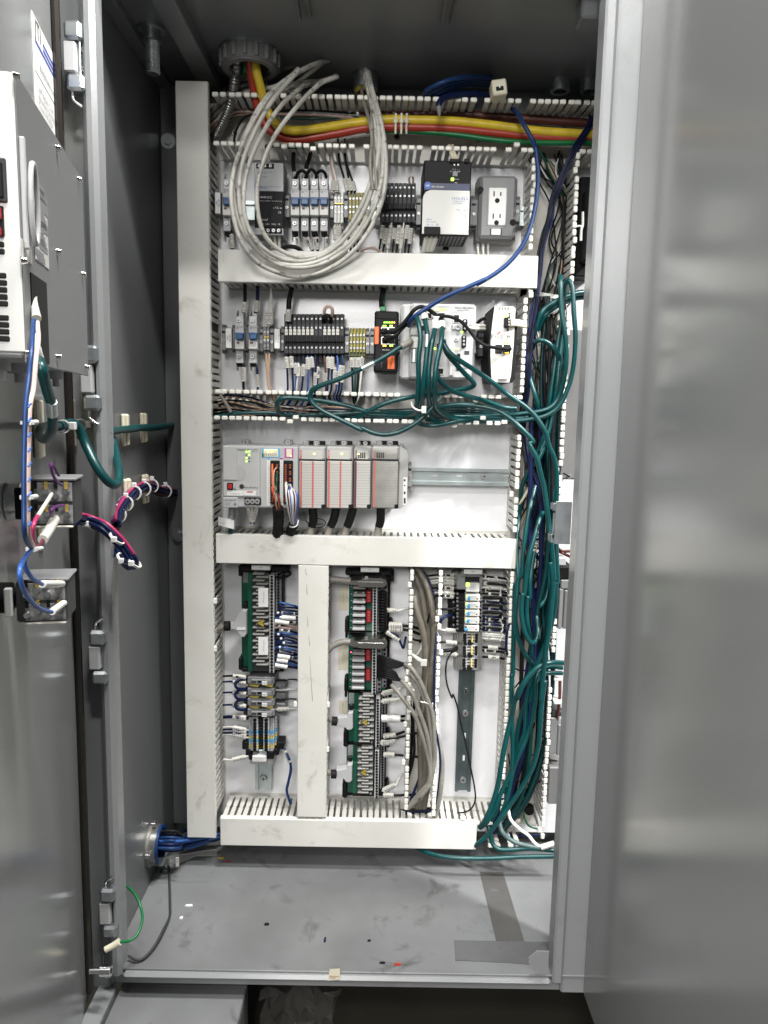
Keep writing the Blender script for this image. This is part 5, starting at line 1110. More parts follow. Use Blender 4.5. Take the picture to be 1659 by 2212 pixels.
cable('network_cable', 'long bright blue cable sweeping from the top right over the cover to the managed switch', 'cable', pts('n', [(1030, 780, -.05), (1075, 820, -.09), (1120, 900, -.105), (1180, 1010, -.105), (1200, 1060, -.1)]) + pts('b', [(1222, 190, -.1), (1232, 350, -.1), (1208, 560, -.105), (1150, 760, -.115), (1060, 900, -.12), (950, 1000, -.122), (800, 1090, -.125)]) + pts('d', [(960, 60, -.128), (800, 130, -.13), (650, 200, -.14), (540, 265, -.15), (460, 318, -.15), (415, 360, -.14), (400, 400, -.12)]), .0038, 'bluecable', n=12, sub=8)
# navy bundle down the right duct
pb_n = [(960, 0, -.05), (900, 130, -.07), (760, 370, -.09), (640, 600, -.09), (540, 850, -.09), (470, 1050, -.085), (420, 1250, -.085), (360, 1450, -.08), (310, 1650, -.08), (285, 1900, -.08), (250, 2212, -.08)]
x3b = [(440, 60, -.08), (400, 200, -.08), (370, 400, -.08), (340, 600, -.08), (325, 800, -.08), (308, 1000, -.085), (290, 1200, -.08), (265, 1400, -.07), (235, 1600, -.06), (225, 1760, -.055), (230, 1900, -.06)]
x4b = [(245, 60, -.06), (300, 200, -.07), (345, 330, -.075), (400, 480, -.075), (430, 620, -.075), (440, 760, -.07), (420, 900, -.06), (380, 1040, -.05), (350, 1150, -.04)]
W['z'] = (0, 0, 1)
def conv(win, L): ox, oy, s = W[win]; return [(ox + x / s, oy + y / s, Y) for x, y, Y in L]
strands('duct_wire', '{} of the navy wires falling through the right duct', 'wire', 'z', conv('x2', pb_n) + conv('x3', x3b[1:]) + conv('x4', x4b[1:]), 14, .0065, .008, .0016, ['navy', 'navy', 'black', 'navy'], 'navy wires in the right duct', 3, own=True)
strands('duct_wire', '{} of the teal and black wires crossing behind the navy ones, upper right', 'wire', 'x2', [(240, 380, -.05), (330, 540, -.045), (420, 700, -.04), (500, 860, -.035), (560, 1050, -.03), (560, 1400, -.03), (560, 1700, -.03), (520, 2000, -.03), (460, 2300, -.03)], 5, .006, .006, .002, ['black', 'darkgreen', 'black', 'tan', 'black'], 'dark wires behind the navy ones', 5, own=True)
# thin wires inside the right duct
strands('duct_wire', '{} of the thin wires deep in the right duct beside the gateway', 'wire', 'x3', [(438, -1482, -.012), (560, -1200, -.018), (680, -900, -.02), (690, -420, -.02), (640, -100, -.02), (600, 300, -.025), (520, 520, -.03), (490, 800, -.03), (480, 1100, -.03), (500, 1400, -.03), (500, 1650, -.03), (470, 1900, -.02)], 15, .024, .012, .0015, ['black', 'black', 'darkgreen', 'black', 'blackrough', 'black', 'offwhite'], 'thin wires deep in the right duct', 8, wob=1.4, own=True)
strands('duct_wire', '{} of the thin wires deep in the lower right duct', 'wire', 'x4', [(530, -260, -.02), (480, 400, -.02), (420, 800, -.025), (380, 1200, -.03), (360, 1500, -.03), (400, 1800, -.025), (430, 2150, -.02)], 13, .024, .012, .0015, ['black', 'tan', 'black', 'offwhite', 'black'], 'thin wires deep in the lower right duct', 9, wob=1.5, own=True)
for k in range(6): cable('duct_wire', f'{ORD[k]} of the navy wires arching behind the teal loop in the lower right duct', 'wire', pts('x4', [(405 + 6 * k, 1420 + 14 * k, -.03), (470, 1500 + 12 * k, -.04), (520 + 3 * k, 1620 + 8 * k, -.045), (525 + 4 * k, 1740, -.045), (470, 1850 + 10 * k, -.04), (365, 1900 + 18 * k, -.03)]), .0016, 'navy', 'navy wires arching in the lower right duct', 7)
# ---- teal network cables
TG = 'teal network cables'
def teal(label, P, r=.0042, m='teal'): return cable('patch_cable', label, 'cable', P, r, m, TG, 12, 7)
teal('teal cable falling from the left of the managed switch bundle', pts('d', [(440, 375, -.115), (458, 340, -.15), (485, 480, -.172), (470, 640, -.175), (470, 800, -.17), (458, 950, -.155), (436, 1030, -.11), (300, 1030, -.07), (100, 1015, -.055)]) + pts('c', [(1400, 1330, -.05), (1100, 1345, -.04), (700, 1350, -.035)]))
teal('teal cable of the switch bundle that ends in the right hand loop', pts('d', [(515, 345, -.15), (535, 480, -.175), (527, 620, -.182), (510, 780, -.18), (500, 900, -.17), (498, 1000, -.14), (560, 1085, -.1), (800, 1092, -.085), (1000, 1085, -.085), (1200, 1082, -.095), (1390, 1045, -.105), (1500, 950, -.11), (1575, 750, -.115), (1600, 500, -.12), (1588, 300, -.12), (1578, 130, -.115), (1553, 75, -.11), (1528, 110, -.1), (1520, 200, -.08)]))
teal('teal cable of the switch bundle with a white boot, third from the left', pts('d', [(592, 405, -.15), (568, 520, -.175), (545, 700, -.182), (543, 860, -.175), (560, 985, -.14), (650, 1045, -.1), (900, 1050, -.075), (1200, 1033, -.09), (1400, 998, -.1), (1485, 900, -.1), (1530, 700, -.11), (1530, 500, -.115), (1500, 300, -.115), (1492, 80, -.11), (1492, 40, -.08)]))
teal('teal cable of the switch bundle with a white boot, rightmost', pts('d', [(642, 395, -.15), (632, 520, -.175), (595, 700, -.188), (588, 860, -.182), (598, 985, -.15), (690, 1055, -.11), (800, 1085, -.095), (1000, 1080, -.08), (1180, 1078, -.07)]))
teal('teal cable bent sharply at the lower right of the managed switch', pts('d', [(648, 500, -.165), (670, 590, -.16), (730, 665, -.15), (800, 740, -.14), (858, 800, -.13), (868, 830, -.12), (820, 850, -.11), (720, 865, -.1), (612, 890, -.09), (540, 900, -.06)]), .0042)
teal('long teal cable running diagonally from the managed switch into the right duct', pts('d', [(652, 530, -.17), (690, 590, -.172), (760, 645, -.17), (900, 735, -.16), (1010, 812, -.15), (1100, 885, -.14), (1225, 970, -.14), (1310, 1050, -.14), (1380, 1160, -.14)]) + pts('x4', [(585, 60, -.135), (640, 180, -.13), (675, 350, -.125), (682, 600, -.12), (672, 900, -.115), (672, 1200, -.115), (680, 1500, -.12), (690, 1800, -.12)]) + pts('k', [(1430, 330, -.12), (1420, 560, -.12), (1380, 760, -.115), (1320, 960, -.11), (1240, 1150, -.105)]) + pts('l', [(1090, 250, -.1), (1050, 450, -.1), (1040, 700, -.1), (1000, 850, -.1), (940, 1010, -.1), (880, 1180, -.1), (790, 1370, -.1), (720, 1540, -.1), (650, 1660, -.1), (580, 1720, -.09)]))
teal('teal cable drooping below the managed switch with a cut end', pts('d', [(605, 740, -.16), (622, 790, -.16), (700, 860, -.15), (800, 900, -.14), (950, 940, -.12), (1080, 985, -.105), (1172, 995, -.1)]))
teal('teal cable arching over the middle duct and down the left of the right duct', pts('d', [(610, 985, -.12), (760, 968, -.11), (900, 978, -.115), (1030, 1006, -.12), (1125, 1062, -.125), (1200, 1130, -.13), (1290, 1225, -.13)]) + pts('x4', [(330, 30, -.13), (420, 200, -.13), (470, 400, -.128), (520, 600, -.125), (555, 850, -.125), (580, 1050, -.125), (610, 1300, -.13), (632, 1550, -.13), (640, 1780, -.13)]) + pts('k', [(1365, 100, -.13), (1385, 250, -.13), (1390, 420, -.13), (1362, 700, -.128), (1340, 900, -.126), (1310, 1100, -.125), (1290, 1300, -.12), (1265, 1600, -.12)]) + pts('l', [(1245, 200, -.12), (1215, 400, -.12), (1195, 650, -.12), (1180, 850, -.118), (1130, 1060, -.115), (1050, 1230, -.112), (950, 1390, -.11), (860, 1520, -.11), (760, 1660, -.11), (660, 1790, -.105), (560, 1880, -.1), (470, 1950, -.08)]), .0046)
teal('teal cable from the left side plug looping low over the controller row', pts('d', [(345, 548, -.135), (250, 610, -.14), (150, 665, -.145), (0, 735, -.14)]) + pts('c', [(1450, 930, -.14), (1300, 1000, -.135), (1130, 1062, -.13), (1030, 1105, -.125), (1000, 1170, -.12), (1030, 1240, -.12), (1120, 1310, -.122), (1250, 1375, -.125), (1370, 1432, -.128), (1480, 1485, -.13)]) + pts('d', [(60, 1135, -.13), (150, 1172, -.135), (240, 1182, -.138), (340, 1160, -.14), (450, 1100, -.142), (530, 1030, -.142), (595, 955, -.142)]), .0042)
cable('cable_end', 'worn grey end of the teal cable above the middle duct', 'cable end', pts('d', [(590, 962, -.1425), (636, 908, -.142)]), .0045, 'tealgrey')
teal('teal cable curling at the left end of the middle duct', pts('c', [(780, 1350, -.06), (715, 1325, -.08), (690, 1265, -.1), (715, 1205, -.11), (800, 1185, -.11), (1000, 1203, -.105), (1200, 1232, -.1), (1350, 1262, -.1), (1520, 1315, -.1)]) + pts('d', [(80, 1035, -.095), (250, 1045, -.09), (430, 1050, -.08)]))
teal('straight teal cable lying along the left bottom of the middle duct', pts('c', [(115, 1362, -.07), (300, 1335, -.075), (500, 1325, -.075), (690, 1328, -.07), (900, 1345, -.065), (1150, 1340, -.06), (1500, 1325, -.06)]), .0036)
teal('teal cable rising from the middle duct behind the switch bundle', pts('d', [(-60, 1080, -.07), (25, 1062, -.09), (120, 1010, -.1), (250, 950, -.105), (430, 910, -.1), (520, 900, -.07)]))
teal('teal cable along the lower finger row right of the switch bundle', pts('d', [(440, 1060, -.07), (480, 1105, -.1), (600, 1117, -.11), (750, 1085, -.1), (900, 1065, -.09), (1100, 1070, -.08), (1250, 1060, -.075), (1400, 1000, -.08)]))
for k, dy in enumerate((0, 18, 36, 54)): teal(ORD[k] + ' from the top of the buried teal cables in the middle duct', pts('d', [(-250, 1040 + dy * .6, -.03), (100, 1020 + dy, -.04), (400, 1010 + dy, -.045), (700, 1000 + dy, -.045), (1000, 1010 + dy, -.05), (1180, 1030 + dy, -.05), (1300, 1000 + dy, -.04)]), .0042)
teal('upper of the two teal cables going right behind the centre post', pts('x3', [(1000, 185, -.07), (860, 205, -.075), (700, 265, -.08), (560, 340, -.08), (460, 430, -.08), (400, 560, -.075), (360, 700, -.07)]), .005)
teal('lower of the two teal cables going right behind the centre post', pts('x3', [(1000, 240, -.06), (860, 260, -.065), (700, 320, -.07), (580, 390, -.07), (480, 480, -.07), (400, 640, -.06)]), .005)
teal('teal cable arching out of the right duct beside the gateway', pts('x3', [(345, 860, -.06), (375, 790, -.09), (450, 765, -.1), (540, 800, -.1), (620, 880, -.1), (670, 980, -.095), (700, 1110, -.08)]), .004)
teal('teal cable curving down beside the right finger wall of the second row', pts('x3', [(300, 1150, -.07), (330, 1280, -.08), (375, 1420, -.085), (405, 1560, -.08), (420, 1700, -.06)]), .004)
teal('steep teal cable in the right duct, left of the pair', pts('x3', [(690, 560, -.08), (640, 850, -.085), (600, 1150, -.09), (560, 1430, -.09), (530, 1700, -.085), (470, 1950, -.085), (380, 2160, -.08)]))
teal('steep teal cable in the right duct, right of the pair', pts('x3', [(710, 700, -.09), (670, 1000, -.092), (640, 1300, -.095), (600, 1560, -.09), (540, 1850, -.09), (440, 2100, -.09)]))
teal('teal cable from behind the cover crossing to the lower left of the right duct', pts('x4', [(520, 60, -.09), (440, 230, -.09), (350, 330, -.08), (280, 450, -.07), (225, 600, -.06), (215, 800, -.05), (190, 1000, -.05), (170, 1250, -.07), (165, 1500, -.09), (185, 1800, -.1)]) + pts('k', [(985, 350, -.1), (975, 600, -.1), (968, 900, -.1), (960, 1300, -.1)]) + pts('l', [(905, 150, -.1), (900, 400, -.1), (905, 650, -.1), (912, 900, -.1), (908, 1080, -.1), (890, 1250, -.1), (855, 1420, -.1), (800, 1580, -.1)]))
teal('teal cable with a pale sheen, left of the middle in the right duct', pts('x4', [(420, 500, -.07), (375, 680, -.085), (330, 870, -.1), (290, 1080, -.105), (262, 1300, -.108), (240, 1500, -.11), (232, 1700, -.112)]) + pts('k', [(1015, 300, -.11), (1000, 500, -.112), (985, 700, -.112), (1010, 880, -.112), (1060, 1030, -.108), (1130, 1150, -.1), (1200, 1220, -.09)]))
teal('teal cable forming the hanging loop in the lower right duct', pts('x4', [(500, 900, -.085), (455, 1000, -.1), (400, 1200, -.115), (330, 1450, -.12), (290, 1700, -.12), (262, 1950, -.12)]) + pts('k', [(1065, 450, -.12), (1052, 620, -.12), (1075, 800, -.122), (1120, 925, -.122), (1170, 972, -.12), (1218, 930, -.11), (1232, 820, -.1), (1212, 680, -.085), (1180, 600, -.07)]))
teal('inner strand of the hanging loop in the lower right duct', pts('x4', [(395, 1400, -.1), (360, 1600, -.105), (335, 1800, -.11), (330, 2000, -.11)]) + pts('k', [(1120, 480, -.11), (1110, 650, -.11), (1125, 800, -.11), (1150, 950, -.1), (1160, 1150, -.09), (1130, 1400, -.09)]))
teal('dark teal cable swinging right behind the loop', pts('x4', [(550, 1500, -.07), (570, 1800, -.07), (540, 2000, -.075), (450, 2110, -.08), (360, 2100, -.08)]), .0045)
teal('teal cable passing behind the zinc bracket', pts('x4', [(560, 100, -.08), (600, 400, -.085), (640, 700, -.09), (650, 1000, -.09), (655, 1300, -.09), (660, 1700, -.09), (640, 2100, -.09)]))
teal('upper of the teal cables crossing right to the neighbouring compartment', pts('k', [(1520, 1188, -.1), (1380, 1185, -.115), (1260, 1215, -.12), (1140, 1320, -.12), (1060, 1440, -.12), (1010, 1560, -.115)]) + pts('l', [(985, 290, -.112), (935, 420, -.11), (905, 560, -.1), (870, 700, -.1), (830, 880, -.1), (795, 1080, -.1), (760, 1280, -.1), (705, 1470, -.1), (640, 1620, -.1), (575, 1720, -.09)]), .0048)
teal('middle of the teal cables crossing right to the neighbouring compartment', pts('l', [(1420, 75, -.08), (1300, 65, -.09), (1200, 100, -.1), (1150, 200, -.105), (1145, 380, -.105), (1110, 620, -.105), (1050, 800, -.105), (985, 950, -.105), (930, 1090, -.1), (880, 1300, -.09)]), .0044)
teal('lowest of the teal cables crossing right to the neighbouring compartment', pts('l', [(1420, 130, -.09), (1270, 130, -.1), (1190, 160, -.1), (1130, 260, -.1), (1080, 420, -.095)]), .0044)
teal('dark teal strand hidden in the middle of the lower right bundle', pts('l', [(1100, 120, -.08), (1070, 380, -.085), (1000, 560, -.085), (960, 740, -.085), (940, 950, -.085), (900, 1150, -.085), (830, 1350, -.09), (750, 1540, -.09), (690, 1650, -.09)]), .0046)
teal('teal cable lying along the cabinet floor edge under the bottom duct', pts('l', [(-120, 1900, -.06), (0, 1962, -.09), (150, 2010, -.11), (400, 2034, -.12), (700, 2034, -.12), (1000, 2020, -.12), (1400, 2015, -.12)]), .0042)
teal('teal cable curving down and right at the lower right corner', pts('l', [(660, 1700, -.09), (682, 1780, -.1), (705, 1880, -.105), (770, 1940, -.11), (900, 1945, -.11), (1100, 1932, -.11), (1380, 1960, -.11)]), .0044)
teal('greyish teal cable sweeping right above the corner', pts('l', [(770, 1600, -.08), (795, 1740, -.1), (870, 1830, -.105), (1000, 1890, -.11), (1180, 1925, -.11), (1300, 1930, -.11)]), .0044, 'tealgrey')
teal('thin green wire hanging beside the lower right finger wall', pts('l', [(1115, 700, -.07), (1095, 1000, -.07), (1030, 1300, -.07), (1020, 1540, -.06), (1070, 1690, -.05), (1170, 1735, -.05)]), .0018, 'greencable')
cable('white_cable', 'white cable bending down to the lower right corner', 'cable', pts('l', [(868, 1540, -.09), (895, 1640, -.1), (985, 1735, -.105), (1070, 1795, -.108), (1140, 1880, -.11), (1205, 1925, -.11)]), .0032, 'white')
q = MB(); X0, X1, Z0, Z1 = rect('l', 1205, 1880, 1340, 1925, -.112); q.tube([(X0, -.112, Z0), (X1, -.112, Z1)], .0055, 6, smooth=False); tag(q.build('cable_marker', 'white'), 'white sleeve on the white cable at the lower right corner', 'marker')
cable('grey_cable', 'short thick pale cable end curling behind the white cable', 'cable', pts('l', [(730, 1725, -.05), (850, 1710, -.06), (960, 1660, -.06), (1000, 1610, -.05), (960, 1570, -.04), (890, 1570, -.03)]), .0055, 'greycable')
for k, L in enumerate(([(0, 1000, -.05), (930, 280, 0)],)): pass
for k, L in enumerate(([(935, 280, -.06), (1000, 215, -.07), (1120, 230, -.07), (1230, 150, -.06)], [(930, 80, -.05), (1020, 110, -.06), (1070, 60, -.06)], [(1010, 940, -.06), (1080, 975, -.06), (1230, 950, -.06), (1260, 945, -.05)], [(1030, 1345, -.05), (1180, 1250, -.06), (1300, 1180, -.06), (1400, 1170, -.05)], [(1130, 1100, -.05), (1200, 1040, -.07), (1320, 1025, -.06), (1400, 1045, -.05)], [(1060, 1270, -.05), (1130, 1275, -.06), (1250, 1210, -.06), (1380, 1170, -.05)], [(1080, 250, -.03), (1000, 480, -.04), (960, 700, -.04), (970, 900, -.04), (1040, 1180, -.04), (1040, 1400, -.04), (1085, 1540, -.03)], [(870, 960, -.06), (900, 1150, -.06), (1000, 1255, -.06), (1080, 1220, -.06)], [(1140, 640, -.05), (1090, 800, -.05), (1060, 1000, -.05)])):
    cable('loose_wire', f'{ORD[k]} of the thin black wires straying through the lower right duct', 'wire', pts('l', L), .0014, 'black', 'stray black wires lower right', 7)
p = at('l', 1080, 1535, -.03); q = MB(); q.cyl(p + Vector((0, .006, 0)), p - Vector((0, .006, 0)), .0115, 16, 0, .009); tag(q.build('black_knob', 'black'), 'round black knob low inside the right duct', 'knob')
strands('duct_wire', '{} of the blue wires low in the corner right of the bottom duct', 'wire', 'l', [(690, 1800, -.03), (850, 1790, -.04), (1000, 1810, -.04), (1250, 1800, -.03)], 7, .012, .012, .0016, ['navy', 'bluecable', 'black'], 'wires in the lower right corner', 12, own=True)
rt = random.Random(21)
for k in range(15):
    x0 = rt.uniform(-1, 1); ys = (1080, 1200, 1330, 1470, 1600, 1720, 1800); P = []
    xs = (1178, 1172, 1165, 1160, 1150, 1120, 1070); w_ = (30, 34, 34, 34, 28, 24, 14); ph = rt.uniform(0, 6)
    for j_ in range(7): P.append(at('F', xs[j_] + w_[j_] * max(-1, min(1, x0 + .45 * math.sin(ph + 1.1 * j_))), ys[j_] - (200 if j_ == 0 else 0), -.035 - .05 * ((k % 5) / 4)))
    teal(f'{ORD[k]} of the deep dark cables filling the back of the right duct', P, .0042 if k % 3 else .003, ('black', 'tealshaded', 'navy', 'tealshaded', 'tealshaded', 'black')[k % 6])
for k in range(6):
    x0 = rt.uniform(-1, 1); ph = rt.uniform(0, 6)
    teal(f'{ORD[k]} of the shaded dark cables behind the right hand loop', [at('F', 1190 + 26 * max(-1, min(1, x0 + .5 * math.sin(ph + j_))), y_, -.03 - .012 * k) for j_, y_ in enumerate((640, 740, 850, 960, 1080))], .0034, ('tealshaded', 'black')[k % 2])
# plugs at the managed switch and ties
def boot(label, win, P, r, m, name='cable_plug'): return cable(name, label, 'plug', pts(win, P), r, m, None, 10, 3)
boot('white taped boot on the second teal cable of the managed switch', 'd', [(505, 310, -.14), (512, 330, -.15), (516, 352, -.152)], .0065, 'offwhite'); boot('white taped boot on the third teal cable of the managed switch', 'd', [(590, 365, -.145), (592, 395, -.15), (590, 425, -.152)], .0066, 'offwhite')
boot('white boot on the rightmost teal cable of the managed switch', 'd', [(640, 380, -.145), (642, 400, -.15), (642, 420, -.152)], .0062, 'white'); boot('pale plug of the teal cable entering the managed switch from the left', 'd', [(415, 510, -.12), (385, 530, -.128), (342, 552, -.134)], .0058, 'greycable')
X0, X1, Z0, Z1 = rect('d', 565, 335, 620, 378, -.14); q = MB(); q.prism([(X0, Z1), (X1, Z1), (X1 - .006, Z0), (X0 + .009, Z0)], 1, -.15, -.12); tag(q.build('plug_hood', 'white'), 'white plug hood in the middle of the managed switch', 'plug')
for k, (x, y) in enumerate(((435, 620), (528, 510), (600, 640))):
    o = boot(ORD[k] + ' from the left of the silvery tags on the teal switch cables', 'd', [(x + 4, y - 45, -.177 if k else -.176), (x, y + 45, -.18)], .0047, 'railzinc', 'cable_tag')
boot('silvery tag on the teal cable left of the black and orange switch', 'd', [(150, 665, -.145), (62, 708, -.1435)], .0047, 'railzinc', 'cable_tag')
q = MB(); q.tube([at('d', x, y, Y) for x, y, Y in ((418, 950, -.14), (430, 985, -.165), (470, 1008, -.172), (510, 1005, -.165))], .0016, 6); p = at('d', 508, 1003, -.168); q.box(p.x - .004, p.x + .004, p.y - .003, p.y + .003, p.z - .006, p.z + .006, .001); tag(q.build('cable_tie', 'white'), 'white tie round the teal cables below the managed switch', 'cable tie')
cable('patch_cable', 'black cable from the black switch arching to the managed switch', 'cable', pts('d', [(225, 435, -.11), (290, 445, -.125), (350, 395, -.13), (400, 335, -.135), (440, 285, -.14), (490, 262, -.14), (545, 285, -.14), (600, 325, -.14)]), .0034, 'black')
cable('patch_cable', 'second black cable from the black switch to the managed switch', 'cable', pts('d', [(235, 500, -.11), (290, 480, -.125), (350, 420, -.125), (400, 370, -.12), (430, 340, -.115)]), .0034, 'black')
cable('patch_cable', 'black cable from the managed switch down to the gateway port', 'cable', pts('d', [(600, 330, -.135), (640, 330, -.145), (700, 335, -.145), (770, 365, -.145), (830, 425, -.145), (880, 490, -.145), (950, 540, -.15), (1040, 560, -.16), (1100, 565, -.165), (1130, 562, -.16)]), .0029, 'black')
X0, X1, Z0, Z1 = rect('d', 1085, 545, 1140, 585, -.155); q = MB(); q.box(X0, X1, -.16, -.13, Z0, Z1, .003); tag(q.build('network_plug', 'blackrough'), 'black network plug in the right port of the gateway', 'plug')
X0, X1, Z0, Z1 = rect('d', 600, 310, 660, 348, -.145); q = MB(); q.box(X0, X1, -.15, -.12, Z0, Z1, .003); tag(q.build('network_plug', 'blackrough'), 'black network plug at the top of the managed switch', 'plug')
for k, (x, y) in enumerate(((212, 440), (232, 495))): X0, X1, Z0, Z1 = rect('d', x - 18, y - 16, x + 22, y + 16, -.11); q = MB(); q.box(X0, X1, -.115, -.1, Z0, Z1, .002); tag(q.build('network_plug', 'black'), ('upper', 'lower')[k] + ' black network plug in the black and orange switch', 'plug')
# ================================================================ SMALL WIRES
# top row, above
def w1(label, win, L, r=.0017, m='black', marks=(), group=None, **k): return wire(label, pts(win, L), r, m, marks, group, **k)
w1('thick black wire into the first of the four breakers from above', 'a', [(770, 160, -.06), (763, 260, -.05), (768, 340, -.045), (782, 410, -.05)], .0038, marks=((.82, .99),), mr=1.2)
w1('thick black wire into the second of the four breakers from above', 'a', [(912, 195, -.06), (895, 260, -.05), (875, 320, -.045), (868, 410, -.05)], .0036, marks=((.7, .99),), mr=1.2)
for k in range(3): cable('jumper_wire', ORD[k] + ' from the left of the black wire arcs over the four breakers', 'wire', pts('a', [(790 + 82 * k, 410, -.05), (800 + 82 * k, 375, -.06), (835 + 82 * k, 352 - 4 * (k == 1) * 3, -.066), (870 + 80 * k, 372, -.06), (882 + 80 * k, 410, -.05)]), .0028, 'black', 'black wire arcs over the breakers')
for k, (L, m_) in enumerate((([(1072, 165, -.06), (1080, 280, -.05), (1100, 400, -.05), (1105, 530, -.05)], 'tan'), ([(1080, 165, -.06), (1095, 300, -.05), (1122, 420, -.05), (1140, 530, -.05)], 'offwhite'), ([(1140, 80, -.06), (1150, 260, -.055), (1180, 370, -.05), (1225, 535, -.05)], 'black'), ([(1198, 80, -.06), (1205, 260, -.055), (1225, 380, -.05), (1255, 535, -.05)], 'black'), ([(1192, 180, -.06), (1215, 300, -.055), (1250, 400, -.05), (1285, 535, -.05)], 'black'))):
    w1(('tan wire', 'white wire', 'first black wire', 'second black wire', 'third black wire')[k] + ' from above into the middle terminals of the top rail', 'a', L, .002, m_, ((.74, .97),), mr=2)
for k in range(3): w1(ORD[k] + ' from the left of the white wires above the black and grey filter', 'a', [(500 + 22 * k, 170, -.06), (510 + 20 * k, 230, -.06), (500 + 30 * k, 290, -.07)], .0028, 'marker')
for k in range(3): w1(ORD[k] + ' from the left of the white wires below the black and grey filter', 'a', [(560 + 42 * k, 890, -.07), (570 + 38 * k, 930, -.06), (590 + 28 * k, 1010, -.06)], .003, 'marker')
for k, x in enumerate((775, 862, 945, 1025)): w1(ORD[k] + ' from the left of the marked wires under the four breakers', 'a', [(x + 15, 870, -.05), (x + 22, 930, -.06), (x + (50, 70, 25, 15)[k], 1030, -.06)], .0022, 'black', ((.35, .95),), mr=1.9)
w1('marked wire under the single left breaker', 'a', [(235, 850, -.05), (245, 890, -.055), (250, 1015, -.06)], .0026, 'black', ((.3, .98),), mr=1.7)
for k in range(3): w1(ORD[k] + ' from the left of the wires under the white top rail terminals', 'a', [(1115 + 22 * k, 790, -.045), (1118 + 18 * k, 860, -.05), (1125 + 14 * k, 1040, -.05)], .0018, 'marker', ((.15, .6),), mr=2.2)
for k in range(4): w1(ORD[k] + ' from the left of the wires under the upper green yellow terminals', 'a', [(1245 + 27 * k, 800, -.045), (1235 + 25 * k, 880, -.05), (1215 + 30 * k, 1040, -.05)], .0019, 'black', ((.1, .5),), mr=2.2)
for k in range(8):
    w1(ORD[k] + ' from the left of the marked wires under the eight fuse terminals', 'b', [(146 + 29 * k, 655, -.055), (140 + 29 * k, 700, -.06), (118 + 29 * k + random.uniform(-6, 6), 875, -.055)], .0017, ('black', 'black', 'offwhite')[k % 3], ((.12 + .1 * (k % 2), .55 + .15 * (k % 3)),), mr=2.6)
cable('jumper_wire', 'white wire loop on top of the last dark fuse terminal, top rail', 'wire', pts('b', [(330, 385, -.04), (326, 345, -.05), (342, 330, -.055), (356, 345, -.05), (354, 385, -.04)]), .0018, 'pinkwire')
for k in range(2): w1(('left', 'right')[k] + ' cream marker wire above the big power supply', 'b', [(608 + 22 * k, 120, -.06), (622 + 20 * k, 170, -.09), (640 + 18 * k, 208, -.11)], .0036, 'cream')
for k in range(3): w1(ORD[k] + ' from the left of the cream markers under the big power supply', 'b', [(455 + 32 * k, 745, -.11), (442 + 30 * k, 800, -.1), (430 + 24 * k, 858, -.09)], .0022, 'cream', ((.15, .95),), mr=2.2)
for k in range(3): w1(ORD[k] + ' from the left of the white wires under the socket box', 'b', [(806 + 38 * k, 820, -.045), (808 + 36 * k, 850, -.05), (812 + 36 * k, 895, -.06)], .0024, 'marker')
cable('jumper_wire', 'dark arc of wires under the black and grey filter', 'wire', pts('a', [(650, 1030, -.06), (690, 1000, -.07), (740, 992, -.07), (800, 1005, -.07), (840, 1040, -.06)]), .0036, 'blackrough'); cable('jumper_wire', 'pinkish arc of wire left of the marked wires under the fuse terminals', 'wire', pts('a', [(1320, 1045, -.06), (1380, 1010, -.07), (1450, 1008, -.07), (1520, 1050, -.06)]), .0024, 'pinkwire')
# second row, above and below
w1('black marked wire into the left second row breaker from above', 'c', [(392, 130, -.06), (394, 240, -.05), (390, 310, -.05), (380, 400, -.05)], .0034, 'black', ((.62, .98),), mr=1.6); w1('navy marked wire into the right second row breaker from above', 'c', [(512, 150, -.06), (510, 240, -.05), (505, 300, -.05), (492, 400, -.05)], .0036, 'navy', ((.55, .95),), mr=1.4)
for k in range(3): w1(ORD[k] + ' from the left of the thin white wires above the grey terminals', 'c', [(640 - 4 * k, 165, -.06), (622 + 12 * k, 280, -.045), (600 + 20 * k, 400, -.045), (592 + 22 * k, 515, -.045)], .0014, 'offwhite', ((.65, .97),), mr=3.2)
w1('thick black marked wire into the dark second row fuse terminals from above', 'c', [(828, 170, -.06), (812, 240, -.05), (802, 310, -.05), (795, 480, -.05)], .0046, 'black', ((.65, .99),), mr=1.25)
cable('jumper_wire', 'white wire loop above the dark second row fuse terminals', 'wire', pts('c', [(1140, 440, -.045), (1132, 375, -.055), (1160, 337, -.06), (1195, 345, -.06), (1208, 385, -.055), (1198, 440, -.045)]), .003, 'pinkwire'); cable('jumper_wire', 'black wire loop on the dark second row fuse terminals', 'wire', pts('c', [(1128, 500, -.05), (1124, 445, -.062), (1155, 420, -.065), (1190, 445, -.062), (1186, 500, -.05)]), .0034, 'black')
w1('marked black wire under the left second row breaker', 'c', [(375, 860, -.05), (385, 900, -.055), (378, 1000, -.055), (380, 1110, -.05)], .0026, 'black', ((.2, .7),), mr=1.9); w1('navy and white wire under the right second row breaker', 'c', [(492, 860, -.05), (503, 900, -.055), (505, 970, -.055), (512, 1110, -.05)], .0022, 'navy', ((.45, .9),), mr=1.2)
for k in range(2): w1(('left', 'right')[k] + ' tan spiral wire under the grey second row terminals', 'c', [(592 + 28 * k, 775, -.045), (598 + 18 * k, 880, -.05), (605 + 10 * k, 1020, -.05), (630 + 10 * k, 1150, -.05), (680 + 10 * k, 1240, -.04)], .0022, 'tan')
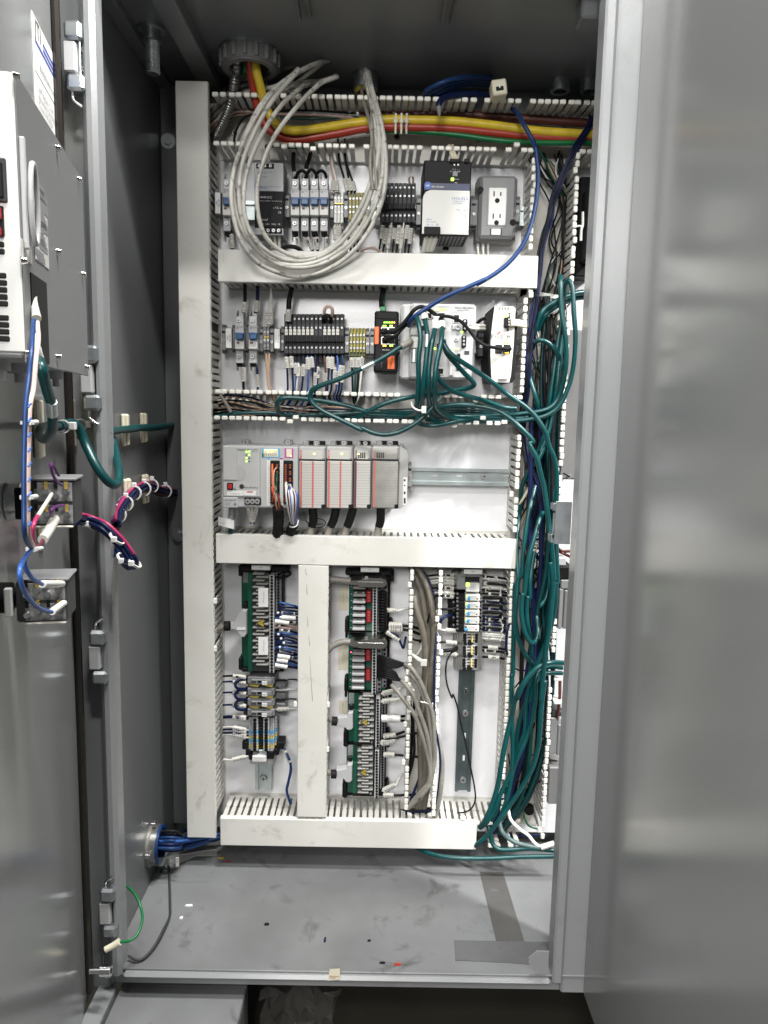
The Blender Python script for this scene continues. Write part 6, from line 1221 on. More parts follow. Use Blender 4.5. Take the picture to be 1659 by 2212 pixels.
bl = [(775, 795, 'navy', 790, .05, .42), (820, 790, 'navy', 840, .05, .42), (865, 855, 'blue', 860, .05, .45), (890, 865, 'offwhite', 870, .1, .5), (935, 800, 'navy', 920, .25, .65), (975, 800, 'blue', 975, .05, .45), (1010, 795, 'navy', 1030, .05, .4), (1045, 795, 'navy', 1045, .5, .95), (1070, 890, 'navy', 1060, .05, .5), (1130, 800, 'browncable', 1145, .5, .9), (1165, 795, 'navy', 1160, .05, .42), (1200, 795, 'navy', 1195, .05, .45), (1225, 880, 'tan', 1225, .1, .6), (1250, 800, 'blue', 1240, .45, .9), (1275, 860, 'navy', 1265, .1, .5), (1300, 795, 'bluecable', 1290, .3, .85)]
for k, (x, y, m_, xe_, a_, b2) in enumerate(bl): w1(ORD[k] + ' from the left of the marked wires below the fourteen fuse terminals', 'c', [(x, y, -.055), (x + 8, y + 60, -.06), ((x + xe_) / 2 + 6, 980, -.06), (xe_, 1115, -.055), (xe_ - 20, 1190, -.04), (xe_ + (-60 if k < 9 else 40), 1260, -.03)], .0019, m_, ((a_ * .6, b2 * .55),), 'marked wires under the second row', mr=2.4)
for k in range(4): w1(ORD[k] + ' from the left of the wires under the lower green yellow terminals', 'c', [(1385 + 33 * k, 800, -.05), (1390 + 30 * k, 900, -.05), (1395 + 24 * k, 1050, -.05), (1400 + 15 * k, 1200, -.045), (1430 - 20 * k, 1290, -.035)], .0022, ('black', 'darkgreen', 'black', 'offwhite')[k], ((.02, .2),), mr=2.2)
cable('duct_wire', 'dark wire bundle rising from the black and orange switch to the cover', 'wire', pts('d', [(205, 262, -.06), (205, 215, -.055), (218, 130, -.05)]), .005, 'black'); cable('duct_wire', 'thin green wire into the plug of the black and orange switch', 'wire', pts('d', [(225, 265, -.062), (222, 215, -.06), (232, 140, -.05)]), .0017, 'darkgreen')
for k in range(2): w1(('upper', 'lower')[k] + ' white wire between the managed switch plug and the gateway', 'd', [(835, 390 + 22 * k, -.115), (880, 398 + 20 * k, -.115), (945, 402 + 20 * k, -.1)], .0032, 'marker')
cable('duct_wire', 'black wire arcing behind the white plug wires of the managed switch', 'wire', pts('d', [(890, 385, -.06), (915, 360, -.08), (950, 345, -.08)]), .003, 'black')
for k in range(3): w1(ORD[k] + ' from the top of the cream markers at the upper gateway plug', 'd', [(1135, 362 + 14 * k, -.14), (1170, 366 + 12 * k, -.135), (1240, 378 + 13 * k, -.115)], .0034, 'cream')
# wires packed in the middle duct
for k in range(14):
    a_ = random.uniform(0, 1); y0 = 1160 + 15 * k
    cable('duct_wire', f'{ORD[k]} of the thin wires packed in the left half of the middle duct', 'wire', pts('c', [(110, y0 + 10, -.02), (250, y0 - 10 + 30 * a_, -.03 - .002 * k), (450, y0 + random.uniform(0, 50), -.035), (650, 1250 + 8 * k + random.uniform(-30, 30), -.04), (900, 1270 + 6 * k, -.04), (1200, 1280 + 6 * k + random.uniform(-15, 15), -.035), (1550, 1300 + 4 * k, -.03)]), .002, ('navy', 'tan', 'black', 'offwhite', 'black', 'tan', 'black')[k % 7], 'thin wires in the middle duct', 6)
q = MB(); q.tube(pts('c', [(165, 1160, -.09), (215, 1240, -.085), (262, 1318, -.08)]), .0035, 6); tag(q.build('cable_tie', 'greycable'), 'loose grey tie across the left end of the middle duct', 'cable tie')
# controller wires
for k in range(3): w1(ORD[k] + ' from the left of the white wires under the controller power plug', 'e', [(318 + 40 * k, 740, -.11), (330 + 28 * k, 790, -.1), (352 + 6 * k, 885, -.095)], .0032, ('black', 'marker', 'black')[k], ((.15, .9),) if k != 1 else (), mr=1.25)
for k in range(12):
    m_ = ('orange', 'tan', 'black', 'darkgreen', 'browncable', 'purple', 'tan', 'blackrough', 'orange', 'redcable', 'black', 'pinkwire')[k]; x = 512 + (k % 2) * 35; y = 430 + 22 * k
    w1(ORD[k] + ' from the top of the multicoloured wires of the left controller plug', 'e', [(x + 2, y, -.123), (512 + 12 * (k % 4), y + 40, -.135), (515 + 10 * (k % 4), 600, -.138), (530 + 9 * (k % 5), 700, -.135), (548 + 6 * (k % 5), 790, -.12)], .0017, m_, (), 'multicoloured wires of the left controller plug')
cable('sleeved_cable', 'thick black sleeve below the left controller plug', 'cable', pts('e', [(555, 765, -.12), (560, 830, -.11), (560, 900, -.105), (550, 975, -.09)]), .0098, 'blackrough')
for k in range(9):
    m_ = ('offwhite', 'navy', 'pinkwire', 'blue', 'offwhite')[k % 5]; x = 618 + (k % 2) * 34
    w1(ORD[k] + ' from the left of the white and blue wires of the right controller plug', 'e', [(x, 570 + 6 * k, -.123), (622 + 9 * k, 650, -.14), (632 + 9 * k, 740, -.14), (650 + 5 * k, 830, -.125), (670 + 2 * k, 910, -.1)], .0024, m_, ((.04, .25),), 'white and blue wires of the right controller plug', mr=1.3)
q = MB(); q.tube(pts('e', [(640, 900, -.1), (660, 915, -.115), (700, 905, -.115), (715, 860, -.1)]), .0014, 6); tag(q.build('cable_tie', 'white'), 'white tie below the right controller plug', 'cable tie')
cable('cable_bunch_end', 'knotted grey end of the wires below the right controller plug', 'cable end', pts('e', [(680, 890, -.1), (665, 920, -.1), (650, 960, -.095)]), .009, 'blackrough')
for k, (x0, x1, xm) in enumerate(((825, 805, 830), (1010, 940, 985), (1140, 1070, 1110), (1350, 1325, 1348))):
    cable('sleeved_cable', ORD[k] + ' from the left of the black sleeves under the module row', 'cable', pts('e', [(x0, 740, -.09), (xm + (x0 - xm) * .6, 800, -.09), (xm, 860, -.085), (x1 + (xm - x1) * .55, 905, -.08)]), .0078, 'blackrough', 'black sleeves under the module row')
    cable('sleeved_cable', ORD[k] + ' from the left of the grey cables leaving the black module sleeves', 'cable', pts('e', [(x1 + (xm - x1) * .65, 895, -.081), (x1 + (xm - x1) * .3, 925, -.08), (x1, 985, -.08)]), .007, 'greycable', 'grey cables under the module row')
p = at('e', 750, 832, -.002); q = MB(); q.cyl(p, p - Vector((0, .003, 0)), .0085, 16); q.cyl(p - Vector((0, .003, 0)), p - Vector((0, .006, 0)), .0055, 12); tag(q.build('panel_screw', 'zinc'), 'zinc screw with washer on the panel below the first module', 'screw')
cable('loose_wire', 'thin wire curl hooked to the screw below the first module', 'wire', pts('e', [(770, 860, -.01), (800, 890, -.03), (860, 920, -.05), (915, 900, -.06), (920, 870, -.06), (870, 848, -.05), (820, 855, -.04), (840, 890, -.04), (900, 890, -.05)]), .0008, 'black')
cable('patch_cable', 'clear plug lead under the left end of the controller', 'cable', pts('e', [(200, 770, -.1), (200, 820, -.1), (195, 850, -.1)]), .006, 'midgrey'); cable('patch_cable', 'grey latch wire beside the clear plug lead under the controller', 'wire', pts('e', [(222, 775, -.1), (245, 800, -.1), (225, 850, -.1)]), .002, 'midgrey'); cable('patch_cable', 'teal stub below the paper tag of the controller', 'cable', pts('e', [(195, 925, -.095), (190, 985, -.09)]), .005, 'teal')
# left board column wires
for k in range(22):
    y = 690 + 40 * k; nb = k % 5; m_ = ('blue', 'navy', 'navy', 'bluecable', 'navy')[nb]; ye = y + random.uniform(10, 60)
    if k in (7, 8): m_ = 'pinkwire'
    w1(f'{ORD[k] if k < 20 else ("next to last", "last")[k - 20]} from the top of the blue wires beside the left board', 'g', [(885 if k > 2 else 975, y, -.06), (960, y - 15 + random.uniform(-12, 12), -.07), (1080, y + 5, -.07), (1160, (y + ye) / 2, -.06), (1225, ye, -.045)], .0021, m_, ((.2 + .25 * random.random(), .5 + .25 * random.random()),) if k in (3, 5, 6, 9, 16, 18) else (), 'blue wires right of the left interface board', mr=2)
for k, (x0, y0, x1, y1) in enumerate(((930, 1388, 1095, 1412), (918, 1445, 1068, 1462), (895, 1510, 1060, 1540), (892, 920, 1085, 945), (985, 868, 1175, 880))):
    P = [at('g', x0, y0, -.078), at('g', x1, y1, -.078)]; o = MB().tube(P, .0044, 6, smooth=False).build('wire_marker', 'white'); tag(o, ORD[k] + (' white marker sleeve right of the left interface board, lower end' if k < 3 else ' white marker sleeve right of the left interface board, middle'), 'wire marker', 'white marker sleeves of the left board')
    tx(('ES0001-S32', 'ES0003-S32', 'ES0001-S12', 'DC-F1', 'ICF-3')[k], 'g', (x0 + x1) / 2, (y0 + y1) / 2, -.0828, 12, 'greytext', o, 4)
for k in range(9): o = pb('wire_tag', 'g', 915 + (k * 37) % 90, 800 + 58 * k, 945 + (k * 37) % 90, 825 + 58 * k, -.079, -.074, 'white', None); tag(o, ORD[k] + ' from the top of the tiny white tags beside the left board', 'wire tag', 'tiny white tags of the left board')
cable('jumper_wire', 'black wire loop at the upper right of the left interface board', 'wire', pts('g', [(915, 330, -.06), (1010, 330, -.075), (1085, 300, -.08), (1095, 262, -.075), (1020, 255, -.065), (930, 300, -.055)]), .0024, 'black')
for k, (y, m_) in enumerate(((180, 'black'), (245, 'navy'), (368, 'navy'), (510, 'navy'), (640, 'navy'), (655, 'navy'), (765, 'offwhite'), (790, 'navy'), (828, 'navy'), (850, 'offwhite'))):
    w1(ORD[k] + ' from the top of the marked wires left of the grey fuse blocks', 'h', [(165, y, -.05), (250, y - 4, -.06), (330, y + 6, -.06), (450, y + 12 + (20 if k > 5 else 0), -.05)], .002, m_, ((.42, .9),), 'marked wires left of the left column', mr=2.4)
for k in range(3): cable('jumper_wire', ORD[k] + ' from the top of the blue wire loops left of the fuse blocks', 'wire', pts('h', [(440, 215 + 118 * k, -.05), (345, 220 + 118 * k, -.06), (300, 265 + 118 * k, -.065), (330, 320 + 118 * k, -.065), (440, 330 + 118 * k, -.05)]), .0028, 'navy', 'blue wire loops left of the fuse blocks')
for k in range(4): w1(ORD[k] + ' from the top of the thin wires right of the grey fuse blocks', 'h', [(750, 225 + 112 * k, -.045), (860, 230 + 108 * k, -.05), (930, 215 + 112 * k, -.05), (1015, 222 + 110 * k, -.045)], .0016, 'offwhite' if k % 2 else 'blackrough', ((.15, .65),) if k == 3 else (), 'thin wires right of the fuse blocks', mr=3)
w1('blue marked wire hanging right of the black connector into the bottom duct', 'h', [(860, 1000, -.05), (905, 1100, -.06), (930, 1170, -.06), (935, 1260, -.06), (905, 1400, -.06), (890, 1500, -.06), (935, 1640, -.06)], .0027, 'bluecable', ((.04, .26),), mr=1.8)
w1('white marked wire left of the black connector in the left column', 'h', [(170, 1132, -.05), (270, 1135, -.055), (450, 1090, -.05)], .0024, 'offwhite', ((.38, .9),), mr=2)
# middle column wires
for k in range(14): cable('jumper_wire', f'{ORD[k]} from the top of the black wire loops on the upper middle board', 'wire', pts('i', [(765, 500 + 36 * k, -.056), (800, 485 + 36 * k, -.07), (845, 500 + 36 * k, -.068), (850, 530 + 36 * k, -.066), (770, 530 + 36 * k, -.056)]), .002, 'black', 'black wire loops on the upper middle board')
for k in range(10): cable('control_wire', f'{ORD[k]} from the top of the black wires fanning from the second middle board', 'wire', pts('i', [(745, 1330 + 30 * k, -.06), (830, 1340 + 28 * k, -.08), (960, 1385 + 22 * k if k < 5 else 1500 + 24 * k - 90, -.085), (1100 if k < 5 else 960 + 12 * k, 1430 if k < 5 else 1640, -.085)]), .0026, 'black', 'black wires of the second middle board')
for k, L in enumerate(([(1100, 1430, -.085), (1200, 1500, -.1), (1300, 1660, -.105), (1370, 1830, -.105), (1420, 1960, -.105)], [(1100, 1460, -.08), (1180, 1560, -.095), (1270, 1680, -.1), (1340, 1850, -.1), (1390, 1980, -.1)], [(1060, 1640, -.085), (1130, 1720, -.1), (1210, 1830, -.105), (1260, 1980, -.105)], [(930, 1700, -.085), (1010, 1790, -.1), (1100, 1910, -.105), (1160, 1990, -.105)])):
    ox, oy, s_ = W['i']; P = pts('i', L); e_ = L[-1]
    jx, jy = (ox + e_[0] / s_ - 1040) * 3.512, (oy + e_[1] / s_ - 2150) * 3.512
    tgt = [[(1300, 640, -.105), (1315, 900, -.105), (1310, 1150, -.1), (1270, 1380, -.1), (1180, 1530, -.1), (1010, 1690, -.09)], [(1260, 700, -.1), (1290, 950, -.1), (1285, 1200, -.095), (1240, 1400, -.095), (1130, 1560, -.09), (1000, 1690, -.08)], [(1190, 720, -.105), (1240, 900, -.105), (1270, 1150, -.1), (1255, 1380, -.1), (1160, 1500, -.095), (1040, 1640, -.085)], [(1100, 650, -.105), (1170, 850, -.105), (1230, 1050, -.1), (1265, 1250, -.1), (1235, 1420, -.095), (1150, 1580, -.09)]][k]
    cable('control_cable', ORD[k] + ' of the dirty grey cables curving from the second middle board', 'cable', P + pts('j', tgt), .0041, 'greycable', 'dirty grey cables beside the middle boards', 10, 7)
for k, L in enumerate(([(1160, 150, -.05), (1230, 300, -.06), (1310, 500, -.065), (1360, 800, -.07), (1400, 1100, -.07), (1420, 1500, -.07), (1410, 1900, -.065)], [(1240, 160, -.06), (1310, 280, -.07), (1390, 450, -.075), (1440, 650, -.08), (1470, 900, -.08), (1465, 1200, -.08), (1430, 1600, -.08), (1400, 1950, -.075)], [(1215, 560, -.07), (1240, 700, -.08), (1300, 900, -.085), (1350, 1120, -.085), (1365, 1400, -.085), (1350, 1680, -.08), (1330, 1950, -.075)])):
    ext = pts('j', [((1200, 1230, 1150)[k], 800, -.07), ((1210, 1240, 1160)[k], 1200, -.07), ((1190, 1220, 1150)[k], 1500, -.07), ((1150, 1190, 1120)[k], 1680, -.06)])
    cable('control_cable', ORD[k] + ' from the left of the thick brown cables in the vertical duct', 'cable', pts('i', L) + ext, .0062, 'browngrey', 'thick brown cables in the vertical duct', 10, 7)
cable('control_cable', 'pale grey cable along the right finger wall at the bottom', 'cable', pts('j', [(1345, 850, -.09), (1390, 1050, -.095), (1405, 1250, -.095), (1390, 1450, -.095), (1360, 1650, -.09), (1325, 1790, -.08)]), .0042, 'greycable')
w1('white marked wire leaving the upper middle board to the right', 'i', [(845, 735, -.055), (985, 745, -.06), (1060, 730, -.06), (1140, 710, -.05)], .0026, 'offwhite', ((.02, .5),), mr=1.9)
w1('navy wire dropping in a hook right of the two middle boards', 'i', [(850, 1010, -.055), (990, 1055, -.06), (1040, 1150, -.06), (1075, 1225, -.06), (1095, 1150, -.055), (1110, 1080, -.04)], .0022, 'navy', ((.02, .42),), mr=2.2)
for k in range(2): w1(('upper', 'lower')[k] + ' black wire with a wide white marker right of the upper middle board', 'i', [(890, 930 + 40 * k, -.05), (1050, 935 + 45 * k, -.055), (1180, 945 + 60 * k, -.055), (1290, 975 + 70 * k, -.045)], .003, 'black', ((.02, .42),), mr=2.6)
cable('control_wire', 'black wire crossing the open vertical duct in a sagging curve', 'wire', pts('i', [(1160, 1060, -.06), (1220, 1115, -.06), (1300, 1130, -.05)]), .0022, 'black')
for k, (x0, y0, x1, y1, m_) in enumerate(((705, 470, 980, 415, 'offwhite'), (700, 655, 975, 635, 'black'), (705, 675, 970, 690, 'black'), (720, 870, 965, 815, 'black'), (700, 900, 1130, 825, 'black'), (700, 930, 930, 870, 'offwhite'), (700, 950, 900, 890, 'offwhite'), (710, 1075, 1200, 1110, 'black'), (720, 1490, 950, 1300, 'offwhite'), (710, 1530, 1170, 1535, 'black'), (710, 380, 965, 300, 'offwhite'))):
    w1(ORD[k] + ' of the marked wires right of the lower middle boards', 'j', [(x0, y0, -.055), (x0 + 140, y0 + .25 * (y1 - y0) + (12 if k in (4, 9) else -6), -.065), (x0 + .8 * (x1 - x0), y0 + .7 * (y1 - y0), -.06), (x1, y1, -.045)], .0025, m_, ((.06, .55 if x1 < 1000 else .3),) if k not in (4,) else (), 'marked wires right of the lower middle boards', mr=2.3)
P = [at('j', 708, 660, -.075), at('j', 925, 662, -.075)]; o = MB().tube(P, .007, 6, smooth=False).build('wire_marker', 'white'); tag(o, 'widest white double marker right of the third middle board', 'wire marker')
for k, s_ in enumerate(('MGSA-LMOL_SS', 'SH-7.9', 'LANTERNAL_SS', 'SH-7.8')): tx(s_, 'j', 818, 632 + 18 * k, -.0825, 9, 'ink', o, 2)
for k, L in enumerate(([(1305, 200, -.06), (1390, 320, -.07), (1450, 480, -.075), (1480, 650, -.075), (1490, 900, -.07), (1500, 1100, -.09), (1480, 1400, -.1), (1475, 1970, -.1)], [(1480, 560, -.08), (1430, 740, -.08), (1390, 880, -.075), (1360, 1020, -.07), (1290, 1150, -.06)])):
    cable('control_wire', ('long navy wire weaving along the right finger wall of the open vertical duct', 'thin black wire slanting across the brown cables')[k], 'wire', pts('i', L) + (pts('j', [(1318, 600, -.1), (1325, 760, -.1), (1360, 950, -.1), (1380, 1150, -.1), (1365, 1400, -.09), (1330, 1700, -.08)]) if k == 0 else []), .002, ('navy', 'black')[k])
for k in range(4): cable('control_wire', ORD[k] + ' of the dark wires crossing low in the open vertical duct', 'wire', pts('j', [(930, 1760 - 14 * k, -.05), (1050, 1740 - 10 * k, -.06), (1180, 1745 - 15 * k, -.06), (1300, 1720 - 10 * k, -.05)]), .003, ('navy', 'black', 'navy', 'black')[k], 'dark wires low in the vertical duct')
for k, L in enumerate(([(1000, 1700, -.06), (1090, 1480, -.06), (1170, 1250, -.06), (1200, 1000, -.06), (1190, 700, -.05)], [(990, 1690, -.05), (1010, 1380, -.055), (1060, 1180, -.055), (1085, 1000, -.05), (1070, 700, -.045), (1090, 400, -.04)], [(1030, 1300, -.04), (1050, 1000, -.04), (1060, 700, -.04), (1030, 450, -.04)])): cable('control_wire', ORD[k] + ' of the dark wires climbing the left side of the open vertical duct', 'wire', pts('j', L), .0028, ('navy', 'black', 'black')[k], 'dark wires climbing the vertical duct')
cable('control_wire', 'thin white wire bowing inside the open vertical duct', 'wire', pts('i', [(1180, 1325, -.05), (1250, 1310, -.06), (1300, 1230, -.06), (1310, 1150, -.05)]), .0024, 'offwhite')
for k, (x, y) in enumerate(((1080, 1520), (1340, 1415), (920, 940))): pass
q = MB(); q.tube(pts('i', [(1190, 1310, -.08), (1270, 1365, -.095), (1340, 1410, -.1)]), .004, 6); p = at('i', 1340, 1412, -.104); q.box(p.x - .006, p.x + .006, p.y - .003, p.y + .004, p.z - .006, p.z + .006, .001); tag(q.build('loose_finger', 'ductgrey'), 'broken grey duct finger lying across the brown cables', 'duct finger')
for k, (win, x, y) in enumerate((('j', 1040, 578), ('j', 1100, 462), ('j', 1180, 475), ('j', 1215, 480), ('j', 1248, 490))):
    p = at(win, x, y, -.106); q = MB(); q.tube([p + Vector((-.004, 0, .001)), p + Vector((0, -.002, .0)), p + Vector((.004, 0, -.001))], .0012, 6); tag(q.build('cable_tie', 'white'), ORD[k] + ' from the left of the white rings on the dirty grey cables', 'cable tie', 'white rings on the dirty grey cables')
# right column wires
for k, (y, m_, b2) in enumerate(((262, 'black', .55), (285, 'offwhite', .55), (335, 'blackrough', .2), (378, 'offwhite', .7), (410, 'black', .7), (445, 'black', .7), (530, 'navy', .7), (605, 'navy', .7), (690, 'navy', .8), (720, 'black', .7), (745, 'navy', .75), (775, 'navy', .8), (815, 'black', .8), (835, 'navy', .75), (880, 'offwhite', .8), (900, 'offwhite', .75), (930, 'offwhite', .7), (1025, 'black', .55), (1060, 'black', .5), (1130, 'black', .6))):
    w1(ORD[k] + ' from the top of the marked wires right of the slim relays', 'k', [(635, y - 8, -.055), (700, y - 4, -.065), (800, y + 4, -.065), (890, y + 18, -.05)], .0023, m_, ((.1 + .12 * (k % 2), b2),), 'marked wires right of the right hand relays', mr=2.3)
for k in range(3): cable('jumper_wire', ORD[k] + ' from the top of the black wire loops right of the slim relays', 'wire', pts('k', [(640, 485 + 80 * k, -.06), (740, 480 + 80 * k, -.075), (820, 485 + 82 * k, -.078), (838, 510 + 80 * k, -.075), (820, 530 + 78 * k, -.06)]), .003, 'black', 'black wire loops right of the slim relays')
for k, (y, m_, x0) in enumerate(((240, 'black', 170), (262, 'offwhite', 170), (300, 'offwhite', 170), (325, 'offwhite', 170), (380, 'black', 170), (430, 'offwhite', 180), (465, 'black', 185), (835, 'offwhite', 180), (965, 'black', 170), (1090, 'offwhite', 190))):
    w1(ORD[k] + ' from the top of the marked wires left of the right column', 'k', [(40, y + 8, -.05), (x0 - 20, y - 4, -.06), (250, y, -.062), (370 if k > 6 else 330, y + 8, -.05)], .0021, m_, ((.55, .92),), 'marked wires left of the right column', mr=2.4)
cable('control_wire', 'black wire into the left of the upper slim relays', 'wire', pts('k', [(180, 610, -.06), (260, 608, -.065), (355, 592, -.06)]), .0024, 'black'); cable('control_wire', 'navy wire curving up to the left of the lower slim relays', 'wire', pts('k', [(160, 780, -.07), (190, 720, -.075), (240, 682, -.07), (290, 675, -.055)]), .003, 'navy'); cable('control_wire', 'thick black wire into the left of the pale terminals', 'wire', pts('k', [(165, 1065, -.07), (260, 1052, -.072), (320, 1045, -.065), (355, 1025, -.05)]), .0036, 'black')
cable('loose_wire', 'long thin black wire hanging down beside the dark rail', 'wire', pts('k', [(360, 1040, -.05), (300, 1075, -.06), (250, 1160, -.065), (235, 1280, -.065), (250, 1420, -.06), (300, 1560, -.06)]) + pts('l', [(300, 350, -.055), (345, 480, -.055), (380, 650, -.055), (430, 850, -.055), (480, 1100, -.055), (520, 1300, -.06), (528, 1430, -.065), (490, 1520, -.075), (420, 1560, -.085), (340, 1568, -.09)]), .0016, 'black')
cable('control_wire', 'blue wire bowing at the right edge of the pale terminals', 'wire', pts('k', [(925, 770, -.09), (900, 830, -.1), (890, 940, -.1), (890, 1040, -.1), (905, 1115, -.09)]), .0026, 'navy')
w1('white wire with a rusty mark in the right duct beside the controller row', 'x4', [(360, 480, -.05), (310, 610, -.06), (250, 720, -.06), (200, 800, -.05)], .0026, 'cream')
for k in range(5): w1(f'{ORD[k]} of the white wires crossing below the navy bundle in the right duct', 'x4', [(290, 1220 + 34 * k, -.03), (420, 1200 + 40 * k, -.035), (540, 1260 + 30 * k, -.03)], .0022, ('offwhite', 'black', 'offwhite', 'tan', 'black')[k], (), 'white wires below the navy bundle')
for k in range(3): w1(f'{ORD[k]} of the white wires right of the second row end', 'x3', [(290, 170 + 14 * k, -.06), (450, 205 + 12 * k, -.05), (660, 240 + 14 * k, -.04)], .0024, 'offwhite', (), 'white wires right of the second row')
# ================================================================ NEIGHBOUR COMPARTMENT (seen past the right finger wall)
t = dev('contactor', 'black module mostly hidden by the centre post, upper right', 'contactor', 'x2', 770, 740, 960, 1990, -.06)
pb('body', 'x2', 765, 745, 1010, 1985, -.05, .0, 'black', t, .002); pb('front', 'x2', 850, 880, 1010, 1790, -.08, -.04, 'blackrough', t, .004)
q = MB(); q.tube(pts('x2', [(828, 1180, -.085), (826, 1350, -.085), (810, 1400, -.085), (804, 1540, -.085)]), .0022, 6); q.tube(pts('x2', [(750, 1358, -.085), (800, 1360, -.085), (818, 1380, -.085)]), .0018, 6); q.build('white_clip', 'white', t)
t = dev('drive_module', 'dark grey drive behind the centre post beside the second row', 'drive', 'x4', 770, -400, 900, 480, -.06); pb('body', 'x4', 758, -1450, 1000, 478, -.075, .0, 'nutgrey', t, .003); screw('x4', 842, 440, -.0755, .005, t); cable('loose_wire', 'short black wire on the dark grey drive', 'wire', pts('x4', [(765, 400, -.08), (800, 415, -.085), (840, 440, -.08)]), .0014, 'black')
t = dev('relay_socket', 'white and black sockets beside the centre post at mid height', 'relay socket', 'x4', 690, 1440, 810, 1600, -.09)
for (x0, y0, x1, y1, m_) in ((690, 1480, 800, 1590, 'lightgrey'), (700, 1600, 900, 1760, 'black'), (730, 1770, 900, 1890, 'midgrey'), (765, 1900, 900, 2400, 'nutgrey'), (700, 1880, 760, 2400, 'midgrey')): pb('block', 'x4', x0, y0, x1, y1, -.085, -.01, m_, t, .002)
for k in range(2): cable('loose_wire', ('upper', 'lower')[k] + ' dark red wire beside the centre post under the zinc bracket', 'wire', pts('x4', [(690, 1350 + 30 * k, -.06), (730, 1390 + 20 * k, -.07), (790, 1400 + 40 * k, -.07), (900, 1400 + 90 * k, -.06)]), .0028, 'browncable')
t = dev('terminal_rack', 'grey terminal rack beside the lowest right finger wall', 'terminal rack', 'l', 1290, 520, 1400, 1480, -.07)
for (x0, y0, x1, y1, m_) in ((1310, 520, 1440, 580, 'darkgrey'), (1290, 590, 1370, 960, 'midgrey'), (1370, 660, 1440, 980, 'midgrey'), (1280, 1100, 1440, 1480, 'nutgrey')): pb('block', 'l', x0, y0, x1, y1, -.08, -.01, m_, t, .002)
cable('loose_wire', 'dark red wire beside the grey terminal rack', 'wire', pts('l', [(1400, 200, -.07), (1395, 400, -.08), (1375, 560, -.08), (1360, 660, -.07)]), .003, 'browncable')
for k, (x, y) in enumerate(((1385, 200), (1385, 440))): o = pb('white_stub', 'l', x - 45, y - 12, x + 45, y + 12, -.095, -.06, 'white', None); tag(o, ('upper', 'lower')[k] + ' white duct stub beside the lowest right finger wall', 'duct stub')
# ================================================================ LEFT WALL AND LOWER LEFT
t = thing('cable_gland', 'zinc gland in the left wall with many blue cables', 'cable gland', atx('t', 545, 330, XL)); p = atx('t', 535, 325, XL)
MB().ring(p, p + Vector((.006, 0, 0)), .04, .03, 32).build('locknut', 'dullmetal', t); MB().ring(p + Vector((.006, 0, 0)), p + Vector((.016, 0, 0)), .035, .03, 32).build('bushing', 'conduit', t); MB().ring(p + Vector((.016, 0, 0)), p + Vector((.021, 0, 0)), .035, .029, 32).build('insert', 'bluecable', t)
for a_ in (95, -85, 178): q = MB(); c = p + Vector((.003, math.cos(math.radians(a_)) * .041, math.sin(math.radians(a_)) * .041)); q.cyl(c, c + Vector((.008, 0, 0)), .005, 8); q.build('lug', 'chrome', t)
rr = random.Random(4)
for k in range(16):
    a_ = rr.uniform(0, 6.28); d_ = rr.uniform(.004, .024); st = p + Vector((0, math.cos(a_) * d_, math.sin(a_) * d_))
    e_ = at('t', 1050 + rr.uniform(-20, 40), 265 + rr.uniform(-14, 22), -.035 + rr.uniform(-.03, .02))
    mid = at('t', 800 + rr.uniform(-20, 20), 315 + rr.uniform(-45, 40), -.06 + rr.uniform(-.03, .03))
    cable('control_cable', f'{ORD[k]} of the blue cables running from the left wall gland behind the duct', 'cable', [st, st + Vector((.05, 0, 0)), mid, e_], .0032, ('bluecable', 'blue', 'navy', 'blue', 'black')[k % 5], 'blue cables from the left wall gland', 8)
cable('control_cable', 'navy cable branching up behind the left duct from the wall gland', 'cable', [p + Vector((.02, 0, .02)), at('t', 680, 290, -.06), at('t', 740, 250, -.04), at('t', 830, 195, -.02)], .0032, 'navy')
cable('earth_wire', 'grey green wire drooping from the wall gland to the floor corner', 'wire', [at('t', 655, 400, -.06), atz('t', 661, 480, ZF + .006), atz('t', 668, 600, ZF + .004), atz('t', 672, 760, ZF + .004), atz('t', 668, 850, ZF + .004)] + [atz('t', 620, 950, ZF + .012), atz('t', 560, 1060, ZF + .008), atz('t', 490, 1140, ZF + .006), atz('t', 430, 1162, ZF + .006), atz('t', 372, 1130, ZF + .01)], .0022, 'darkgrey')
cable('earth_wire', 'short green wire end below the wall gland', 'wire', pts('t', [(650, 430, -.07), (630, 480, -.09), (605, 528, -.11)]), .0024, 'darkgreen')
cable('earth_wire', 'green earth wire curving out of the lower left corner to the door', 'wire', pts('t', [(300, 595, YF + .03), (360, 632, YF + .04), (420, 690, YF + .04), (460, 780, YF + .03), (472, 870, YF + .01), (440, 970, YF - .01), (385, 1020, YF - .02), (310, 1032, YF - .03)]), .0022, 'greencable')
cable('crimp_sleeve', 'cream sleeve on the green earth wire at the lower hinge', 'sleeve', pts('t', [(308, 1030, YF - .03), (260, 1060, YF - .032), (205, 1088, YF - .035)]), lambda t_: .0058 - .001 * t_, 'cream')
cable('earth_wire', 'dark wire from the cream sleeve to the door bolt', 'wire', pts('t', [(205, 1088, YF - .035), (190, 1130, YF - .04), (192, 1200, YF - .05)]), .0016, 'black')
q = MB(); p = at('t', 190, 1240, YF - .05); q.cyl(p - Vector((.02, 0, 0)), p + Vector((.012, 0, 0)), .0045, 8); q.cyl(p - Vector((.004, 0, 0)), p + Vector((.012, 0, 0)), .0085, 6); tag(q.build('earth_bolt', 'chrome'), 'bright earthing bolt at the bottom of the left door', 'bolt')
v = [at('t', x, y, -.15) for x, y in ((560, 440), (580, 485), (650, 485), (760, 455), (860, 415), (1005, 412), (1012, 372), (950, 375), (800, 400), (680, 420))]
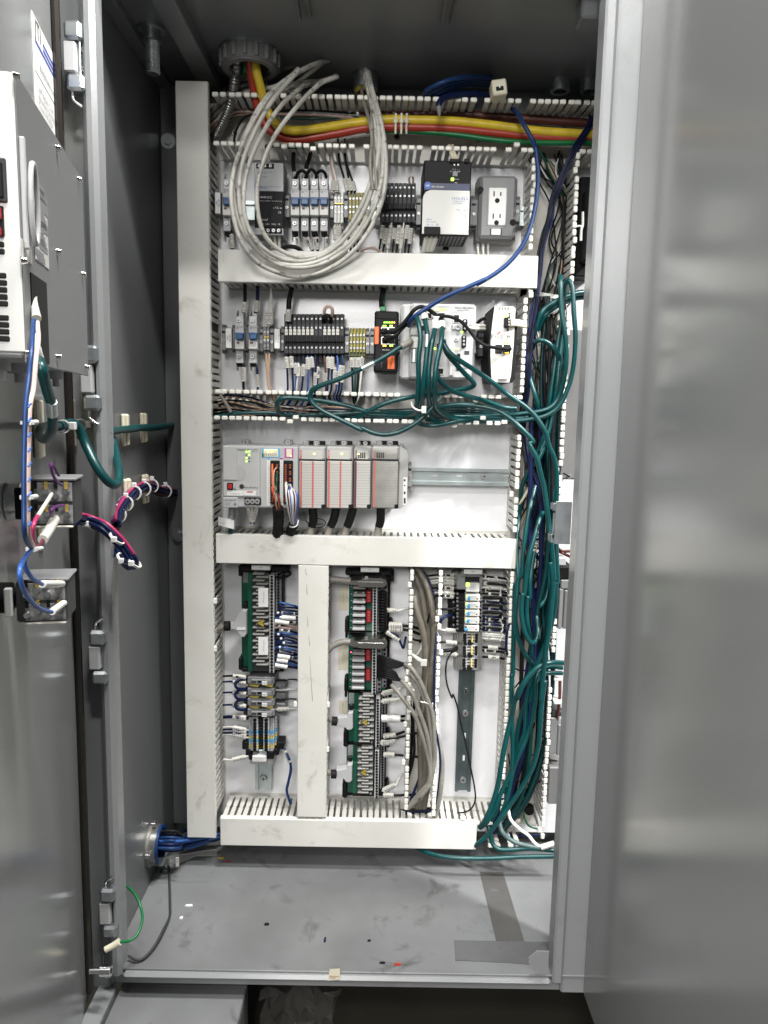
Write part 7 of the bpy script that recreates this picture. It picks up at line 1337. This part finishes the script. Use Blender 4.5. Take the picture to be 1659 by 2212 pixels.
q = MB(); n = len(v); q.add(v + [a_ + Vector((0, .004, 0)) for a_ in v], [list(range(n)), list(range(n, 2 * n))[::-1]] + [(i, (i + 1) % n, n + (i + 1) % n, n + i) for i in range(n)]); tag(q.build('plastic_sheet', 'film'), 'clear plastic sheet under the blue cables at the lower left', 'plastic sheet')
o = pb('white_strip', 't', 712, 425, 735, 490, -.14, -.138, 'marker', None, 0); tag(o, 'pale strip hanging below the blue cables', 'strip')
# wall cables: teal and violet looms
def wallpts(win, L): return [atx(win, x, y, XL + h) for x, y, h in L]
cable('wall_cable', 'teal cable fixed along the left wall and vanishing behind the duct', 'cable', wallpts('r', [(900, 285, .018), (950, 270, .012), (1040, 255, .012), (1120, 250, .012), (1180, 238, .012), (1280, 240, .012), (1400, 225, .012), (1530, 215, .012), (1620, 212, .012)]), .0062, 'tealgrey' if False else 'teal', n=10)
def base_(label, c, ax='x'):
    q = MB(); q.box(c.x, c.x + .006, c.y - .012, c.y + .012, c.z - .0255, c.z + .0255, .002); q.box(c.x + .006, c.x + .009, c.y - .005, c.y + .005, c.z - .024, c.z + .024, .001); tag(q.build('tie_mount', 'cream'), label, 'tie mount', 'cream tie mounts on the left wall')
for k, (x, y) in enumerate(((1040, 257), (1195, 240), (1058, 800), (1210, 755))): base_(('left upper', 'right upper', 'left lower', 'right lower')[k] + ' cream tie mount on the left inner wall', atx('r', x, y, XL + .0005))
LM = [(975, 1060, .03), (985, 980, .02), (1030, 900, .016), (1090, 820, .014), (1160, 765, .014), (1230, 735, .014), (1300, 755, .014), (1400, 785, .014), (1560, 790, .014)]
for k in range(7):
    a_ = 2 * math.pi * k / 7; P = []
    for (x, y, h) in LM: c = atx('r', x, y, XL + h); P.append(c + Vector((math.sin(a_) * .006, 0, math.cos(a_) * .0075)))
    cable('loom_wire', f'{ORD[k]} wire of the pink and navy loom along the left wall', 'wire', P, .0026, ('pink', 'navy', 'navy', 'browncable', 'navy', 'blackrough', 'purple')[k], 'pink and navy wall loom', 7)
for k, (x, y) in enumerate(((1000, 975), (1060, 880), (1130, 790), (1215, 755), (1280, 730), (1395, 775))):
    c = atx('r', x, y, XL + .015); q = MB(); q.ring(c - Vector((0, .0015, 0)), c + Vector((0, .0015, 0)), .0125, .0105, 14); q.box(c.x - .003, c.x + .004, c.y - .003, c.y + .003, c.z + .009, c.z + .017, .001); tag(q.build('cable_tie', 'white'), ORD[k] + ' from the left of the white ties on the pink and navy wall loom', 'cable tie', 'ties on the wall loom')
# looms bridging from the door to the cabinet
def S2(win, L): return [at(win, x, y, Y) for x, y, Y in L]
cable('door_cable', 'teal cable sagging from the door across the hinge gap', 'cable', [dw('r', 500, 225, .012), dw('r', 600, 200, .014), dw('r', 660, 235, .02)] + S2('r', [(720, 370, YF - .04), (800, 540, YF - .05), (880, 660, YF - .05), (950, 718, YF - .04), (995, 700, YF - .02), (1005, 610, YF + .0), (985, 500, YF + .025), (965, 400, YF + .05), (950, 330, YF + .06)]), .0062, 'teal', n=12, sub=8)
for k in range(6):
    a_ = 2 * math.pi * k / 6; off = Vector((math.cos(a_) * .004, math.cos(a_) * .004, math.sin(a_) * .0065)); P = []
    P = [dw('r', 640, 1010, .02), dw('r', 700, 1010, .025)] + S2('r', [(790, 1040, YF - .05), (880, 1080, YF - .06), (970, 1160, YF - .06), (1050, 1250, YF - .055), (1110, 1340, YF - .05), (1125, 1385, YF - .04), (1080, 1385, YF - .02), (1020, 1320, YF + .01), (975, 1230, YF + .03), (960, 1150, YF + .05)])
    cable('loom_wire', f'{ORD[k]} wire of the pink and navy loom sagging from the door', 'wire', [c + off for c in P], .0028, ('navy', 'pink', 'navy', 'navy', 'bluecable', 'navy')[k], 'pink and navy door loom', 7, 8)
for k, (x, y) in enumerate(((750, 1040), (985, 1170), (1130, 1370), (1045, 1350))):
    c = at('r', x, y, YF - (.045, .06, .045, .01)[k]); q = MB(); q.ring(c - Vector((.0012, 0, .0012)), c + Vector((.0012, 0, .0012)), .0125, .0105, 14); q.box(c.x - .004, c.x + .004, c.y - .014, c.y - .009, c.z - .004, c.z + .004, .001); tag(q.build('cable_tie', 'white'), ORD[k] + ' along the sag of the white ties on the pink and navy door loom', 'cable tie', 'ties on the door loom')
# ================================================================ THINGS ON THE LEFT DOOR
def dbox(q, u0, u1, h0, h1, z0, z1, c=0, m=0): q.box(u0, u1, h0, h1, z0, z1, c, m)
# paper sign
FRAME[0] = DF
P_ = [dpt('o', x, y, .0006) for x, y in ((247, 85), (430, 490), (490, 1165), (271, 830))]
us = [p.x for p in P_]; u0, u1 = max(us), min(us); z1 = P_[0].z; z0 = (P_[2].z + P_[3].z) / 2
u1_ = dpt('o', 462, 900, .0006).x; u0_ = dpt('o', 258, 450, .0006).x
zt_ = dpt('o', 247, 85, .0006).z; zb_ = dpt('o', 475, 1165, .0006).z - .02
t = thing('paper_sign', 'white paper sign with blue stripes on the left door', 'sign', DF @ Vector(((u0_ + u1_) / 2, 0, zb_)))
q = MB(); q.box(u1_, u0_, .0002, .0008, zb_, zt_); q.build('paper', 'white', t)
wS = u0_ - u1_; hS = zt_ - zb_
def sq(name, a, b, c, d, m):  # a..b across (0 = left as read, towards free edge), c..d down
    q = MB(); q.box(u0_ - a * wS, u0_ - b * wS, .0009, .0012, zt_ - c * hS, zt_ - d * hS); return q.build(name, m, t)
for k, (a, b) in enumerate(((.36, .97), (.36, .97), (.08, .97))): sq('blue_stripe', a, b, .1 + .05 * k, .128 + .05 * k, 'labelblue')
sq('rule_line', .03, .97, .485, .489, 'ink'); sq('sign_edge', .9, 1.0, .2, 1.0, 'cream')
FRAME[0] = None
def dtext(s_, a, d, hh, m):
    cu = bpy.data.curves.new('lettering', 'FONT'); cu.body = s_; cu.size = hh * 1.4; cu.align_x = 'LEFT'; cu.align_y = 'CENTER'; cu.resolution_u = 1
    ob = bpy.data.objects.new('lettering', cu); me = bpy.data.meshes.new_from_object(ob); bpy.data.objects.remove(ob); me.materials.clear(); me.materials.append(MATS[m])
    pw = DF @ Vector((u0_ - a * wS, .0013, zt_ - d * hS))
    R = Matrix(((-du.x, 0, dn.x), (-du.y, 0, dn.y), (0, 1, 0)))
    o = bpy.data.objects.new('lettering', me); COL.objects.link(o); o.parent = t; o.location = pw - wloc(t); o.rotation_euler = R.to_euler()
    return o
dtext('JTI', .08, .1, .02, 'ink'); dtext('JTI Electrical LLC', .2, .37, .006, 'greytext'); dtext('Electrical Instrumentation', .2, .4, .006, 'ink')
for k, s_ in enumerate(('2181 Batavia Court', 'Bakersfield CA 93308', 'Tel 661-705-5520')): dtext(s_, .12, .6 + .075 * k, .0075, 'greytext')
# HMI case on the door
FRAME[0] = DF
H = .066
far = dpt('F', 184, 600, H).x; near = dpt('F', 47, 500, H).x
zt1 = dpt('F', 178, 388, H).z; zb1 = dpt('F', 184, 803, H).z
t = thing('operator_panel', 'light grey operator panel case fixed inside the left door', 'operator panel', DF @ Vector(((far + near) / 2, 0, zb1)))
q = MB(); q.box(far, near, .002, H - .002, zb1, zt1, .002); q.build('case', 'lightgrey', t)
q = MB(); q.box(far - .002, near, H - .002, H, zb1 - .004, zt1 + .001, .0006); q.build('cover_plate', 'midgrey', t)
q = MB(); q.box(near, near + .002, .0, H - .001, zb1 + .004, zt1 - .001, .0008); q.build('vent_side', 'white', t)
def face(win, x, y): p = dpt(win, x, y, H); return p.x, p.z
for (win, x, y) in (('o', 105, 580), ('o', 435, 1140), ('o', 600, 1380), ('o', 440, 1942), ('o', 633, 2115), ('o', 170, 2010), ('q', 845, 930), ('q', 880, 1880), ('q', 585, 1775), ('q', 275, 1740), ('q', 585, 690)):
    a, z = face(win, x, y); q = MB(); q.cyl((a, H, z), (a, H + .004, z), .0032, 10, 0, .0022); q.build('screw', 'chrome', t)
a0, z_ = face('o', 240, 1500); a1, z2 = face('o', 350, 1500)
def plate(win, x0, y0, x1, y1, m, h=.0006, name='label_plate', par=None):
    a0, za = face(win, x0, y0); a1, zb2 = face(win, x1, y1); q = MB(); q.box(min(a0, a1), max(a0, a1), H + .0002, H + h, min(za, zb2), max(za, zb2)); return q.build(name, m, par or t)
pl = plate('o', 243, 1420, 375, 2080, 'offwhite'); plate('o', 216, 1290, 265, 1390, 'labelred', .0008, 'red_stripe'); plate('o', 150, 1830, 243, 2040, 'offwhite')
for k in range(14): plate('o', 262 + (k % 3) * 18, 1450 + 42 * k, 330 + (k % 4) * 10, 1456 + 42 * k + (14 if k in (4, 5) else 0), 'greytext', .0009, 'print_line', pl)
q = MB()
for k in range(25):
    pass
a, z = face('o', 190, 1570); pr = []
for k in range(29): th_ = 2 * math.pi * k / 28; pr.append((a + .011 * math.cos(th_), H + .007, z + .03 * math.sin(th_)))
q.tube(pr, .0022, 8, smooth=False); q.box(a + .008, a + .012, H, H + .0045, z - .036, z + .046, .001); q.box(a - .003, a + .003, H, H + .007, z - .003, z + .003, .001); q.build('handle', 'lightgrey', t)
o = plate('q', 305, 905, 500, 1850, 'void', .001, 'wiring_opening')
# near side: dark socket, red connectors, vent slots
def side(h0, h1, za, zb2, m, name, d=.0028, par=None):
    q = MB(); q.box(near + .001, near + d, h0, h1, min(za, zb2), max(za, zb2), .0008); return q.build(name, m, par or t)
def sz(win, x, y):  # z on the near side plane u = near
    d = ray(win, x, y); o_ = CAMPOS - Vector((HX, HY, 0)); k = (near + .002 - o_.dot(du)) / d.dot(du); p = o_ + d * k; return p.dot(dn), p.z
for (win, x0, y0, x1, y1, m_, nm, d_) in (('o', -60, 1215, 60, 1565, 'darkgrey', 'socket_rim', .004), ('o', -60, 1250, 35, 1535, 'black', 'socket', .0055), ('o', -50, 1585, 38, 1830, 'void', 'connector_bay', .0032), ('o', -50, 1600, 18, 1700, 'red', 'red_connector', .008), ('o', -50, 1755, 18, 1825, 'red', 'red_connector', .008)):
    a = sz(win, x0, y0); b2 = sz(win, x1, y1); side(min(a[0], b2[0]), max(a[0], b2[0]), a[1], b2[1], m_, nm, d_)
for y, x1 in ((615, 45), (688, 50), (935, 66), (1010, 74), (1082, 76), (1155, 80), (1225, 84), (1370, 92), (1442, 96), (1513, 98), (1585, 102)):
    a = sz('q', -60, y); b2 = sz('q', x1, y); q = MB(); q.box(near + .001, near + .0028, min(a[0], b2[0]), max(a[0], b2[0]), a[1] - .0022, a[1] + .0022, .0009); q.build('vent_slot', 'void', t)
# feet under the case
for (x, y, w_) in ((-5, 1890, .009), (210, 1905, .011), (575, 1960, .008)):
    p = dpt('q', x, y, .035); q = MB(); q.cyl((p.x, p.y, zb1 + .004), (p.x, p.y, zb1 - .009), w_, 8); q.cyl((p.x, p.y, zb1 - .009), (p.x, p.y, zb1 - .017), w_ * .5, 8); q.build('foot', 'lightgrey', t)
# pushbutton blocks
def button(label, x0, y0, x1, y1, win, tall_nut):
    h1 = .068; h0 = .022
    a1, zt2 = dpt(win, x1, y0, h1).x, dpt(win, x1, y0, h1).z; zb2 = dpt(win, x1, y1, h1).z
    un = a1 + .02; uf = a1 - .022
    tt = thing('push_button', label, 'push button', DF @ Vector((a1, 0, zb2)))
    zc = (zt2 + zb2) / 2; r = .5 * (zt2 - zb2)
    q = MB(); q.box(uf, un, h0, h1, zb2, zt2, .002); q.build('contact_block', 'darkgrey', tt)
    for s_ in (0, 1):
        za = zb2 + (zt2 - zb2) * (.04 + .5 * s_); zb3 = za + (zt2 - zb2) * .42
        q = MB(); q.box(un, un + .001, h0 + .008, h1 - .002, za, zb3, .0004); q.build('clear_window', 'windowgrey', tt)
        for k in range(4):
            q = MB(); hh = h0 + .01 + .0095 * k; q.cyl((un + .001, hh, za + .006 + .004 * (k % 2)), (un + .004, hh, za + .006 + .004 * (k % 2)), .003, 8); q.build('terminal_screw', 'chrome', tt)
            q = MB(); q.box(un + .0008, un + .002, hh - .0015, hh + .0015, za + .013, za + .02); q.build('contact', 'brass' if k % 2 else 'black', tt)
    q = MB(); q.box(uf, un + .001, h0 + .002, h1 + .002, zt2, zt2 + .003, .001); q.build('top_cap', 'midgrey', tt); q = MB(); q.box(un - .006, un + .002, h0 + .006, h1 - .002, zb2 - .0025, zb2, .001); q.build('bottom_clip', 'marker', tt)
    q = MB(); q.cyl((a1, .0, zc), (a1, h0, zc), r * .5, 20); q.build('neck', 'black', tt)
    q = MB(); q.cyl((a1, .001, zc), (a1, .014, zc), r * (.85 if tall_nut else .75), 20); q.build('mounting_nut', 'chrome' if tall_nut else 'blackrough', tt)
    q = MB(); q.box(un - .004, un + .002, h0 - .01, h0 - .003, zc - r * .7, zc + r * .7, .001); q.build('plate', 'white' if not tall_nut else 'black', tt)
    return a1, h0, h1, zb2, zt2, un
B1 = button('upper push button block with clear cover on the left door', 256, 672, 655, 1048, 'r', True)
B2 = button('lower push button block with clear cover on the left door', 325, 1490, 598, 1840, 'r', False)
FRAME[0] = None
def hq(h): return h if h < .03 else h * .57
def dl(win, L): return [dw(win, x, y, hq(h)) for x, y, h in L]
DG = 'wires on the left door'
cable('door_cable', 'blue wire hanging straight down from the operator panel', 'cable', dl('q', [(345, 1400, .13), (325, 1700, .14), (300, 1950, .14), (275, 2150, .14)]) + dl('r', [(215, 100, .14), (208, 300, .14), (202, 600, .14), (203, 900, .14), (205, 1100, .14), (222, 1190, .135), (265, 1250, .125)]), 0.00177, 'bluecable', DG, 10)
cable('door_cable', 'pinkish white wire beside the hanging blue wire', 'cable', dl('q', [(385, 1420, .128), (395, 1600, .135), (370, 1800, .14), (345, 2100, .14)]) + dl('r', [(252, 60, .14), (243, 300, .14), (236, 600, .14), (234, 900, .14), (235, 1080, .14), (250, 1180, .135), (280, 1235, .125)]), 0.00177, 'pinkwire', DG, 10)
q = MB()
for k in range(9):
    a = dw('r', 238, 70 + 125 * k, .083); b2 = dw('r', 262, 35 + 125 * k, .083); q.tube([a, (a + b2) / 2 + Vector((.001, -.003, 0)), b2], .0008, 5)
tag(q.build('spiral_stripe', 'blue', kind=None), 'blue spiral stripe winding round the pinkish white wire on the door', 'stripe')
cable('door_cable', 'thick teal cable bending from the operator panel into the door mount', 'cable', dl('q', [(390, 1790, .125), (430, 1900, .135), (480, 2100, .135)]) + dl('r', [(440, 60, .135), (445, 180, .13), (435, 270, .12), (385, 335, .09), (335, 315, .055), (345, 240, .025), (420, 220, .014), (500, 225, .012)]), 0.00432, 'teal', DG, 12, 8)
cable('cable_tag', 'pale blue tag on the thick teal door cable', 'tag', dl('r', [(434, 20, .1365), (443, 130, .1335)]), 0.00461, 'railzinc')
cable('wire_sleeve', 'white sleeve inside the wiring opening of the operator panel', 'sleeve', dl('q', [(385, 1010, .1), (350, 1180, .115), (375, 1380, .125)]), lambda t_: 0.00125 + 0.00250 * t_, 'marker'); cable('wire_sleeve', 'white bulge of the teal cable at the operator panel', 'sleeve', dl('q', [(350, 1540, .12), (375, 1660, .126), (395, 1790, .126)]), lambda t_: 0.00166 + 0.00270 * t_, 'white')
for k, (x, y) in enumerate(((580, 200), (295, 250))):
    FRAME[0] = DF; p = dpt('r', x, y, .0); q = MB(); q.box(p.x - .013, p.x + .013, .0005, .008, p.z - .034, p.z + .034, .002); o = q.build('tie_mount', 'cream'); FRAME[0] = None; tag(o, ('right', 'left')[k] + ' cream tie mount on the left door behind the teal cable', 'tie mount', 'cream tie mounts on the left door')
for k, (x, y) in enumerate(((700, 965), (660, 1075), (330, 1100))):
    FRAME[0] = DF; p = dpt('r', x, y, .0); q = MB(); q.box(p.x - .013, p.x + .013, .0005, .008, p.z - .015, p.z + .015, .002); o = q.build('tie_mount', 'cream'); FRAME[0] = None; tag(o, ('upper right', 'lower right', 'left')[k] + ' cream tie mount near the upper push button', 'tie mount', 'cream tie mounts on the left door')
for k, (x, y, h, m_) in enumerate(((230, 197, .14, 'white'), (225, 825, .14, 'white'), (270, 1262, .125, 'white'))):
    c = dw('r', x, y, hq(h)); q = MB(); q.ring(c - Vector((0, 0, .0012)), c + Vector((0, 0, .0012)), .0046, .0038, 16); q.tube([c + Vector((.003, -.004, 0)), dw('r', x + 80, y - 5, hq(h))], .0018, 8, smooth=False); tag(q.build('cable_tie', m_), ORD[k] + ' from the top of the white ties on the hanging door wires', 'cable tie', 'white ties on the door wires')
for k, (x, y) in enumerate(((530, 230), (680, 215))): c = dw('r', x, y, .014); q = MB(); q.ring(c - du * .0015, c + du * .0015, .009, .0075, 14); p = c + dn * .012; q.box(p.x - .004, p.x + .004, p.y - .004, p.y + .004, p.z - .004, p.z + .006, .001); tag(q.build('cable_tie', 'white'), ('left', 'right')[k] + ' white tie holding the teal cable to the door mount', 'cable tie', 'white ties on the door wires')
cable('door_wire', 'purple wire looping up from the upper push button', 'wire', dl('r', [(525, 725, .115), (480, 690, .12), (445, 630, .12), (430, 550, .12), (455, 560, .115), (495, 640, .11)]), 0.00135, 'purple', DG); cable('door_wire', 'purple wire arc in the middle of the upper push button', 'wire', dl('r', [(440, 985, .12), (435, 940, .125), (470, 905, .125), (540, 893, .115)]), 0.00135, 'purple', DG)
cable('door_wire', 'pink wire rising to the upper push button', 'wire', dl('r', [(290, 1262, .125), (275, 1120, .13), (290, 1040, .132), (318, 985, .13)]), 0.00161, 'pink', DG); cable('wire_sleeve', 'white sleeve at the end of the pink door wire', 'sleeve', dl('r', [(316, 990, .13), (380, 890, .128), (435, 800, .122)]), 0.00167, 'marker')
cable('wire_sleeve', 'white printed sleeve below the upper push button', 'sleeve', dl('r', [(360, 1185, .122), (410, 1110, .122), (465, 1015, .118)]), 0.00418, 'marker'); cable('door_wire', 'dark purple wire from the printed sleeve to the tie', 'wire', dl('r', [(365, 1180, .122), (340, 1225, .122), (295, 1245, .124)]), 0.00145, 'maroon', DG)
cable('door_wire', 'bright blue wire to the top of the lower push button', 'wire', dl('r', [(270, 1265, .125), (215, 1330, .128), (210, 1400, .128), (250, 1480, .128), (300, 1530, .126), (355, 1560, .122)]), 0.00177, 'blue', DG); cable('door_wire', 'bright blue wire to the bottom of the lower push button', 'wire', dl('r', [(265, 1270, .122), (190, 1370, .13), (165, 1460, .132), (185, 1570, .132), (230, 1660, .13), (300, 1740, .128), (370, 1780, .125), (435, 1795, .122)]), 0.00177, 'blue', DG)
cable('wire_sleeve', 'upper white sleeve on the lower push button', 'sleeve', dl('r', [(358, 1558, .122), (525, 1556, .112)]), 0.00316, 'white'); cable('wire_sleeve', 'lower white tilted sleeve on the lower push button', 'sleeve', dl('r', [(440, 1790, .12), (550, 1710, .112)]), 0.00316, 'white')
FRAME[0] = DF; p = dpt('q', 680, 2120, .0); q = MB(); q.box(p.x - .012, p.x + .012, .0005, .002, p.z - .03, p.z + .03); o = q.build('sticker', 'cream'); FRAME[0] = None; tag(o, 'small cream sticker on the left door below the operator panel', 'sticker')
